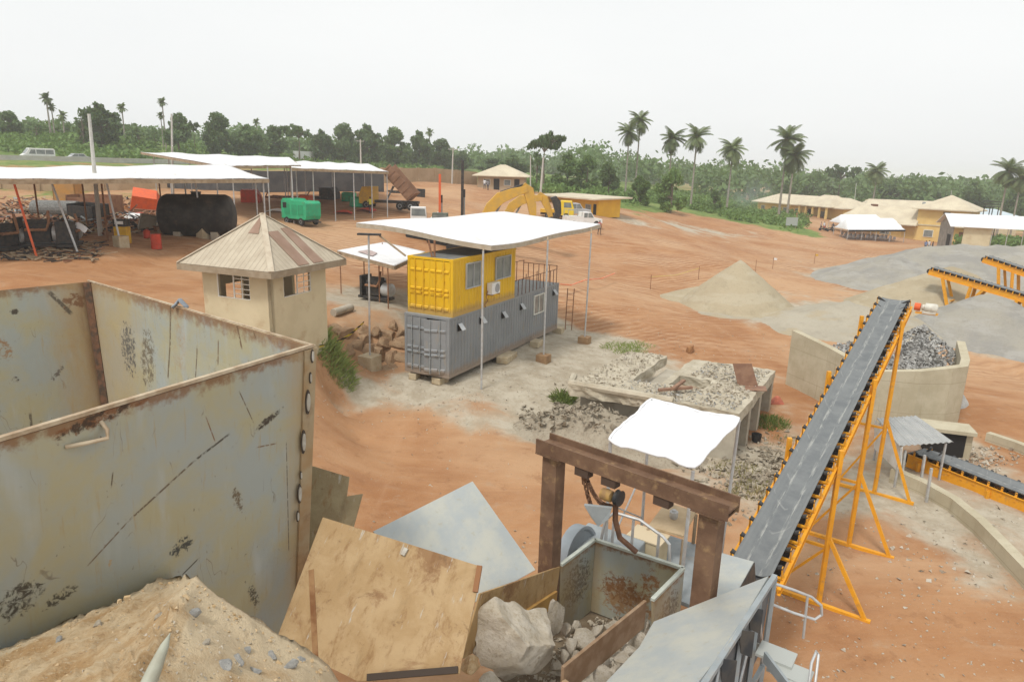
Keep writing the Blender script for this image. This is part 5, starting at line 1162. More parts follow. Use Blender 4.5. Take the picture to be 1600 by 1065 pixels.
def post(T, foot, top, r=.045, m=None, fsize=.75, fh=.75, footing=True, mfoot=None, name='post'):
    MB().tube((foot.x, foot.y, foot.z-.1), top, r, 8).build(name, m or GALV, T, True)
    if footing: MB().box((foot.x, foot.y, foot.z+fh/2-.15), (fsize, fsize, fh+.1), CY).build('footing', mfoot or BLOCK, T, bevel=.02)
for (X, Y), (X2, Y2), uv_ in (((578, 566), (576, 366), (.03, .06)), ((752, 600), (755, 392), (.93, .03)), ((849, 557), (856, 376), (.97, .62)), ((913, 528), (924, 365), (.93, .97)), ((745, 480), (745, 340), (.2, .9))):
    f_ = gp(X, Y+8, 20, 60); t_ = canf(*uv_); ft_ = Y != 600
    t2 = Vector((f_.x, f_.y, t_.z-.1)) ; v_ = ray(X2, Y2); t2 = CAM+v_*(f_.y/v_.y); t2.z = max(t2.z, 5.6)
    t2 = Vector((t2.x, f_.y, min(t2.z, t_.z)))
    post(cn_, f_, t2, footing=ft_, fsize=.8 if X == 578 else .62, fh=.72 if X == 578 else .5, mfoot=BLOCK if X == 578 else mat('brown_footing', (.34, .22, .12), (.28, .17, .09), 3, .95) if 'brown_footing' not in bpy.data.materials else bpy.data.materials['brown_footing'])
    if X == 578: MB().beam(t2-V(.5, 0, 0), t2+V(.55, 0, 0), .3, .08).build('head_board', DARK, cn_); MB().beam(t2+V(.5, 0, -.05), CP0+V(-2.1, 1.15, 5.4), .05, .08).build('strut', WOOD, cn_)
    else: MB().beam(t2, (t2.x, t2.y+.3, canf(*uv_).z-.15), .06).build('strut', WOOD, cn_)

# ================================================================== GUARD HUT
hut = thing('guard_hut', 'small square cream block hut with pyramid sheet roof and barred windows', 'hut', (-10, 27.6, 2.4))
HN = V(-9.3, 26.1, 0); hx = V(-.93, .37, 0).normalized(); hy = V(.37, .93, 0).normalized(); HS = 3.4; hz0, hz1 = 1.6, 5.62
def wall_holes(T, o, ex, L, z0, z1, th, inn, holes, m, name='wall'):
    xs = sorted({0, L}|{h[0] for h in holes}|{h[1] for h in holes}); zs = sorted({z0, z1}|{h[2] for h in holes}|{h[3] for h in holes}); b = MB()
    for a, c in zip(xs, xs[1:]):
        for d, e in zip(zs, zs[1:]):
            if any(h[0] <= (a+c)/2 <= h[1] and h[2] <= (d+e)/2 <= h[3] for h in holes): continue
            q = o+ex*(a+c)/2+inn*th/2; b.obox(V(q.x, q.y, (d+e)/2), ex*(c-a)/2, inn*th/2, V(0, 0, (e-d)/2))
    return b.build(name, m, T)
def wplane(o, ex, px, py):
    n = V(-ex.y, ex.x, 0); d = ray(px, py); k = (Vector((o.x, o.y, 0))-Vector((CAM.x, CAM.y, 0))).dot(n)/d.dot(n); q = CAM+d*k; return (q-o).dot(ex), q.z
wa = wplane(HN, hx, 390, 448); wb = wplane(HN, hx, 340, 448)
lz1, lz0 = wplane(HN, hx, 365, 427)[1], wplane(HN, hx, 365, 466)[1]
wc = wplane(HN, hy, 443, 445); wd_ = wplane(HN, hy, 486, 443); rz1, rz0 = wplane(HN, hy, 465, 424)[1], wplane(HN, hy, 465, 460)[1]
hl = (wa[0], wb[0], lz0, lz1); hr_ = (wc[0], wd_[0], rz0, rz1)
wall_holes(hut, HN, hx, HS, hz0, hz1, .15, hy, [hl], CREAM); wall_holes(hut, HN+hx*.15, hy, HS, hz0, hz1, .15, hx, [hr_], CREAM).location += Vector(-hx*.15)
o4 = HN+hx*HS; wall_holes(hut, o4+hy*.15, hy, HS-.15, hz0, hz1, .15, -hx, [(.9, 1.9, hz0+1, hz1-.9)], CREAM); wall_holes(hut, HN+hy*HS+hx*.15, hx, HS-.3, hz0, hz1, .15, -hy, [(.6, 1.5, lz0-.3, lz1)], CREAM)
def grille(o, ex, inn, hole):      # right half barred, left half open shutter
    x0, x1, z0, z1 = hole; b = MB(); at = lambda x, z: V((o+ex*x).x, (o+ex*x).y, z)+inn*.03
    for x in (x0, x1, (x0+x1)/2): b.beam(at(x, z0), at(x, z1), .05, .05)
    for z in (z0, z1): b.beam(at(x0, z), at(x1, z), .05, .05)
    f = b.build('window', WF, hut); b = MB()
    return f, at
f, at = grille(HN, hx, hy, hl); xm = (hl[0]+hl[1])/2; b = MB()
for k in range(1, 5): z = hl[2]+(hl[3]-hl[2])*k/5; b.beam(at(hl[0], z), at(xm, z), .025, .03)
for k in (1,): x = hl[0]+(xm-hl[0])*k/2; b.beam(at(x, hl[2]), at(x, hl[3]), .025, .03)
b.build('bars', WF, f)
f, at = grille(HN, hy, hx, hr_); xm = (hr_[0]+hr_[1])/2; b = MB()
for k in range(1, 4): z = hr_[2]+(hr_[3]-hr_[2])*k/4; b.beam(at(xm, z), at(hr_[1], z), .025, .03)
x = (xm+hr_[1])/2; b.beam(at(x, hr_[2]), at(x, hr_[3]), .025, .03); b.build('bars', WF, f)
RIB = NT('ribbed_tan_roof'); uv = RIB.uv(); s_ = RIB.sep(uv); n = RIB.noise(uv, 1.0, 5, .65)
c = RIB.mix(RIB.step(n, .36, .64), (.50, .435, .33), (.42, .355, .265)); rib = RIB.math('ABSOLUTE', RIB.math('SUBTRACT', RIB.math('FRACT', RIB.math('MULTIPLY', s_[0], 4.2)), .5))
c = RIB.mix(RIB.math('MULTIPLY', RIB.step(rib, .0, .09, 1, 0), .55), c, (.27, .22, .16)); c = RIB.mix(RIB.math('MULTIPLY', RIB.step(RIB.noise(RIB.map(uv, (4, .6, 1)), 1.5, 6, .7), .6, .72), .5), c, (.30, .23, .16))
RIB.bump(RIB.step(rib, .02, .12), .5, .03); RIBM = RIB.base(c, .6, .1)
ov = .62; ctr = HN+(hx+hy)*HS/2; ez = 5.72; ap = V(ctr.x, ctr.y, 7.62); e_ = HS/2+ov
cor = [V(ctr.x, ctr.y, ez)+hx*sx*e_+hy*sy*e_ for sx, sy in ((-1, -1), (1, -1), (1, 1), (-1, 1))]
rf = None
b = MB()
for k in range(4):
    a_, b_ = cor[k], cor[(k+1) % 4]; w_ = (b_-a_).length; b.plate([a_, b_, ap], .04, uv=[(0, 0), (w_, 0), (w_/2, w_*.6)])
rf = b.build('roof', RIBM, hut)
b = MB()
for k in range(4): b.beam(cor[k]+V(0, 0, .03), ap+V(0, 0, .03), .22, .03)
b.build('ridge_caps', mat('tan_ridge_cap', (.54, .47, .36), (.46, .38, .28), 3, .6), rf)
b = MB()
for k in range(4): b.beam(cor[k]-V(0, 0, .13), cor[(k+1) % 4]-V(0, 0, .13), .05, .24)
b.build('fascia', mat('brown_grey_fascia', (.34, .28, .20), (.28, .22, .15), 3, .85), hut)
PATCH = mat('brown_roof_patch', (.26, .165, .115), (.31, .205, .15), 2, .7)
def onroof(k, u_, h_):     # u 0..1 along the eave, h 0..1 up
    a_, b_ = cor[k], cor[(k+1) % 4]; nrm_ = (b_-a_).cross(ap-a_).normalized(); nrm_ = nrm_ if nrm_.z > 0 else -nrm_
    p_ = a_.lerp(b_, u_); return p_.lerp(ap, h_)+nrm_*.035
k = 3     # the face above the right hand wall runs from corner 3 to corner 0
def strip(u0, u1, h0, h1, k): 
    def f(u_, h_):
        a_, b_ = cor[k], cor[(k+1) % 4]; nrm_ = (b_-a_).cross(ap-a_).normalized(); nrm_ = nrm_ if nrm_.z > 0 else -nrm_
        m_ = (a_+b_)/2; t_ = (b_-a_); lim = max(-.5*(1-h_), min(.5*(1-h_), u_-.5)); return m_.lerp(ap, h_)+t_*lim+nrm_*.04
    P = [f(u0, h0), f(u1, h0), f(u1, h1), f(u0, h1)]
    return MB().plate(P, .012)
strip(.52, .66, .02, .66, 3).build('roof_patch', PATCH, rf); strip(.32, .46, .02, .70, 3).build('roof_patch', PATCH, rf)
strip(.38, .49, .62, .95, 0).build('roof_patch', PATCH, rf)
# ---- small white canopy and generator on the bank
def flat_canopy(name, label, C4, posts, tone=None, r=.04, foot=False, sag=.0, edge=True, group=None, zlow=None, sheet=None):
    T = thing(name, label, 'canopy', (sum(c.x for c in C4)/4, sum(c.y for c in C4)/4, min(gg.z for gg in posts)), group)
    fn = lambda u_, v_: C4[0].lerp(C4[1], u_).lerp(C4[3].lerp(C4[2], u_), v_)+V(0, 0, sag*math.sin(7*u_+5*v_))
    MB().sheet(fn, 24, 12, .03).build('roof_sheet', sheet or WHITE_SHEET, T, 'all')
    if edge:
        b = MB()
        for i in range(4): b.beam(C4[i]-V(0, 0, .13), C4[(i+1) % 4]-V(0, 0, .13), .06, .18)
        b.build('fascia_board', WOOD, T)
    n_ = (C4[1]-C4[0]).cross(C4[3]-C4[0]).normalized()
    for g in posts:
        zt = C4[0].z-((g.x-C4[0].x)*n_.x+(g.y-C4[0].y)*n_.y)/n_.z
        post(T, g, V(g.x, g.y, zt-.05), r=r, m=tone or GALV, footing=foot, fsize=.7, fh=.7)
    return T
C4 = [pd(617, 415, 36), pd(527, 391, 40.5), pd(600, 378, 47), pd(664, 393, 42)]
scp = flat_canopy('generator_canopy', 'small white sheet canopy on dark poles between hut and yellow container', C4, [gd(604, 36.6), gd(528, 40), gd(566, 41), gd(596, 45.5), gd(636, 41.5), gd(590, 38.5)], RUSTP, .035)
tag(MB().plate([C4[0].lerp(C4[1], .45).lerp(C4[3].lerp(C4[2], .45), .12)+V(0, 0, .05), C4[0].lerp(C4[1], .75).lerp(C4[3].lerp(C4[2], .75), .15)+V(0, 0, .05), C4[0].lerp(C4[1], .72).lerp(C4[3].lerp(C4[2], .72), .35)+V(0, 0, .05), C4[0].lerp(C4[1], .5).lerp(C4[3].lerp(C4[2], .5), .3)+V(0, 0, .05)], .02).build('stain_patch', mat('brown_patch', (.35, .25, .22), (.5, .42, .4), 4, .9), scp), None)
def engine(label, loc, rz, s=1.0, cat='engine'):
    T = thing('diesel_engine', label, cat)
    MB().box((0, 0, .22), (2.0, .7, .14)).build('skid', DARK, T, bevel=.02)
    b = MB(); b.box((0, 0, .75), (1.0, .55, .8)); b.box((0, .32, .7), (.8, .12, .5)); b.box((0, 0, 1.22), (.9, .4, .2)); b.build('block', DARK, T, bevel=.03)
    b = MB()
    for k in range(4): b.tube((-.35+.23*k, -.3, .9), (-.35+.23*k, -.42, .9), .07, 8)
    b.path([(-.4, -.42, .9), (.4, -.42, .9), (.5, -.3, 1.2), (.5, -.2, 1.7)], .06, 8); b.build('exhaust', RUSTP, T)
    MB().box((-.72, 0, .85), (.16, .85, 1.1)).build('radiator', DARK, T, bevel=.02)
    MB().lathe((.55, 0, .7), [(.1, 0), (.36, .02), (.36, .5), (.3, .56), (.1, .58)], 16, (1, 0, 0)).build('alternator', GALV, T, True)
    MB().lathe((-.1, .42, 1.1), [(.05, 0), (.13, 0), (.13, .35), (.05, .36)], 12, (1, 0, 0)).build('air_filter', GREYM, T, True)
    return place(T, loc, rz, s)
engine('black diesel generator set under the small white canopy on the bank', gp(588, 470, 30, 60), -.5, 1.05, 'generator')
# ---- rocky bank, log, tape, weeds
k = 0
for X, Y, s in ((612, 560, .55), (590, 545, .6), (570, 530, .5), (600, 520, .5), (622, 535, .6), (580, 555, .45), (555, 538, .4), (540, 520, .45), (525, 512, .35), (606, 575, .4), (562, 515, .4), (585, 515, .35), (615, 508, .4), (628, 558, .5), (545, 545, .35), (570, 548, .5), (630, 520, .45), (596, 535, .5)):
    p = gp(X, Y, 22, 50); rock(p-V(0, 0, s*.30), (s*1.45, s*1.2, s*.95), ROCKB, 'rough brown rock exposed in the cut bank left of the grey container', 'rocks in the cut bank', me=RM[k % 5]); k += 1
p0_, p1_ = gp(521, 494, 20, 60), gp(549, 485, 20, 60); tag(MB().tube(p0_+V(0, 0, .18), p1_+V(0, 0, .18), .2, 12).build('concrete_pipe', CONC, None, True), 'short pale concrete pipe lying on the bank beside the hut', 'pipe')
TAPE = NT('barrier_tape'); s_ = TAPE.sep(TAPE.obj()); st3 = TAPE.math('FRACT', TAPE.math('MULTIPLY', TAPE.math('ADD', s_[0], s_[2]), 5.0))
TAPEM = TAPE.base(TAPE.mix(TAPE.step(st3, .48, .52), (.72, .60, .06), (.05, .05, .05)), .5)
q0, q1 = gp(500, 560, 20, 60)+V(0, 0, .5), gp(569, 515, 20, 60)+V(0, 0, .35)
tag(MB().sheet(lambda u_, v_: q0.lerp(q1, u_)+V(0, 0, .1*v_-.25*math.sin(math.pi*u_)), 20, 1, .004).build('barrier_tape', TAPEM, None), 'yellow and black barrier tape strung up the bank beside the hut', 'tape')
q0, q1, q2 = gp(868, 465, 30, 80)+V(0, 0, 1.0), gp(915, 453, 30, 80)+V(0, 0, .8), gp(960, 441, 30, 90)+V(0, 0, .8)
tag(MB().path([q0, q0.lerp(q1, .5)-V(0, 0, .25), q1, q1.lerp(q2, .5)-V(0, 0, .2), q2], .05, 5).build('barrier_netting', mat('orange_netting', (.75, .2, .08), (.7, .3, .2), 4, .7), None), 'thin orange barrier netting strung behind the right canopy pole', 'netting')
def weeds(name, label, spots, m=None):
    b = MB()
    for X, Y, r_, h, n in spots:
        c_ = gp(X, Y, 9, 120)
        for _ in range(int(n*2.2)):
            a = random.uniform(0, 6.28); q = math.sqrt(random.random())*r_; x, y = c_.x+q*math.cos(a), c_.y+q*math.sin(a); z = tz(x, y); hh = h*random.uniform(.2, .8)*(1.1-.7*q/r_); ln = random.uniform(-.55, .55)*h; t_ = random.uniform(0, 3.14); w_ = .012*h+.010
            dx, dy = math.cos(t_)*w_, math.sin(t_)*w_
            b.add([(x-dx, y-dy, z-.05), (x+dx, y+dy, z-.05), (x+ln+dx*.3, y+ln*.5+dy*.3, z+hh), (x+ln*.6-dx, y+ln*.3-dy, z+hh*.7)], [(0, 1, 2, 3)])
    return tag(b.build(name, m or GRASSM, None), label, 'weeds', kind='stuff')
weeds('weeds', 'green weeds growing on the cut bank beside the hut', [(518, 545, 1.0, .75, 520), (526, 566, .8, .45, 240)])
weeds('weeds', 'pale grass tufts along the back of the ruined slab', [(975, 545, 1.3, .6, 130), (1000, 540, .8, .5, 50), (985, 552, .7, .5, 60)])
weeds('weeds', 'green weeds and straw round the foot of the slab and conveyor', [(1205, 662, .8, .6, 200), (880, 625, .5, .9, 120)])
weeds('weeds', 'dry straw coloured weeds on the rubble between slab and conveyor', [(1150, 735, 1.0, .35, 130), (1175, 765, .8, .4, 110), (1130, 775, .5, .35, 60), (1225, 690, .8, .3, 60)], mat('dry_straw', (.36, .30, .14), (.25, .24, .09), 3, .9))
# ================================================================== LEFT YARD: sheds, tank, engines, scrap
def shed(name, label, C4, feet, foot_on=(), group='white sheet sheds of the left yard', lean=None, mats=None):
    T = thing(name, label, 'open shed', (sum(c.x for c in C4)/4, sum(c.y for c in C4)/4, tz(sum(c.x for c in C4)/4, sum(c.y for c in C4)/4)), group)
    fn = lambda u_, v_: C4[0].lerp(C4[1], u_).lerp(C4[3].lerp(C4[2], u_), v_)+V(0, 0, .05*math.sin(23*u_)*math.sin(5*v_)+.06*fbm(u_*14, v_*3))
    MB().sheet(fn, 60, 10, .03).build('roof_sheet', WHITE_SHEET, T, 'all')
    b = MB()
    for i in range(4): b.beam(C4[i]-V(0, 0, .16), C4[(i+1) % 4]-V(0, 0, .16), .06, .22)
    b.build('fascia_board', WOOD, T)
    b = MB()
    for k in range(1, 12): b.beam(fn(k/12, .03)-V(0, 0, .18), fn(k/12, .97)-V(0, 0, .18), .06, .12)
    b.build('rafters', WOOD, T)
    n_ = (C4[1]-C4[0]).cross(C4[3]-C4[0]).normalized()
    for i, g in enumerate(feet):
        ln = lean[i] if lean and i in lean else V(0, 0, 0)
        tp = V(g.x+ln.x, g.y+ln.y, 0); zt = C4[0].z-((tp.x-C4[0].x)*n_.x+(tp.y-C4[0].y)*n_.y)/n_.z; tp.z = zt-.1
        post(T, g, tp, r=.055, m=(mats or {}).get(i, GALV), footing=i in foot_on, fsize=.62, fh=.75)
    return T
S1 = [pd(-160, 279, 31), pd(420, 279, 45.5), pd(352, 257, 56), pd(-160, 263, 44)]
ft1 = [gp(190, 386, 25, 80), gp(318, 372, 25, 80), gp(58, 402, 25, 80), gp(122, 394, 25, 80), gd(412, 45.5), gd(-60, 32), gd(55, 45), gd(130, 47), gd(250, 51), gd(340, 55.5), gd(400, 47), gd(160, 42), gd(290, 49)]
shed('yard_shed', 'long low white sheet shed on thin leaning pipes above the black tank', S1, ft1, (0, 1), lean={0: V(-.6, .2, 0), 1: V(-.35, .2, 0), 2: V(-.9, .3, 0), 3: V(-1.2, .3, 0)}, mats={2: ORED, 6: RUSTP, 7: RUSTP, 8: RUSTP, 11: RUSTP})
S2 = [pd(345, 259, 60), pd(470, 258, 68), pd(452, 246, 88), pd(220, 237, 76)]
shed('yard_shed', 'white sheet shed behind the long low one with its tip rising leftward', S2, [gd(365, 61), gd(420, 64), gd(464, 68), gd(446, 80), gd(245, 75), gd(268, 74), gd(300, 74), gd(395, 78)])
S3 = [pd(456, 262, 64), pd(607, 268, 72), pd(575, 256, 92), pd(449, 251, 86)]
shed('yard_shed', 'white sheet shed nearest the tipped brown truck body', S3, [gd(457, 64.3), gd(490, 66), gd(523, 67.5), gd(553, 69), gd(581, 71), gd(605, 72), gd(450, 85), gd(520, 89), gd(478, 87), gd(570, 91), gd(455, 70)])
# store wall with shed shade painted in, and perimeter wall of mud coloured blocks
def wall_line(name, label, pts, h, th, m, pil=None):
    T = thing(name, label, 'wall', pts[0])
    for i, (a, b_) in enumerate(zip(pts, pts[1:])):
        d = (b_-a); d.z = 0; d.normalize()
        b = MB(); s_ = V(-d.y, d.x, 0)*th/2; vs = []
        for q in (a, b_):
            for z in (-.4, h): vs += [q+s_+V(0, 0, z), q-s_+V(0, 0, z)]
        b.add(vs, [(0, 2, 3, 1), (4, 5, 7, 6), (0, 4, 6, 2), (1, 3, 7, 5), (2, 6, 7, 3), (0, 1, 5, 4)]); b.build('wall_section', m, T)
        if pil:
            n = max(1, int((b_-a).length/pil))
            for k in range(n): q = a.lerp(b_, k/n); MB().box((q.x, q.y, q.z+h/2+.02), (th*2, th*2, h+.1), math.atan2(d.y, d.x)).build('pier', m, T)
    return T
wall_line('store_wall', 'long wall coloured dark for the shade behind the white yard sheds', [gd(255, 96), gd(420, 92), gd(520, 94), gd(600, 96)], 2.7, .2, mat('shade_darkened_wall', (.06, .062, .065), (.09, .09, .09), 1, .9))  # near-black colour carries the shade under the sheds
wall_line('perimeter_wall', 'mud coloured block perimeter wall at the left below the highway', [gd(-60, 86), gd(60, 88), gd(160, 91), gd(262, 95)], 2.5, .25, MUDWALL, 4)
wall_line('perimeter_wall', 'mud coloured block perimeter wall between tipped truck and hip roofed house', [gd(598, 112), gd(680, 122), gd(745, 131)], 2.3, .25, MUDWALL, 4)
# tank
tk = thing('fuel_tank', 'huge black cylindrical tank lying on supports under the long white shed', 'tank', gp(308, 374, 25, 80))
ta, tb = pd(251, 337, 46), pd(366, 338, 46.5); tx = (tb-ta).normalized(); tl = (tb-ta).length
TKM = mat('tarry_black_steel', (.018, .018, .018), (.045, .042, .036), 1.2, .65, dirt=(.12, .08, .05), dirt_amt=.35)
MB().lathe(ta, [(.3, -.0), (.9, .06), (1.3, .25), (1.42, .5), (1.42, tl-.5), (1.3, tl-.25), (.9, tl-.06), (.3, tl)], 32, tx).build('shell', TKM, tk, True)
for f in (.3, .8):
    q = ta+tx*tl*f; g = tz(q.x, q.y); MB().box((q.x, q.y, (g+q.z-1.1)/2), (.45, 2.2, q.z-1.1-g+.3)).build('saddle', CONC, tk)
q = ta+tx*tl*.5; MB().lathe(q+V(0, 0, 1.38), [(.3, 0), (.3, .15), (.34, .15), (.34, .2), (.05, .22)], 14).build('manhole', TKM, tk, True)
engine('old black engine with pale alternator, leftmost of the two under the long shed', gp(64, 390, 25, 80), .35, 1.25)
engine('old black engine beside the leaning pipe with a white cloth on it', gp(112, 388, 25, 80), 1.9, 1.1)
p = gp(128, 384, 25, 80)+V(.1, -.3, 1.35); tag(MB().sheet(lambda u_, v_: p+V((u_-.5)*1.1, (v_-.5)*.7, -.9*abs(u_-.5)**1.5-.5*abs(v_-.5)+.06*fbm(u_*4, v_*4)), 14, 10, .02).build('white_cloth', TARP, None, 'all'), 'white cloth draped over the engine by the leaning pipe', 'cloth')
p = gp(8, 396, 25, 80); engine('dark engine partly cut by the left frame edge', p, 1.4, 1.2)
pm = gp(193, 380, 25, 80); fdp = thing('fuel_dispenser', 'yellow and black fuel pump beside the red barrel', 'fuel pump', pm)
MB().box((pm.x, pm.y, pm.z+.5), (.75, .5, 1.0)).build('body', YELM, fdp, bevel=.02); MB().box((pm.x, pm.y, pm.z+1.22), (.78, .52, .42)).build('head', DARK, fdp, bevel=.02); MB().box((pm.x, pm.y-.27, pm.z+1.24), (.5, .02, .18)).build('display', WHITEP, fdp)
pr = gp(245, 389, 25, 80)
tag(MB().lathe(pr, [(.25, 0), (.29, .01), (.29, .28), (.31, .3), (.29, .32), (.29, .58), (.31, .6), (.29, .62), (.29, .88), (.24, .89)], 18).build('red_barrel', REDM, None, True), 'red oil barrel standing on the soil in front of the tank', 'barrel')
pr = gp(230, 372, 25, 80); tag(MB().lathe(pr, [(.15, 0), (.2, .01), (.2, .45), (.12, .5), (.05, .55)], 14).build('red_canister', REDM, None, True), 'small red canister between fuel pump and red barrel', 'canister')
# scrap pieces, each its own
BRN = mat('brown_rust_sheet', (.22, .10, .06), (.30, .16, .09), 2, .85)
def scrap(X, Y, d, size, rz, tilt, m, label, shape='box'):
    g = gd(X, d) if d else gp(X, Y, 25, 110); b = MB(); sx, sy, sz = size
    if shape == 'box':
        b.box((0, 0, .04), (sx, sy, .08)); b.box((-sx/2+.04, 0, sz/2), (.08, sy, sz)); b.box((sx/2-.04, 0, sz/2), (.08, sy, sz)); b.box((0, sy/2-.04, sz/2), (sx, .08, sz)); b.box((0, -sy/2+.04, sz/2*.9), (sx, .08, sz*.9))
    elif shape == 'cab':
        b.prism([(-sx/2, 0), (sx/2, 0), (sx/2, sz*.55), (sx*.28, sz), (-sx*.5, sz*.95)], -sy/2, sy/2, 'y')
    elif shape == 'frame':
        for y in (-sy/2, sy/2): b.beam((-sx/2, y, sz/2), (sx/2, y, sz/2), .14, .2)
        for k in range(5): b.beam((-sx/2+sx*k/4, -sy/2, sz/2), (-sx/2+sx*k/4, sy/2, sz/2), .1, .12)
        b.beam((-sx/2, -sy/2, sz/2), (-sx/3, -sy/2, sz*1.6), .1)
    elif shape == 'sheet': b.sheet(lambda u_, v_: V((u_-.5)*sx, (v_-.5)*sy, sz*(math.sin(u_*3)*.6+.25*fbm(u_*3, v_*3))), 10, 8, .03)
    elif shape == 'tyres':
        for k in range(3): b.lathe((0, 0, .26*k), [(.25, 0), (.5, .02), (.55, .12), (.5, .24), (.25, .26)], 18)
    elif shape == 'roll': b.lathe((-sx/2, 0, sy/2), [(.02, 0), (sy/2, 0), (sy/2, sx), (.02, sx)], 18, (1, 0, 0))
    o = b.build('scrap_'+{'box': 'skip', 'cab': 'cab', 'frame': 'chassis', 'sheet': 'sheet', 'tyres': 'tyres', 'roll': 'drum'}[shape], m, None); o.location = g; o.rotation_euler = (tilt, tilt*.6, rz); return tag(o, label, 'scrap metal')
scrap(147, 330, 56, (3.4, 2.0, 1.7), .1, 0, BRN, 'brown rusted steel skip among the scrap behind the engines')
scrap(135, 335, 52, (2.2, 1.6, 1.2), -.2, .05, DARK, 'black steel bin in front of the brown rusted skip')
scrap(224, 300, 62, (2.4, 2.0, 1.8), .5, .35, ORED, 'tilted orange red machine cab on top of the scrap', 'cab')
scrap(106, 305, 60, (1.7, 1.7, 2.6), .2, .03, mat('faded_orange', (.50, .26, .08), (.42, .24, .1), 3, .8), 'faded orange upright machine casing at the left of the skip')
scrap(18, 320, 50, (2.2, 1.4, .5), .1, .25, BRN, 'brown curled plate lying far left beyond the engines', 'sheet')
scrap(58, 345, 44, (1.5, 1.2, .5), .4, .35, BRN, 'brown round edged plate propped above the leftmost engine', 'sheet')
scrap(202, 345, 54, (2.4, 1.2, .5), -.5, .2, WHITEP, 'white bent panel on the scrap heap left of the tank', 'sheet')
scrap(212, 338, 55, (1.2, 1.2, .45), .4, .2, REDM, 'red bent panel beside the white one on the scrap heap', 'sheet')
scrap(240, 330, 58, (3.6, 1.2, .6), .2, .1, BRN, 'brown scrap frame behind the left end of the tank', 'frame')
scrap(280, 300, 64, (3.2, 1.6, .9), -.1, .05, BRN, 'brown plate box above the tank top in the shed shade')
scrap(190, 315, 62, (4.5, 1.2, .6), .15, .08, mat('orange_rust_frame', (.42, .22, .08), (.34, .16, .07), 3, .8), 'orange rusted machine frame lying along the scrap heap', 'frame')
scrap(0, 335, 46, (3, 2, .5), -.2, .1, mat('pinkish_sheet', (.42, .30, .26), (.35, .25, .2), 2, .8), 'pinkish sheet lying at the far left edge of the yard', 'sheet')
scrap(85, 325, 54, (3.4, 1.3, 1.3), .0, .0, mat('grey_mesh_roll', (.20, .20, .19), (.13, .13, .12), 8, .8), 'grey rolled drum lying left of the brown skip', 'roll')
scrap(222, 352, 47, (1.0, .3, 1.1), .8, .3, CONC, 'pale concrete piece leaning left of the black tank')
scrap(245, 348, 49, (2.2, 1.2, .25), .2, .05, CONC, 'pale flat concrete slab piece beside the tank end', 'sheet')
scrap(310, 300, 68, (1.6, 1.0, 1.2), .2, 0, mat('cream_box', (.55, .5, .4), None, 2, .8), 'cream coloured box standing in the shade behind the tank')
for X, d, m, sh_, lb in ((392, 78, REDM, 'cab', 'red machine part in the shed shade right of the tank'), (478, 76, ORED, 'roll', 'orange drum in the shade under the right shed'), (535, 72, REDM, 'sheet', 'red panel lying in front of the right shed'),
                         (500, 80, DARK, 'frame', 'dark chassis under the middle of the right shed'), (545, 82, GREENM, 'box', 'green box under the right shed near the tipped truck'), (558, 76, GREENM, 'box', 'smaller green box beside the green one under the shed'),
                         (572, 74, REDM, 'sheet', 'red flat panel at the foot of the tipped truck'), (440, 80, BRN, 'frame', 'brown scrap chassis in the dark between the sheds'), (515, 84, DARK, 'cab', 'black machine hulk deep under the right shed'), (430, 70, WHITEP, 'sheet', 'pale bent sheet lying left of the green compressor'),
                         (628, 90, DARK, 'frame', 'dark scrap frame right of the tipped truck'), (655, 92, DARK, 'box', 'dark steel bin by the perimeter wall right of the tipped truck')):
    scrap(X, 0, d, {'cab': (2.0, 1.4, 1.4), 'roll': (1.3, 1.1, 1), 'sheet': (1.8, 1.2, .5), 'frame': (3.2, 1.5, .9), 'box': (1.5, 1.2, 1.0)}[sh_], random.uniform(-.5, .5), .05, m, lb, sh_)
pts = []
for _ in range(1500):
    X, Y = random.uniform(0, 250), random.gauss(338, 14)
    pts.append(gp(X, max(Y, 312), 25, 110)+V(0, 0, .08))
b = MB()
SCM = [BRN, DARK, WHITEP, WOOD, GREYM, mat('orange_scrap', (.45, .22, .08), None, 1, .9)]
for p in pts[:900]:
    a = random.uniform(0, 6.28); L = random.uniform(.25, 1.2); b.beam(p, p+V(math.cos(a)*L, math.sin(a)*L, random.uniform(-.05, .35)), random.uniform(.04, .25), random.uniform(.03, .12), mi=random.choice((0, 0, 0, 0, 1, 1, 1, 3, 3, 4)))
tag(b.build('scrap_litter', SCM, None), 'mixed small scrap metal and timber strewn through the left yard', 'scrap litter', kind='stuff')
b = MB()
for _ in range(260):
    p = gp(random.uniform(0, 160), random.uniform(378, 408), 25, 80)+V(0, 0, .05); a = random.uniform(0, 6.28); L = random.uniform(.2, .9); b.beam(p, p+V(math.cos(a)*L, math.sin(a)*L, random.uniform(-.03, .15)), random.uniform(.03, .1), .05, mi=random.choice((0, 1, 1, 3, 3, 3)))
tag(b.build('scrap_litter', SCM, None), 'dark sticks and scrap bits on the soil before the engines', 'scrap litter', kind='stuff')
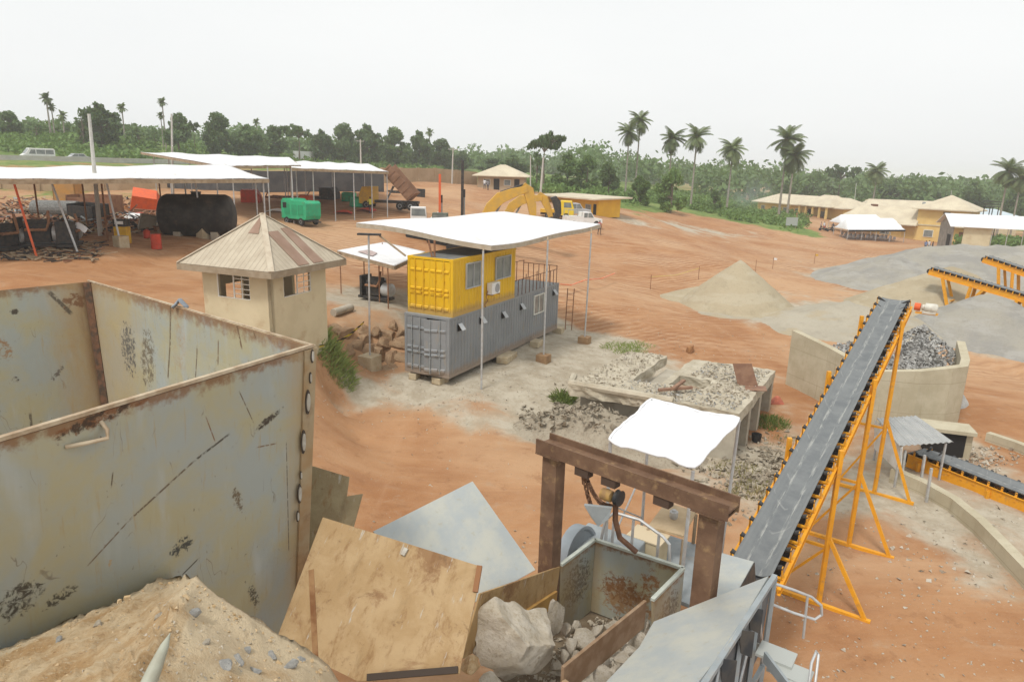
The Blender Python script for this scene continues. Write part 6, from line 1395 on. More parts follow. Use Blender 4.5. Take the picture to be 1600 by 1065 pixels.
# green compressor trailer
gc = gd(469, 64.5); gT = thing('air_compressor', 'bright green wheeled air compressor alone on the red soil', 'compressor')
MB().prism([(-1.75, .55), (1.6, .55), (1.75, .9), (1.75, 2.0), (1.55, 2.2), (-.2, 2.2), (-.4, 2.35), (-1.5, 2.35), (-1.75, 2.1)], -.85, .85, 'y').build('canopy', GREENM, gT, bevel=.04)
for x in (-.9, .1, 1.0): MB().box((x, -.865, 1.4), (.7, .02, .9)).build('side_door', mat('dark_green_paint', (.02, .32, .15), (.02, .27, .13), 3, .5) if 'dark_green_paint' not in bpy.data.materials else bpy.data.materials['dark_green_paint'], gT)
MB().box((-1.2, -.87, 1.75), (.5, .03, .5)).build('window', DARKIN, gT)
def wheel(T, x, y, r=.4, w_=.22, z=None):
    wl = MB().lathe((x, y-w_/2, z if z is not None else r), [(r*.5, 0), (r*.92, 0), (r, w_*.25), (r, w_*.75), (r*.92, w_), (r*.5, w_)], 18, (0, 1, 0)).build('wheel', BLACK, T, True)
    MB().lathe((x, y-w_/2-.005, z if z is not None else r), [(.02, .02), (r*.45, 0), (r*.55, .03), (r*.55, w_-.02), (r*.45, w_+.01), (.02, w_-.01)], 14, (0, 1, 0)).build('rim', GREYM, wl, True)
for x in (-1.0, 1.0):
    for y in (-.8, .8): wheel(gT, x, y, .35, .2)
MB().box((0, 0, .45), (3.4, 1.2, .14)).build('chassis', DARK, gT); MB().beam((1.6, 0, .45), (2.7, 0, .4), .1).build('tow_bar', DARK, gT)
place(gT, gc, -.6)

# ---- vehicles
def vehicle(name, label, cat, prof, W, m, wheels, wins, extra=None, glass=GLASS):
    T = thing(name, label, cat)
    MB().prism(prof, -W/2, W/2, 'y').build('body', m, T, bevel=.04)
    for w_ in wins:
        for s_ in (-1, 1): MB().plate([V(x, s_*(W/2+.008), z) for x, z in w_], .012).build('side_window', glass, T)
    for x, r in wheels:
        for y in (-W/2+.1, W/2-.1): wheel(T, x, y, r)
    if extra: extra(T)
    return T
def windscreen(T, x0, z0, x1, z1, W): MB().plate([V(x0, -W/2, z0), V(x0, W/2, z0), V(x1, W/2, z1), V(x1, -W/2, z1)], .015).build('windscreen', GLASS, T)
def van(label, m):
    def ex(T):
        windscreen(T, -2.07, 1.12, -1.42, 1.98, 1.45)
        for y in (-.6, .6): MB().box((-2.42, y, .78), (.04, .3, .18)).build('headlight', WHITEP, T); MB().box((2.44, y, .95), (.04, .16, .4)).build('tail_light', REDM, T)
    return vehicle('van', label, 'van', [(-2.4, .35), (2.42, .35), (2.42, 1.85), (2.2, 2.1), (-1.3, 2.1), (-2.05, 1.15), (-2.4, .95)], 1.75, m, ((-1.5, .33), (1.4, .33)), ([(-1.5, 1.15), (-.5, 1.15), (-.5, 1.85), (-1.15, 1.85)], [(-.38, 1.15), (.9, 1.15), (.9, 1.85), (-.38, 1.85)], [(1.0, 1.15), (2.2, 1.15), (2.2, 1.85), (1.0, 1.85)]), ex)
def car(label, m):
    def ex(T):
        windscreen(T, -1.02, .92, -.52, 1.38, 1.3)
        for y in (-.55, .55): MB().box((-2.06, y, .65), (.04, .3, .14)).build('headlight', WHITEP, T); MB().box((2.06, y, .75), (.04, .25, .14)).build('tail_light', REDM, T)
    return vehicle('car', label, 'car', [(-2.05, .3), (2.05, .3), (2.05, .85), (1.5, .95), (1.0, 1.42), (-.45, 1.42), (-1.05, .92), (-2.0, .75)], 1.65, m, ((-1.3, .31), (1.25, .31)), ([(-.95, .93), (.1, .93), (.1, 1.36), (-.45, 1.36)], [(.18, .93), (1.3, .93), (.95, 1.36), (.18, 1.36)]), ex)
def truck(label, cab_m, box_m, L=8.0, boxh=2.4, stripe=None):
    T = thing('truck', label, 'truck')
    MB().box((0, 0, .75), (L, 1.0, .25)).build('chassis', DARK, T)
    MB().prism([(L/2-2.0, .6), (L/2, .6), (L/2, 1.7), (L/2-.35, 2.7), (L/2-2.0, 2.75)], -1.15, 1.15, 'y').build('cab', cab_m, T, bevel=.05)
    MB().plate([V(L/2+.02, -1, 1.75), V(L/2+.02, 1, 1.75), V(L/2-.3, 1, 2.6), V(L/2-.3, -1, 2.6)], .015).build('windscreen', GLASS, T)
    b = MB()
    for s_ in (-1, 1): MB().plate([V(L/2-1.5, s_*1.16, 1.75), V(L/2-.3, s_*1.16, 1.75), V(L/2-.5, s_*1.16, 2.5), V(L/2-1.5, s_*1.16, 2.5)], .012).build('side_window', GLASS, T)
    if box_m: 
        bx = MB().box((-1.1, 0, 1.0+boxh/2), (L-2.4, 2.4, boxh)).build('cargo_box', box_m, T, bevel=.03)
        if stripe: MB().box((-1.1, 0, 1.4), (L-2.38, 2.42, .7)).build('stripe', stripe, bx)
    for x in (L/2-1.1, -L/2+1.2, -L/2+2.4):
        for y in (-1.0, 1.0): wheel(T, x, y, .5, .3)
    return T
# highway: road strip on the bank, concrete barrier, traffic
RZ_ = lambda X, d: V(pd(X, 250, d).x, d, 0)
RP = [(-120, 106), (0, 115), (150, 126), (300, 145), (450, 178), (560, 218), (640, 265), (780, 350)]
RW = [RZ_(*q) for q in RP]
ROADM = mat('grey_asphalt', (.20, .195, .185), (.26, .25, .235), .5, .9, bump=.1)
RDZ = 8.45
def road_strip(o0, o1, z0, z1=None):
    L0 = []
    for i, p in enumerate(RW):
        d = (RW[min(i+1, len(RW)-1)]-RW[max(i-1, 0)]).normalized(); n = V(-d.y, d.x, 0)
        if n.y < 0: n = -n
        L0.append((p+n*o0+V(0, 0, z0), p+n*o1+V(0, 0, z0 if z1 is None else z1)))
    return L0
b = MB(); S = road_strip(0, 11, RDZ); vs = [q for s_ in S for q in s_]; b.add(vs+[q-V(0, 0, 6) for q in vs], [(2*i, 2*i+2, 2*i+3, 2*i+1) for i in range(len(S)-1)]+[(2*i, len(vs)+2*i, len(vs)+2*i+2, 2*i+2) for i in range(len(S)-1)])
o = tag(b.build('road', ROADM, None), kind='structure')
BAR = thing('roadside_barrier', 'pale concrete barrier along the near edge of the highway', 'barrier', RW[1]+V(0, 0, RDZ))
S = road_strip(.2, .5, RDZ)
for i in range(5): MB().beam(S[i][0]+V(0, 0, .42), S[i+1][0]+V(0, 0, .42), .3, .85).build('barrier_section', mat('pale_barrier_concrete', (.50, .49, .46), (.43, .41, .38), .8, .9) if 'pale_barrier_concrete' not in bpy.data.materials else bpy.data.materials['pale_barrier_concrete'], BAR)
def on_road(X, off_=4):
    for i in range(len(RP)-1):
        if RP[i][0] <= X <= RP[i+1][0]:
            f = (X-RP[i][0])/(RP[i+1][0]-RP[i][0]); p = RW[i].lerp(RW[i+1], f); d = (RW[i+1]-RW[i]).normalized(); n = V(-d.y, d.x, 0); n = n if n.y > 0 else -n
            return p+n*off_+V(0, 0, RDZ), math.atan2(d.y, d.x)
SILV = mat('silver_car_paint', (.50, .51, .52), (.45, .46, .46), 2, .3, .3)
for fn_, X, of in ((lambda: van('white minibus on the highway at the far left', WHITEP), 66, 3.0), (lambda: car('pale car on the highway half behind the concrete pole', SILV), 128, 3.0),
                   (lambda: truck('white and red box truck on the highway above the right shed', WHITEP, WHITEP, 9, 2.8, REDM), 498, 5), (lambda: truck('plain white lorry on the highway right of the white and red truck', WHITEP, WHITEP, 8, 1.4), 526, 5),
                   (lambda: van('white van on the highway left of the white and red truck', WHITEP), 462, 5), (lambda: car('silver car on the highway first right of the lorries', SILV), 556, 5), (lambda: car('white car on the highway just left of the utility pole', WHITEP), 580, 5), (lambda: car('silver car on the highway right of the tipped truck body', SILV), 650, 5), (lambda: van('white van on the highway near the hip roofed house', WHITEP), 706, 5)):
    o = fn_(); p, a = on_road(X, of); place(o, p, a)
# tipped dump truck
dt = thing('dump_truck', 'yellow dump truck with its long brown tipper body raised', 'truck')
MB().box((0, 0, 1.0), (7.6, 1.1, .35)).build('chassis', DARK, dt)
MB().prism([(-3.9, .7), (-2.0, .7), (-2.0, 2.9), (-3.5, 2.85), (-3.9, 1.8)], -1.2, 1.2, 'y').build('cab', YELM, dt, bevel=.05)
MB().plate([V(-3.91, -1, 1.85), V(-3.91, 1, 1.85), V(-3.56, 1, 2.75), V(-3.56, -1, 2.75)], .02).build('windscreen', GLASS, dt)
b = MB()
for y in (-1.25, 1.25): b.box((2.5, y, .8), (4.9, .08, 1.4))
b.box((2.5, 0, .1), (4.9, 2.5, .1)); b.box((.1, 0, .85), (.1, 2.4, 1.5))
for k in range(6):
    for y in (-1.32, 1.32): b.box((.3+k*.9, y, .8), (.12, .08, 1.4))
bd = b.build('tipper_body', mat('brown_tipper_paint', (.27, .15, .09), (.22, .12, .07), 2, .8), dt)
bd.matrix_local = Matrix.Translation((2.6, 0, 1.15))@Matrix.Rotation(R(180), 4, 'Z')@Matrix.Rotation(R(-47), 4, 'Y')
for x in (-2.9, 1.6, 3.0):
    for y in (-1.05, 1.05): wheel(dt, x, y, .55, .35)
MB().tube((-.5, 0, 1.2), (.4, 0, 3.0), .12, 8).build('hydraulic_ram', GREYM, dt)
place(dt, gd(610, 76), -.12, .82)
# excavators
def excavator(label, dust, high=True):
    T = thing('excavator', label, 'excavator')
    for y in (-1.2, 1.2):
        b = MB(); n = 24; prof = [(1.75*(1 if math.cos(t) > 0 else -1)+.45*math.cos(t), .45+.45*math.sin(t)) for t in np.linspace(0, 2*math.pi, n+1)[:-1]]
        b.prism(prof, y-.28, y+.28, 'y'); b.build('track', BLACK, T)
    MB().box((0, 0, .7), (1.8, 1.9, .4)).build('undercarriage', DARK, T)
    MB().prism([(-2.4, 1.0), (1.4, 1.0), (1.4, 1.5), (.6, 2.1), (-1.9, 2.2), (-2.5, 1.9)], -1.35, 1.35, 'y').build('house', dust, T, bevel=.06)
    cb = MB().prism([(-.1, 1.5), (1.5, 1.5), (1.6, 2.2), (1.25, 3.0), (-.1, 3.05)], .45, 1.35, 'y').build('cab', dust, T, bevel=.05)
    b = MB(); b.plate([V(.05, 1.36, 2.0), V(1.45, 1.36, 2.0), V(1.2, 1.36, 2.9), V(.05, 1.36, 2.9)], .015); b.plate([V(.05, .44, 2.0), V(1.45, .44, 2.0), V(1.2, .44, 2.9), V(.05, .44, 2.9)], .015); b.build('window', GLASS, cb)
    def arm(pts, hs, w_, name):
        b = MB(); n = len(pts); vs = []
        for i, (x, z) in enumerate(pts):
            dx, dz = pts[min(i+1, n-1)][0]-pts[max(i-1, 0)][0], pts[min(i+1, n-1)][1]-pts[max(i-1, 0)][1]; l = math.hypot(dx, dz); nx, nz = -dz/l, dx/l
            for s_, y in ((1, -w_/2), (1, w_/2), (-1, w_/2), (-1, -w_/2)): vs.append((x+nx*hs[i]/2*s_, y-.1, z+nz*hs[i]/2*s_))
        fs = [(4*i+k, 4*i+(k+1) % 4, 4*i+4+(k+1) % 4, 4*i+4+k) for i in range(n-1) for k in range(4)]+[(0, 1, 2, 3), (4*n-1, 4*n-2, 4*n-3, 4*n-4)]
        return b.add(vs, fs).build(name, dust, T, bevel=.03)
    if not high:
        arm([(1.0, 1.6), (1.35, 2.9), (2.0, 4.0), (3.0, 4.7), (4.2, 4.9), (5.2, 4.9)], [.6, .8, .95, 1.0, .8, .5], .55, 'boom')
        arm([(4.8, 5.4), (5.4, 4.9), (5.9, 3.9), (6.2, 3.0)], [.5, .85, .7, .5], .45, 'stick')
        MB().tube((1.7, -.1, 1.9), (2.9, -.1, 4.1), .10, 8).build('boom_cylinder', GREYM, T)
        MB().prism([(6.1, 5.0), (6.7, 5.2), (7.2, 4.6), (7.3, 3.4), (6.9, 2.4), (6.4, 2.6), (6.7, 3.5), (6.4, 4.4)], -.75, .55, 'y').build('bucket', DARK, T)
        return T
    arm([(1.0, 1.6), (1.4, 2.9), (2.1, 4.3), (3.0, 5.2), (4.2, 5.7), (5.6, 6.1)], [.7, .9, 1.05, 1.1, .9, .6], .55, 'boom')
    arm([(5.2, 6.5), (5.7, 6.0), (6.1, 4.6), (6.3, 3.2)], [.5, 1.0, .85, .55], .45, 'stick')
    MB().tube((1.7, -.1, 1.9), (3.0, -.1, 4.5), .10, 8).build('boom_cylinder', GREYM, T); MB().tube((3.0, -.1, 5.75), (5.2, -.1, 6.5), .09, 8).build('stick_cylinder', DARK, T)
    MB().prism([(5.9, 3.3), (6.5, 3.2), (6.75, 2.4), (6.3, 1.7), (5.6, 1.75), (5.55, 2.0), (6.0, 2.3)], -.75, .55, 'y').build('bucket', DARK, T)
    return T
DUSTY = mat('dusty_yellow_paint', (.62, .36, .05), (.54, .33, .07), 2, .6, dirt=(.36, .25, .14), dirt_amt=.6)
e = excavator('dusty yellow excavator with high arched boom behind the white canopy', DUSTY); place(e, gd(733, 63), .12, .93)
e = excavator('dusty yellow excavator with lower boom and dark bucket right of the high boom', DUSTY, False); place(e, gd(772, 70), .05, .92)
def rig(label, mastm, bodym, mh):
    T = thing('drill_rig', label, 'drill rig')
    for y in (-.9, .9):
        n = 20; MB().prism([(1.3*(1 if math.cos(t) > 0 else -1)+.35*math.cos(t), .35+.35*math.sin(t)) for t in np.linspace(0, 2*math.pi, n+1)[:-1]], y-.2, y+.2, 'y').build('track', BLACK, T)
    MB().box((-.3, 0, 1.2), (2.8, 1.6, 1.0)).build('body', bodym, T, bevel=.05); MB().prism([(-1.2, 1.7), (.3, 1.7), (.2, 2.9), (-1.2, 2.9)], -.8, .1, 'y').build('cab', bodym, T, bevel=.04)
    MB().plate([V(-1.1, -.82, 2.1), V(.2, -.82, 2.1), V(.12, -.82, 2.75), V(-1.1, -.82, 2.75)], .015).build('window', GLASS, T)
    b = MB(); 
    for y in (-.18, .18): b.beam((1.5, y, .6), (1.5, y, mh), .14, .22)
    for k in range(int(mh/.6)): b.beam((1.5, -.18, .8+k*.6), (1.5, .18, 1.1+k*.6), .06)
    b.build('mast', mastm, T); MB().box((1.62, 0, mh*.62), (.3, .3, .7)).build('drill_head', DARK, T); MB().tube((1.7, 0, .3), (1.7, 0, mh*.6), .06, 8).build('drill_rod', GREYM, T)
    MB().beam((.2, 0, 1.4), (1.4, 0, 2.4), .2).build('mast_arm', bodym, T)
    return T
place(rig('tracked drill rig with bright orange red mast left of the excavators', ORED, WHITEP, 5.9), gd(662, 66), .1, 1.0)
place(rig('tracked drill rig with tall dark mast beside the excavator boom', DARK, mat('dull_green_paint', (.13, .16, .12), (.1, .12, .1), 2, .7), 7.6), gd(697, 65), .0, 1.0)
# yellow shed, pickup and small truck
ys0, ys1 = gd(852, 112), gd(936, 101); yd = (ys1-ys0); yd.z = 0; yl = yd.length; yd.normalize(); yn = V(-yd.y, yd.x, 0)
ysT = thing('yellow_shed', 'long low bright yellow shed with flat pale roof beyond the trucks', 'shed', ys0.lerp(ys1, .5))
zb, zt = min(ys0.z, ys1.z)-.3, 5.6
YSM = mat('bright_yellow_wall', (.72, .42, .03), (.66, .37, .03), .8, .7)
def ybox(f0, f1, dep0, dep1, z0, z1): 
    c_ = ys0+yd*yl*(f0+f1)/2+yn*(dep0+dep1)/2; return MB().obox(V(c_.x, c_.y, (z0+z1)/2), yd*yl*(f1-f0)/2, yn*(dep1-dep0)/2, V(0, 0, (z1-z0)/2))
ybox(0, 1, 0, 4.2, zb, zt).build('wall', YSM, ysT)
b = MB(); c_ = ys0+yd*yl*.5+yn*2.2; b.obox(V(c_.x, c_.y, zt+.12), yd*(yl/2+.8), yn*3.6+V(0, 0, .12), V(0, 0, .1)); b.build('roof', TANROOF, ysT)
for f in (.78, .5):
    w_ = ybox(f, f+.10, -.04, .0, zt-2.0, zt-.8).build('window', GREYM, ysT); ybox(f+.01, f+.09, -.055, -.045, zt-1.9, zt-.9).build('pane', GLASS, w_)
ybox(.92, .97, -.04, 0, zb+.3, zt-.7).build('door', DARKIN, ysT)
def pickup(label, m):
    def ex(T):
        b = MB(); b.box((1.2, -.8, 1.0), (2.0, .06, .5)); b.box((1.2, .8, 1.0), (2.0, .06, .5)); b.box((2.2, 0, 1.0), (.06, 1.6, .5)); b.build('load_bed', m, T)
        b = MB()
        for y in (-.7, .7):
            b.tube((.35, y, 1.1), (.35, y, 1.95), .03, 6); b.tube((2.1, y, 1.1), (2.1, y, 1.95), .03, 6); b.tube((.35, y, 1.95), (2.1, y, 1.95), .03, 6)
        b.build('rack', GREYM, T); windscreen(T, -1.22, 1.08, -.82, 1.68, 1.4)
    return vehicle('pickup', label, 'pickup', [(-2.3, .45), (2.25, .45), (2.25, .8), (.25, .82), (.2, 1.72), (-.78, 1.72), (-1.25, 1.08), (-2.25, .95)], 1.7, m, ((-1.5, .38), (1.4, .38)), ([(-1.1, 1.1), (-.4, 1.1), (-.4, 1.65), (-.75, 1.65)], [(-.33, 1.1), (.12, 1.1), (.12, 1.65), (-.33, 1.65)]), ex)
place(pickup('white pickup with rack parked in front of the yellow shed', WHITEP), gd(912, 88), math.pi+.3, 1.05)
place(pickup('pale grey pickup parked behind the white one by the yellow shed', SILV), gd(895, 93), math.pi+.2, 1.05)
t_ = truck('small bright yellow truck parked beside the white pickup', mat('bright_yellow_paint', (.74, .52, .03), None, 1, .5), None, 5.0); MB().box((-1, 0, 1.2), (3, 2.2, .5)).build('load_bed', YELM, t_); place(t_, gd(872, 90), -.1, .85)
# hip roofed tan house and open shelter
def hip_house(name, label, c, sx, sy, h, rh, rz, wallm, roofm, ridge=0.0, ov=.7, wins=(), door=None, cols=None, cat='house', base_drop=.6):
    T = thing(name, label, cat)
    MB().box((0, 0, h/2-base_drop/2), (sx, sy, h+base_drop)).build('wall', wallm, T)
    X, Y = sx/2+ov, sy/2+ov; rx = max(ridge/2, .01)
    vs = [(-X, -Y, h), (X, -Y, h), (X, Y, h), (-X, Y, h), (-rx, 0, h+rh), (rx, 0, h+rh)]
    b = MB(); b.add(vs+[(x, y, z-.14) for x, y, z in vs[:4]], [(0, 1, 5, 4), (1, 2, 5), (2, 3, 4, 5), (3, 0, 4), (6, 7, 1, 0), (7, 8, 2, 1), (8, 9, 3, 2), (9, 6, 0, 3), (9, 8, 7, 6)]); b.build('roof', roofm, T)
    for (side, u0, u1, z0, z1) in wins:
        if side == 'f': w_ = MB().box(((u0+u1)/2, -sy/2-.03, (z0+z1)/2), (u1-u0, .08, z1-z0)).build('window', WF, T); MB().box(((u0+u1)/2, -sy/2-.08, (z0+z1)/2), (u1-u0-.14, .03, z1-z0-.14)).build('pane', GLASS, w_)
        else: w_ = MB().box((-sx/2-.03, (u0+u1)/2, (z0+z1)/2), (.08, u1-u0, z1-z0)).build('window', WF, T); MB().box((-sx/2-.08, (u0+u1)/2, (z0+z1)/2), (.03, u1-u0-.14, z1-z0-.14)).build('pane', GLASS, w_)
    if door:
        for u0, u1, z0, z1 in door: MB().box(((u0+u1)/2, -sy/2-.03, (z0+z1)/2), (u1-u0, .09, z1-z0)).build('door', DARKIN, T)
    return place(T, c, rz)
g = gd(785, 126)
hh = hip_house('hip_roofed_house', 'tan hip roofed house at the foot of the highway bank', g, 8.0, 6, 2.5, 1.9, -.1, mat('tan_house_wall', (.46, .36, .24), (.40, .30, .2), .8, .95), TANROOF, 1.0, .9, [('f', -3, -1.8, .9, 1.9), ('f', .6, 1.8, .9, 1.9)], [(-1.2, -.2, 0, 2.0), (2.4, 3.3, 0, 2.0)])
for x in (-4.4, -2.2, 0, 2.2, 4.4): MB().box((x, -3.6, 1.2), (.2, .2, 2.6)).build('column', CREAM, hh).location += Vector((0, 0, 0))
# ================================================================== RIGHT: yellow buildings, tents, shed, people
def bx(T, c, s, name, m, rz=0): return MB().box(c, s, rz).build(name, m, T)
# long left wing
a0, a1 = gd(1186, 192), gd(1322, 162); L = Vector((a1.x-a0.x, a1.y-a0.y, 0)); ll = L.length; ang = math.atan2(L.y, L.x)
zb = -.6
yb = thing('yellow_bungalow', 'long single storey yellow building with tan hip roof beyond the bushes', 'building')
MB().box((ll/2, 4.5, 1.2), (ll, 9, 4.4)).build('wall', YELLOWWALL, yb)
def gable(T, x0, x1, y0, y1, h, rh, m, hip0=4, hip1=4, name='roof'):
    vs = [(x0, y0, h), (x1, y0, h), (x1, y1, h), (x0, y1, h), (x0+hip0, (y0+y1)/2, h+rh), (x1-hip1, (y0+y1)/2, h+rh)]
    b = MB(); b.add(vs+[(x, y, z-.2) for x, y, z in vs[:4]], [(0, 1, 5, 4), (1, 2, 5), (2, 3, 4, 5), (3, 0, 4), (6, 7, 1, 0), (7, 8, 2, 1), (8, 9, 3, 2), (9, 6, 0, 3), (9, 8, 7, 6)]); return b.build(name, m, T)
gable(yb, -1, ll+1, -1.4, 10, 3.3, 2.2, TANROOF)
gable(yb, ll*.62, ll*.95, -3.2, 7, 3.5, 2.5, TANROOF, 3, 3, 'porch_roof')
for x in np.linspace(ll*.64, ll*.93, 5): MB().box((x, -2.8, 1.2), (.4, .4, 4.4)).build('column', YELLOWWALL, yb)
for x in (2.5, 7, 11.5, 16, 20):
    if x < ll*.6: w_ = MB().box((x, -.04, 1.7), (1.5, .1, 1.3)).build('window', WF, yb); MB().box((x, -.1, 1.7), (1.3, .03, 1.1)).build('pane', GLASS, w_)
MB().box((ll*.66, -.05, 1.2), (1.6, .1, 2.6)).build('door', DARKIN, yb); MB().box((ll*.8, -.05, 1.5), (2.2, .1, 1.4)).build('window', GLASS, yb)
place(yb, V(a0.x, a0.y, zb), ang)
# rear roof between
r0 = pd(1335, 318, 185); rb_ = thing('rear_hall', 'tan roofed hall showing only its roof behind the yellow house', 'building')
MB().box((13, 5, 1.5), (26, 10, 6)).build('wall', YELLOWWALL, rb_); gable(rb_, -1, 27, -1, 11, 4.5, 2.2, TANROOF, 2, 4); MB().box((13, 2.2, 5.9), (.6, .6, 1.2)).build('roof_vent', GREYM, rb_); MB().box((1.5, -.5, 4.3), (1.4, 1.4, 2.6)).build('water_tank', mat('brown_tank', (.16, .08, .05), None, 1, .7), rb_)
place(rb_, V(r0.x-1, 176, -2.2), -.28)
# two storey house with lower wing
b0, b1 = gd(1318, 150), gd(1440, 140); ang2 = math.atan2(b1.y-b0.y, b1.x-b0.x); l2 = Vector((b1.x-b0.x, b1.y-b0.y)).length; zb2 = tz(b1.x, b1.y)-.3
th = thing('two_storey_house', 'yellow two storey house with pyramid roof and low tan roofed wing', 'building')
MB().box((l2/2, 4, 1.3), (l2, 8, 4.0)).build('wing_wall', YELLOWWALL, th); gable(th, -1.2, l2+.4, -1.5, 9.2, 3.2, 3.0, TANROOF, 4, .5, 'wing_roof')
MB().box((l2+4.6, 3.5, 2.9), (9.2, 7, 7.2)).build('wall', YELLOWWALL, th); MB().box((l2+4.6, -.06, 3.3), (9.25, .12, .25)).build('floor_band', CREAM, th)
cx_, cy_ = l2+4.6, 3.5; X, Y = 5.6, 4.6
MB().add([(cx_-X, cy_-Y, 6.5), (cx_+X, cy_-Y, 6.5), (cx_+X, cy_+Y, 6.5), (cx_-X, cy_+Y, 6.5), (cx_, cy_, 9.2), (cx_-X, cy_-Y, 6.3), (cx_+X, cy_-Y, 6.3), (cx_+X, cy_+Y, 6.3), (cx_-X, cy_+Y, 6.3)], [(0, 1, 4), (1, 2, 4), (2, 3, 4), (3, 0, 4), (5, 6, 1, 0), (6, 7, 2, 1), (7, 8, 3, 2), (8, 5, 0, 3), (8, 7, 6, 5)]).build('roof', TANROOF, th)
MB().box((l2+5.0, -.05, 4.8), (1.2, .1, 2.4)).build('balcony_door', DARKIN, th)
for x, z, w_ in ((l2+2.4, 1.7, 1.7), (l2-5.5, 1.6, 1.8), (l2-2.5, 1.6, .0)):
    if w_: f_ = MB().box((x, -.06, z), (w_, .12, 1.4)).build('window', WF, th); MB().box((x, -.13, z), (w_-.2, .03, 1.2)).build('pane', GLASS, f_)
MB().box((l2+8.2, -.05, 1.2), (1.2, .1, 2.4)).build('door', mat('brown_door', (.2, .09, .05), None, 1, .7), th); MB().box((l2-1.2, -.06, 1.4), (2.2, .1, 2.9)).build('gate_panel', mat('ochre_door', (.52, .34, .12), None, 1, .7), th)
b = MB(); b.box((l2+7.2, -.6, 3.3), (4, 1.2, .15)); b.build('balcony', CREAM, th); b = MB()
for k in range(9): b.box((l2+5.3+k*.48, -1.15, 3.8), (.06, .06, .85))
b.box((l2+7.2, -1.15, 4.25), (4, .08, .08)); b.build('balcony_rail', WHITEP, th)
place(th, V(b0.x, b0.y, zb2), ang2)
# white tents
def tent(label, X0, X1, d, top, low, dep):
    p0, p1 = pd(X0, low, d), pd(X1, low, d); T = thing('white_tent', label, 'tent', gd((X0+X1)/2, d), 'white tents in front of the yellow house')
    n = V(0, 1, 0); dz = (low-top)*d/FPX; w_ = p1.x-p0.x
    def f(u_, v_):
        q = p0.lerp(p1, u_)+n*dep*v_; return q+V(0, 0, dz*1.0*min(1, 2*min(v_, 1-v_), min(u_, 1-u_)*w_/.8))
    MB().sheet(f, 30, 10, .03).build('roof', TARP, T, 'all')
    MB().sheet(lambda u_, v_: p0.lerp(p1, u_)+V(0, -.05, .0-.28*v_), 30, 1, .02).build('valance', TARP, T)
    n_ = max(3, int(w_/2.2))
    for k in range(n_+1):
        for y in (0.1, dep-.1):
            q = p0.lerp(p1, k/n_)+V(0, y, 0); g = tz(q.x, q.y); MB().tube((q.x, q.y, g), (q.x, q.y, q.z), .05, 6).build('pole', GALV, T)
    return T
tent('smaller white tent standing behind the longer one by the yellow house', 1316, 1386, 138, 337, 349, 6)
tent('longer white tent with many thin poles in front of the yellow house', 1326, 1415, 127, 343, 359, 6)
# chairs under the tent: each a plain seat
chp = thing('plastic_chair', 'grey plastic chair set out in the rows under the longer white tent', 'chair', (0, 0, 0), 'chairs under the tent')
PCH = mat('grey_plastic', (.34, .35, .37), (.28, .29, .31), 2, .5)
MB().box((0, 0, .44), (.46, .44, .04)).build('seat', PCH, chp); MB().box((0, .22, .68), (.44, .04, .44)).build('backrest', PCH, chp)
for sx in (-.2, .2):
    for sy in (-.19, .19): MB().beam((sx, sy, 0), (sx, sy, .42), .04).build('leg', PCH, chp)
first = True
pA, pB = gd(1332, 128), gd(1412, 128)
for j in range(3):
    for k in range(11):
        q = pA.lerp(pB, (k+.5)/11)+V(random.uniform(-.1, .1), j*1.3+.2, 0); q.z = tz(q.x, q.y)
        o = chp if first else copy_tree(chp); first = False; place(o, q, math.pi+random.uniform(-.2, .2), 1.05)
# far right open shed
s0 = gd(1500, 112); s1 = s0+V(17, -6, 0); sh_ = thing('white_roofed_shed', 'open shed with white gable roof and dark doorway at the far right', 'open shed', s0)
sd_ = Vector((s1.x-s0.x, s1.y-s0.y, 0)); sl2 = sd_.length; sd_.normalize(); sn = V(-sd_.y, sd_.x, 0)
zr, ze, zg = pd(1496, 334, 115).z, pd(1500, 354, 111).z, s0.z
at = lambda f, y, z: V(s0.x, s0.y, 0)+sd_*f+sn*y+V(0, 0, z)
MB().add([at(-.6, -.7, ze), at(sl2, -.7, ze), at(sl2, 4.5, zr), at(-.6, 4.5, zr), at(-.6, 9.7, ze), at(sl2, 9.7, ze), at(-.6, -.7, ze-.08), at(sl2, -.7, ze-.08), at(sl2, 4.5, zr-.08), at(-.6, 4.5, zr-.08), at(-.6, 9.7, ze-.08), at(sl2, 9.7, ze-.08)],
         [(0, 1, 2, 3), (3, 2, 5, 4), (6, 9, 8, 7), (9, 10, 11, 8), (0, 6, 7, 1), (0, 3, 9, 6), (3, 4, 10, 9), (1, 7, 8, 2)]).build('roof', WHITE_SHEET, sh_)
b = MB(); b.obox(at(3.4, .1, (zg+ze)/2-.1), sd_*1.9, sn*.12, V(0, 0, (ze-zg)/2)); b.build('tan_panel', CREAM, sh_)
MB().add([at(0, 0, zg), at(0, 9, zg), at(0, 9, ze-.1), at(0, 4.5, zr-.15), at(0, 0, ze-.1), at(.15, 0, zg), at(.15, 9, zg), at(.15, 9, ze-.1), at(.15, 4.5, zr-.15), at(.15, 0, ze-.1)], [(0, 1, 2, 3, 4), (9, 8, 7, 6, 5), (0, 5, 6, 1), (0, 4, 9, 5), (1, 6, 7, 2)]).build('gable_wall', mat('grey_board_gable', (.22, .21, .19), (.30, .28, .25), 1, .9), sh_)
b = MB(); b.obox(at(-.06, 1.8, zg+1.4), sd_*.05, sn*.9, V(0, 0, 1.4)); b.build('doorway', DARKIN, sh_)
b = MB(); b.obox(at(sl2/2+2.5, .1, zg+.45), sd_*(sl2/2-2.4), sn*.1, V(0, 0, .6)); b.build('low_wall', DARKIN, sh_)
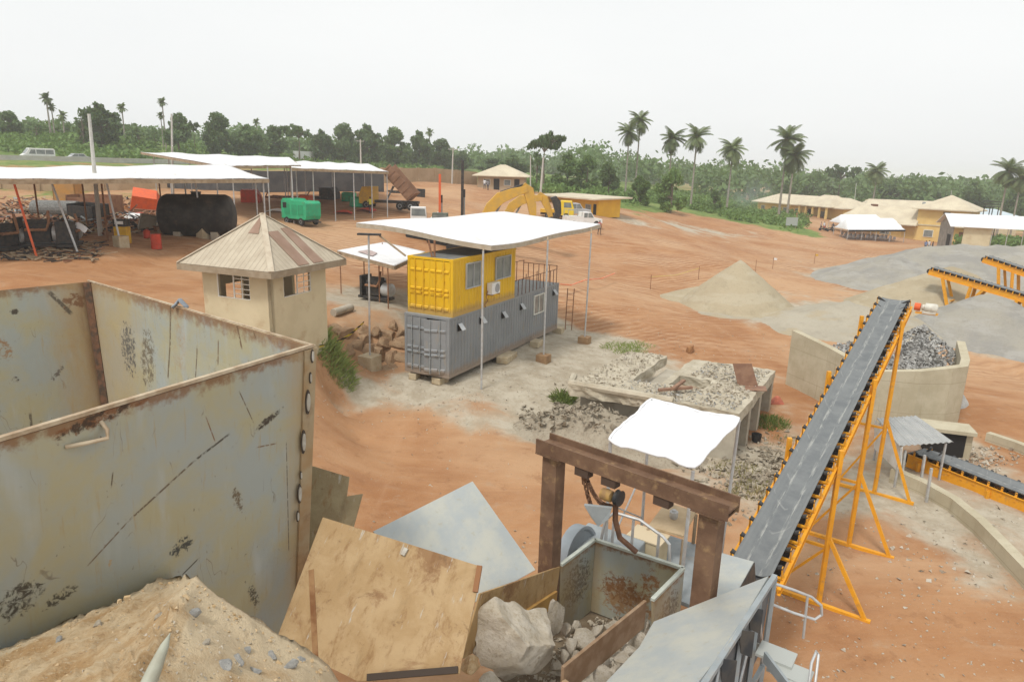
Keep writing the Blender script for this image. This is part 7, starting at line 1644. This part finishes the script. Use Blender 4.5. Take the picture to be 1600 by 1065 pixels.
for k in range(7): q = at(5.4+k*(sl2-5.6)/6, .0, 0); MB().tube((q.x, q.y, zg-.3), (q.x, q.y, ze), .06, 6).build('post', GALV, sh_)
# blue white roof and tank stand beyond
g = gd(1545, 165); hip_house('pale_roofed_house', 'pale blue roofed house behind the white roofed shed', V(g.x, g.y, pd(1545, 337, 165).z-4.6), 11, 8, 4.6, 1.6, -.2, CREAM, mat('pale_blue_roof', (.52, .60, .64), (.46, .54, .58), .6, .5), 4, 1.0)
g = gd(1554, 132); ts_ = thing('tank_stand', 'steel tank stand with dark drum beyond the white roofed shed', 'tank stand', g)
for dx, dy in ((-.8, -.8), (.8, -.8), (.8, .8), (-.8, .8)): MB().beam((g.x+dx, g.y+dy, g.z), (g.x+dx, g.y+dy, g.z+7.2), .12).build('leg', DARK, ts_)
MB().box((g.x, g.y, g.z+7.25), (2, 2, .1)).build('platform', DARK, ts_); b = MB()
for z in (7.7, 8.2): 
    for (a_, c_) in (((-1, -1), (1, -1)), ((1, -1), (1, 1)), ((-1, 1), (1, 1)), ((-1, -1), (-1, 1))): b.beam((g.x+a_[0], g.y+a_[1], g.z+z), (g.x+c_[0], g.y+c_[1], g.z+z), .08)
b.build('railing', DARK, ts_)
# ---- people (skinned, one body each)
def person(label, loc, rz, shirt, trousers, pose='stand', s=1.0, group=None):
    J = {'hip': (0, 0, .92), 'belly': (0, 0, 1.08), 'chest': (0, .01, 1.30), 'neck': (0, 0, 1.48), 'head': (0, -.02, 1.58), 'top': (0, -.02, 1.72)}
    R_ = {'hip': .14, 'belly': .13, 'chest': .16, 'neck': .06, 'head': .095, 'top': .07}
    for n_, sx in (('l', 1), ('r', -1)):
        fw_ = .12*sx if pose == 'walk' else .03
        J.update({n_+'h': (.10*sx, 0, .88), n_+'k': (.11*sx, -.04-fw_*.7, .50), n_+'a': (.11*sx, .02-fw_, .08), n_+'t': (.12*sx, -.16-fw_, .03), n_+'s': (.19*sx, .01, 1.40), n_+'e': (.25*sx, .04, 1.12), n_+'w': (.24*sx, -.10, .90), n_+'f': (.23*sx, -.13, .80)})
        R_.update({n_+'h': .10, n_+'k': .062, n_+'a': .045, n_+'t': .04, n_+'s': .07, n_+'e': .045, n_+'w': .033, n_+'f': .028})
        if pose == 'sit':
            J.update({n_+'h': (.11*sx, -.02, .52), n_+'k': (.16*sx, -.45, .55), n_+'a': (.16*sx, -.42, .10), n_+'t': (.16*sx, -.58, .05), n_+'w': (.2*sx, -.35, .85), n_+'f': (.2*sx, -.42, .85)})
    if pose == 'sit':
        for k in ('hip', 'belly', 'chest', 'neck', 'head', 'top', 'ls', 'rs', 'le', 're', 'lw', 'rw', 'lf', 'rf'): x, y, z = J[k]; J[k] = (x, y, z-.36)
    E_ = [('hip', 'belly'), ('belly', 'chest'), ('chest', 'neck'), ('neck', 'head'), ('head', 'top')]
    for n_ in 'lr': E_ += [('hip', n_+'h'), (n_+'h', n_+'k'), (n_+'k', n_+'a'), (n_+'a', n_+'t'), ('chest', n_+'s'), (n_+'s', n_+'e'), (n_+'e', n_+'w'), (n_+'w', n_+'f')]
    keys = list(J); me = bpy.data.meshes.new('person'); me.from_pydata([J[k] for k in keys], [(keys.index(a), keys.index(b_)) for a, b_ in E_], [])
    o = bpy.data.objects.new('person', me); col.objects.link(o); m_ = o.modifiers.new('skin', 'SKIN'); me.skin_vertices.new() if not me.skin_vertices else None
    sv = me.skin_vertices[0].data
    for i, k in enumerate(keys): sv[i].radius = (R_[k], R_[k]*.85)
    sv[0].use_root = True
    sd2 = o.modifiers.new('sub', 'SUBSURF'); sd2.levels = 1; sd2.render_levels = 1
    zc = .36 if pose == 'sit' else 0
    t = NT('clothed_person'); z_ = t.sep(t.obj())[2]; x_ = t.math('ABSOLUTE', t.sep(t.obj())[0])
    sh_c, tr_c = shirt, trousers
    c = t.mix(t.step(z_, .90-zc, .92-zc), tr_c, sh_c); c = t.mix(t.step(z_, 1.46-zc, 1.48-zc), c, (.09, .05, .03)); c = t.mix(t.step(z_, 1.63-zc, 1.65-zc), c, (.015, .012, .012)); c = t.mix(t.math('MULTIPLY', t.step(x_, .19, .2), t.step(z_, 1.14-zc, 1.12-zc)), c, (.09, .05, .03)); c = t.mix(t.step(z_, .09, .07), c, (.02, .02, .02))
    me.materials.append(t.base(c, .85)); tag(o, label, 'person', group); return place(o, loc, rz, s)
WS, BS, RS_ = (.70, .70, .71), (.15, .22, .38), (.42, .1, .08); DT, BT = (.03, .035, .06), (.10, .08, .06)
def motorbike(label, loc, rz, m):
    T = thing('motorcycle', label, 'motorcycle')
    for x in (-.62, .62): MB().lathe((x, -.05, .3), [(.22, 0), (.29, .01), (.3, .05), (.29, .09), (.22, .1)], 18, (0, 1, 0)).build('wheel', BLACK, T, True)
    b = MB(); b.beam((-.6, 0, .35), (0, 0, .45), .08); b.beam((.6, 0, .32), (.42, 0, .95), .07); b.beam((.4, 0, .75), (-.1, 0, .4), .08); b.box((0, 0, .42), (.4, .22, .34)); b.build('frame', DARK, T)
    MB().lathe((.05, 0, .78), [(.03, -.05), (.13, 0), (.15, .2), (.1, .34), (.02, .38)], 12, (1, 0, .1)).build('fuel_tank', m, T, True); MB().box((-.32, 0, .76), (.7, .24, .1)).build('seat', BLACK, T, bevel=.03)
    MB().tube((.4, -.35, 1.02), (.4, .35, 1.02), .02, 6).build('handlebar', DARK, T); MB().lathe((.52, 0, .88), [(.02, -.05), (.09, 0), (.09, .06)], 12, (1, 0, 0)).build('headlight', WHITEP, T); return place(T, loc, rz)
motorbike('dark motorcycle with red tank left of the white tents', gd(1294, 137), .1, REDM); motorbike('dark motorcycle with black tank nearest the white tents', gd(1306, 137), .25, DARK); motorbike('dark motorcycle with pale tank at the far right shed doorway', gd(1466, 113), .3, WHITEP)
person('person in white shirt standing behind the motorcycles left of the tents', gd(1295, 138), .4, WS, DT); person('person in dark shirt beside the motorcycle nearest the tents', gd(1309, 138), -.5, (.05, .05, .06), DT); person('person in pinkish shirt left of the motorcycles', gd(1290, 137), .9, (.5, .35, .3), DT)
person('person in white shirt by the motorcycle at the far right shed', gd(1466, 114.5), .2, WS, DT); person('person in dark clothes at the doorway of the far right shed', gd(1472, 113), .9, (.06, .06, .07), DT); person('person in blue shirt left of the far right shed', gd(1461, 113.5), -.3, BS, DT)
person('person in red shirt walking beside the white pickup', gd(940, 84), .5, RS_, BT, 'walk'); person('person in white shirt outside the tan hip roofed house', gd(757, 118), 0, WS, DT); person('person in grey shirt beside the person in white by the tan house', gd(762, 117), .6, (.25, .25, .27), DT)
person('person in yellow vest by the tipped truck cab', gd(578, 73), .4, (.62, .58, .08), DT); person('person in dark shirt near the red drill mast', gd(690, 66), .4, (.06, .06, .08), DT)
# painted notice board in the grass, stakes with tape
g = gp(1236, 357, 60, 200); nb = thing('notice_board', 'small grey board on posts at the corner of the green bushes', 'sign', g)
MB().box((g.x, g.y, g.z+1.3), (2.2, .06, 1.5)).build('board', mat('grey_board', (.36, .38, .36), None, 1, .7), nb)
for dx in (-.9, .9): MB().beam((g.x+dx, g.y+.08, g.z), (g.x+dx, g.y+.08, g.z+1.9), .08).build('post', WOOD, nb)
st0 = None
for k, (X, Y, lb) in enumerate(((1091, 437, 'thin dark stake on the red field left of the sand cone'), (1207, 420, 'thin stake with pale flag right of the sand cone'), (1016, 452, 'thin stake farther left on the red field'), (1272, 412, 'thin stake beyond the gravel tongue'), (1180, 425, 'thin stake behind the sand cone'))):
    g = gp(X, Y, 30, 130); T = thing('marker_stake', lb, 'stake', g); MB().tube(g, g+V(0, 0, 1.3), .03, 6).build('rod', RUSTP, T)
    if k in (1, 3): MB().plate([g+V(.03, 0, 1.25), g+V(.4, 0, 1.2), g+V(.38, 0, .98), g+V(.03, 0, 1.0)], .01).build('flag', YELM if k == 3 else WHITEP, T)
# ---- utility poles
def upole(label, base_, top_, r=.16, arms=True):
    T = thing('utility_pole', label, 'utility pole', base_, 'utility poles')
    MB().tube(base_-V(0, 0, .3), top_, r, 10, r*.6).build('pole', POLE, T, True)
    if arms:
        d = V(1, .2, 0).normalized(); q = top_-V(0, 0, .35); MB().beam(q-d*.8, q+d*.8, .1).build('cross_arm', POLE, T)
        for k in (-.7, 0, .7): MB().lathe(q+d*k+V(0, 0, .05), [(.03, 0), (.06, .04), (.04, .1), (.06, .14), (.02, .2)], 8).build('insulator', GREYM, T)
    return T
def pole_px(label, bx_, by_, tx, ty, d, r=.16, arms=True):
    g = gd(bx_, d); v = ray(tx, ty); return upole(label, g, CAM+v*(d/v.y), r, arms)
pole_px('tall concrete utility pole rising through the long white shed', 149, 372, 139, 178, 43.5, .15, False)
pole_px('pale utility pole behind the long shed against the trees', 269, 300, 268, 178, 80, .16, False)
pole_px('utility pole on the highway bank above the right shed', 565, 300, 563, 218, 150, .2)
pole_px('thin utility pole left of the hip roofed house', 706, 300, 708, 230, 120, .15)
pole_px('thin dark pole right of the hip roofed house', 829, 300, 829, 243, 115, .12, False)
pole_px('leaning pale pole beside the yellow shed', 844, 310, 849, 246, 108, .2, False)
pole_px('thin pole behind the rear hall roof', 1338, 330, 1338, 286, 215, .14, False); pole_px('thin pole behind the two storey house', 1487, 340, 1487, 298, 200, .14, False)
# ================================================================== VEGETATION
def leaves(b, c, r, n, size, flat=1.0, squash=.8):
    """n leaf clumps in a ball, thicker toward its skin"""
    d = rng.normal(size=(n, 3)); d /= np.linalg.norm(d, axis=1)[:, None]; q = d*(rng.random((n, 1))**.45)*r; q[:, 2] *= squash; q += np.array(c)
    a = rng.normal(size=(n, 3)); a[:, 2] *= flat; a /= np.linalg.norm(a, axis=1)[:, None]; e = np.cross(a, rng.normal(size=(n, 3))); e /= np.linalg.norm(e, axis=1)[:, None]
    s = size*(.5+rng.random((n, 1)))
    P = np.stack([q-a*s, q+e*s*.55, q+a*s, q-e*s*.55], 1).reshape(-1, 3); b[0].append(P)
def leafmesh(b, name, m, parent=None):
    P = np.concatenate(b[0]); n = len(P)//4; me = bpy.data.meshes.new(name); me.vertices.add(len(P)); me.vertices.foreach_set('co', P.ravel())
    me.loops.add(n*4); me.loops.foreach_set('vertex_index', np.arange(n*4, dtype=np.int32)); me.polygons.add(n); me.polygons.foreach_set('loop_start', np.arange(0, n*4, 4, dtype=np.int32)); me.update(calc_edges=True)
    me.materials.append(m); o = bpy.data.objects.new(name, me); col.objects.link(o)
    if parent: o.parent = parent
    return o
def broad(kind, seed):
    random.seed(seed); T = bpy.data.objects.new('broad_tree', None); col.objects.link(T); H = 10.0; b = [[]]; tk = MB()
    if kind == 'round': hs, spread, cl, n, low = .45, 4.4, 36, 95, .16
    elif kind == 'flat': hs, spread, cl, n, low = .72, 6.0, 22, 80, .70
    elif kind == 'tall': hs, spread, cl, n, low = .5, 2.8, 22, 95, .25
    elif kind == 'open': hs, spread, cl, n, low = .35, 4.6, 30, 62, .12
    elif kind == 'bush': hs, spread, cl, n, low = .10, 5.2, 26, 95, .08
    else: hs, spread, cl, n, low = .35, 3.4, 18, 40, .15
    tk.path([(0, 0, -.5), (.1, 0, H*.2), (.25, .1, H*.45), (.2, .2, H*.7)], [.38, .28, .2, .08], 8)
    for k in range(cl):
        a = random.uniform(0, 6.28); f = random.random(); z = H*(low+(.93-low)*f); rad = spread*math.sqrt(random.random())*(math.sin(math.pi*min(1, .25+.72*f)) if kind != 'flat' else 1)
        if kind == 'flat': z = H*random.uniform(.74, .95)-rad*.18
        c = (rad*math.cos(a), rad*math.sin(a), z); r = random.choice((.6, .8, 1.0, 1.4, 1.9))*random.uniform(.85, 1.15)*(1.1 if kind in ('round', 'bush') else 1); rad *= random.uniform(.85, 1.22)
        leaves(b, c, r, int(n*1.25*max(.4, r*r*.75)), .40 if kind != 'scrub' else .42, squash=.45 if kind == 'flat' else .75)
        if k < 9: tk.path([(.2, .1, H*min(hs, .6)), (c[0]*.5, c[1]*.5, (H*hs+c[2])/2), (c[0]*.9, c[1]*.9, c[2])], [.15, .09, .03], 5)
    t_ = tk.build('trunk', BARK, T, True); leafmesh(b, 'crown', LEAF if kind not in ('bush', 'open') else LEAF2, T); return T
def coconut(seed, H=10.0, fan=False):
    random.seed(seed); T = bpy.data.objects.new('palm_tree', None); col.objects.link(T); lean = random.uniform(-.6, .6)
    pts = [(lean*(k/6)**1.6, .2*lean*(k/6), H*k/6-(.5 if k == 0 else 0)) for k in range(7)]; MB().path(pts, [.24, .19, .17, .15, .14, .13, .13], 9).build('trunk', PALMBARK, T, True)
    top = Vector(pts[-1]); b = [[]]; nf = 32 if not fan else 20; P = []
    ELV = [-58+140*(i/31) for i in range(32)]; random.shuffle(ELV)
    for k in range(nf):
        a = k*2.399+random.uniform(-.2, .2); el = R(ELV[k]) if not fan else R(random.uniform(-70, 80)); Lf = random.uniform(2.5, 3.5) if not fan else random.uniform(.9, 1.3)
        h = V(math.cos(a), math.sin(a), 0); prev = top.copy(); nseg = 9 if not fan else 5
        e = el
        for j in range(nseg):
            d = h*math.cos(e)+V(0, 0, math.sin(e)); nx = prev+d*Lf/nseg; e -= R(7.6 if not fan else 6); sd_ = d.cross(V(0, 0, 1)); sd_ = sd_.normalized() if sd_.length > .01 else V(1, 0, 0); up_ = sd_.cross(d)
            ln = (.75*math.sin(math.pi*(.15+.8*(j+.5)/nseg))+.1) if not fan else .45
            for q in range(4):
                o_ = prev.lerp(nx, q/4)
                for s_ in (-1, 1):
                    tip = o_+(sd_*s_*.8+d*.5-V(0, 0, .45))*ln*random.uniform(.8, 1.15); w_ = d*.045
                    P += [o_-w_, o_+w_, tip+w_*.4, tip-w_*.4]
            P += [prev+up_*.03-sd_*.03, prev+up_*.03+sd_*.03, nx+sd_*.02, nx-sd_*.02]
            prev = nx
    b[0].append(np.array([tuple(p) for p in P])); leafmesh(b, 'crown', PALML, T)
    if not fan:
        MB().lathe(top-V(0, 0, .25), [(.05, -.2), (.3, 0), (.28, .25), (.1, .4)], 8).build('coconut_cluster', DRYFROND, T, True)
    return T
KIND = {k: broad(k, 100+i) for i, k in enumerate(('round', 'flat', 'tall', 'bush', 'scrub', 'open'))}
KIND['round2'] = broad('round', 131); KIND['palm'] = coconut(5); KIND['palm2'] = coconut(9); KIND['fan'] = coconut(12, 10, True)
used = set()
def tree(kind, X, d, ytop, ybase_z, label, wpx=None, group=None, name=None):
    """a tree standing at bearing X and distance d whose top reaches row ytop; ybase_z None = on the ground"""
    src = KIND[kind]; o = src if kind not in used else copy_tree(src); used.add(kind)
    g = gd(X, d); zt = pd(X, ytop, d).z; h = max(1.0, zt-g.z); s = h/(9.6 if kind not in ('palm', 'palm2', 'fan') else (11.6 if kind != 'fan' else 10.8))
    sx = s
    if wpx: nat = {'round': 11, 'round2': 11, 'flat': 14, 'tall': 8, 'bush': 13, 'scrub': 9, 'open': 11, 'palm': 5.2, 'palm2': 5.2, 'fan': 2.6}[kind]; sx = wpx*d/FPX/nat
    if kind in ('palm', 'palm2', 'fan'):   # keep the crown in proportion: lengthen only by uniform scale, sink the trunk
        s = sx if wpx else s
        hh = (11.6 if kind != 'fan' else 10.8)
        for ch in o.children: pass
        sz = h/hh; o.scale = (sx, sx, sz)
        for ch in o.children:
            if ch.name.startswith('crown') or ch.name.startswith('coconut'):
                k = sx/sz; ch.scale = (1, 1, k); ch.location = (0, 0, 10*(1-k))
    else: o.scale = (sx, sx, s)
    o.location = g; o.rotation_euler = (0, 0, random.uniform(0, 6.28)); o['label'] = label
    o['category'] = 'palm' if kind in ('palm', 'palm2', 'fan') else ('bush' if kind == 'bush' and h < 5 else 'tree')
    if group: o['group'] = group
    return o
random.seed(77)
TL = 'trees beyond the highway'
for k, X, d, yt, lb, wpx in (
    ('round', 3, 165, 184, 'dark broad tree at the far left frame edge', 44), ('round2', 30, 168, 178, 'dark broad tree right of the leftmost one', 44), ('scrub', 70, 165, 193, 'thin scrubby tree left of the skinny palms', 44), ('round', 168, 160, 163, 'tall full crowned tree right of the utility pole at left', 70),
    ('scrub', 140, 158, 168, 'thin open crowned tree touching the left utility pole', 36), ('scrub', 225, 170, 200, 'low scrubby tree between full crowned tree and pale pole', 40), ('tall', 286, 165, 180, 'dark bushy tree just right of the pale pole', 42), ('scrub', 250, 172, 207, 'small scrubby tree left of the pale pole', 26), ('flat', 310, 175, 188, 'small flat topped tree right of the dark bushy tree', 22),
    ('round2', 348, 172, 184, 'broad tree behind the tip of the second shed', 54), ('round', 392, 178, 196, 'rounded tree beside the stubby palm trunk', 60), ('round2', 432, 188, 202, 'low rounded tree behind the white van', 48), ('flat', 470, 190, 193, 'wide spreading flat topped tree above the white and red truck', 56), ('round', 505, 200, 204, 'rounded tree right of the flat topped tree', 44), ('round2', 540, 205, 200, 'tall rounded tree left of the highway utility pole', 50),
    ('round', 575, 210, 196, 'tallest rounded tree of the dense row behind the highway', 62), ('round2', 618, 220, 206, 'dense tree right of the tallest rounded one', 54), ('round', 655, 230, 206, 'dense tree below the lone palm tuft', 52), ('round2', 690, 240, 222, 'lower dense tree near the thin pole', 46), ('round', 722, 250, 236, 'last small dense tree at the right end of the row', 34)):
    tree(k, X, d, yt, None, lb, wpx, TL)
for X, d, yt, lb, wpx in ((91, 170, 148, 'tallest skinny palm at the left with small crown', 20), (97, 172, 163, 'second skinny palm just right of the tallest one', 16), (112, 171, 177, 'shorter skinny palm right of the pair', 17), (204, 176, 164, 'skinny palm right of the full crowned tree', 17), (266, 168, 153, 'skinny palm beside the pale pole with high crown', 16), (262, 170, 176, 'low skinny palm crown left of the pale pole', 13), (407, 190, 186, 'stubby palm with ragged crown above the rounded trees', 13), (671, 235, 201, 'lone palm tuft above the dense row', 15)):
    tree('fan', X, d, yt, None, lb, wpx, 'skinny palms beyond the highway')
for k, X, d, yt, lb, wpx in (('flat', 849, 140, 203, 'tall flat topped tree standing alone above the leaning pole', 62), ('scrub', 838, 150, 232, 'small scrubby tree below the flat topped one', 34), ('open', 885, 142, 246, 'rounded light tree right of the flat topped one', 50), ('open', 915, 145, 248, 'rounded light tree left of the palms', 46), ('tall', 950, 135, 256, 'dark dense tree below the tallest coconut palm', 36), ('bush', 1000, 132, 276, 'leafy tree below the first pair of palms', 44), ('open', 1050, 128, 270, 'dark crowned low tree below the second pair of palms', 54),
                            ('round', 800, 210, 242, 'rounded tree left of the flat topped one', 60), ('round2', 770, 230, 250, 'low tree behind the hip roofed house', 50), ('open', 1118, 150, 300, 'small bush tree left of the shorter palm', 24), ('flat', 1310, 240, 256, 'wide flat crowned tree behind the yellow bungalow', 56), ('open', 1270, 250, 272, 'rounded tree behind the yellow bungalow', 50), ('round', 1240, 240, 276, 'dense tree right of the tall palm pair', 46), ('round', 1400, 230, 280, 'dense tree behind the rear hall', 60), ('round2', 1450, 235, 282, 'dense tree behind the pyramid roof', 60), ('round', 1520, 200, 284, 'dense tree left of the far right palms', 60), ('round2', 1600, 190, 282, 'dense tree at the right frame edge', 60), ('flat', 1350, 260, 270, 'small flat crowned tree behind the lone palm', 40)):
    tree(k, X, d, yt, None, lb, wpx, 'trees beyond the yard')
for X, d, yt, lb, wpx in ((992, 150, 168, 'tallest coconut palm, rightmost of the first pair', 37), (977, 148, 190, 'coconut palm just left of the tallest one', 38), (1044, 150, 200, 'coconut palm of the second pair, left one', 42), (1081, 148, 196, 'coconut palm of the second pair, right one', 44), (1138, 155, 217, 'lone coconut palm right of the second pair', 44), (1221, 160, 198, 'tall coconut palm leaning over the yellow bungalow', 50), (1234, 158, 226, 'coconut palm in front of the tall leaning one', 50), (1366, 190, 256, 'coconut palm above the rear hall roof', 36), (1570, 150, 250, 'coconut palm above the white roofed shed', 46), (1592, 148, 262, 'coconut palm at the right frame edge', 40)):
    tree(random.choice(('palm', 'palm2')), X, d, yt, None, lb, wpx, 'coconut palms')
# distant forest: one mass
b = [[]]
for _ in range(700):
    X = random.uniform(700, 1720); d = math.exp(random.uniform(math.log(215), math.log(1400)))
    if X < 900 and d < 300: continue
    g = gd(X, d); h = random.uniform(7, 15); r = random.uniform(4, 8)
    leaves(b, (g.x, g.y, g.z+h*.55), r, 130, .85 if d < 350 else 1.5, squash=.85)
for _ in range(520):
    X = random.uniform(-60, 760); d = 178+max(0, X-100)*.13+random.random()**2*420; g = gd(X, d); h = random.uniform(2, 4.2) if X < 330 else random.uniform(3.5, 7.5)
    leaves(b, (g.x, g.y, g.z+h*.5), random.uniform(2.2, 3.6) if X < 330 else random.uniform(3.5, 6), 80, .8, squash=.85)
tag(leafmesh(b, 'forest', LEAF), 'distant green forest filling the country to the horizon', 'forest', kind='stuff')
b = [[]]
for _ in range(1500):
    X = random.uniform(960, 1262); lo = np.interp(X, [960, 1060, 1150, 1250], [310, 322, 345, 358]); Y = random.uniform(300, lo)
    g = gp(X, Y, 60, 300)
    if g.y < 100 or (Y > lo-6 and random.random() < .4): continue
    leaves(b, (g.x, g.y, g.z+.3), random.uniform(.6, 1.6), 26, .32, squash=.7)
for _ in range(620):
    X = random.uniform(-40, 690); d = random.uniform(138, 170)*(1+max(0, X-150)*.00085); g = gd(X, d); leaves(b, (g.x, g.y, g.z+.5), random.uniform(1.0, 2.4), 24, .45, squash=.7)
for _ in range(240):
    X = random.uniform(760, 1000); d = random.uniform(125, 160); g = gd(X, d); leaves(b, (g.x, g.y, g.z+.5), random.uniform(.8, 1.8), 24, .4, squash=.7)
for _ in range(260):
    X = random.uniform(1515, 1720); d = random.uniform(124, 140); g = gd(X, d); leaves(b, (g.x, g.y, g.z+.6), random.uniform(1, 2), 30, .4)
tag(leafmesh(b, 'undergrowth', LEAF2), 'bright green undergrowth at the edges of the yard and highway', 'undergrowth', kind='stuff')
# thin blue smoke rising from the bushes
sm = NT('thin_smoke'); vol = sm.n('ShaderNodeVolumePrincipled', {'Color': (.62, .70, .80), 'Density': .045}); p = sm.obj()
dn_ = sm.math('MULTIPLY', sm.step(sm.noise(p, .25, 3), .42, .62), .11); r_ = sm.n('ShaderNodeVectorMath', {0: sm.map(p, (1/6.5, 1/3.5, 1/4.2))}, operation='LENGTH').outputs['Value']
sm.set(vol.inputs['Density'], sm.math('MULTIPLY', dn_, sm.step(r_, .2, 1.0, 1, 0))); sm.t.links.new(vol.outputs[0], sm.o.inputs['Volume']); sm.t.nodes.remove(sm.b)
bmm = bmesh.new(); bmesh.ops.create_icosphere(bmm, subdivisions=3, radius=1.0); me = bpy.data.meshes.new('smoke'); 
for v in bmm.verts: v.co = Vector((v.co.x*6.5, v.co.y*3.5, v.co.z*4.2))
bmm.to_mesh(me); bmm.free(); me.materials.append(sm.m); o = bpy.data.objects.new('smoke', me); col.objects.link(o); g = gd(1172, 150); o.location = g+V(0, 0, 4.6); tag(o, 'thin blue smoke drifting up from the bushes', 'smoke', kind='stuff')
# haze over the whole place
hz = NT('damp_air'); vol = hz.n('ShaderNodeVolumePrincipled', {'Color': (.98, .99, 1.0), 'Density': .00055, 'Anisotropy': .0}); hz.t.links.new(vol.outputs[0], hz.o.inputs['Volume']); hz.t.nodes.remove(hz.b)
zmin, zmax = 1e9, -1e9
for o in col.objects:
    if o.type == 'MESH':
        for c in o.bound_box:
            z = (o.matrix_world@Vector(c)).z; zmin = min(zmin, z); zmax = max(zmax, z)
o = MB().box((0, 860, (zmin-1+zmax+2)/2), (3700, 1960, zmax+2-zmin+1)).build('haze', hz.m, None); tag(o, 'pale damp haze over the whole yard and country', 'haze', kind='stuff'); hz.m.cycles.homogeneous_volume = True
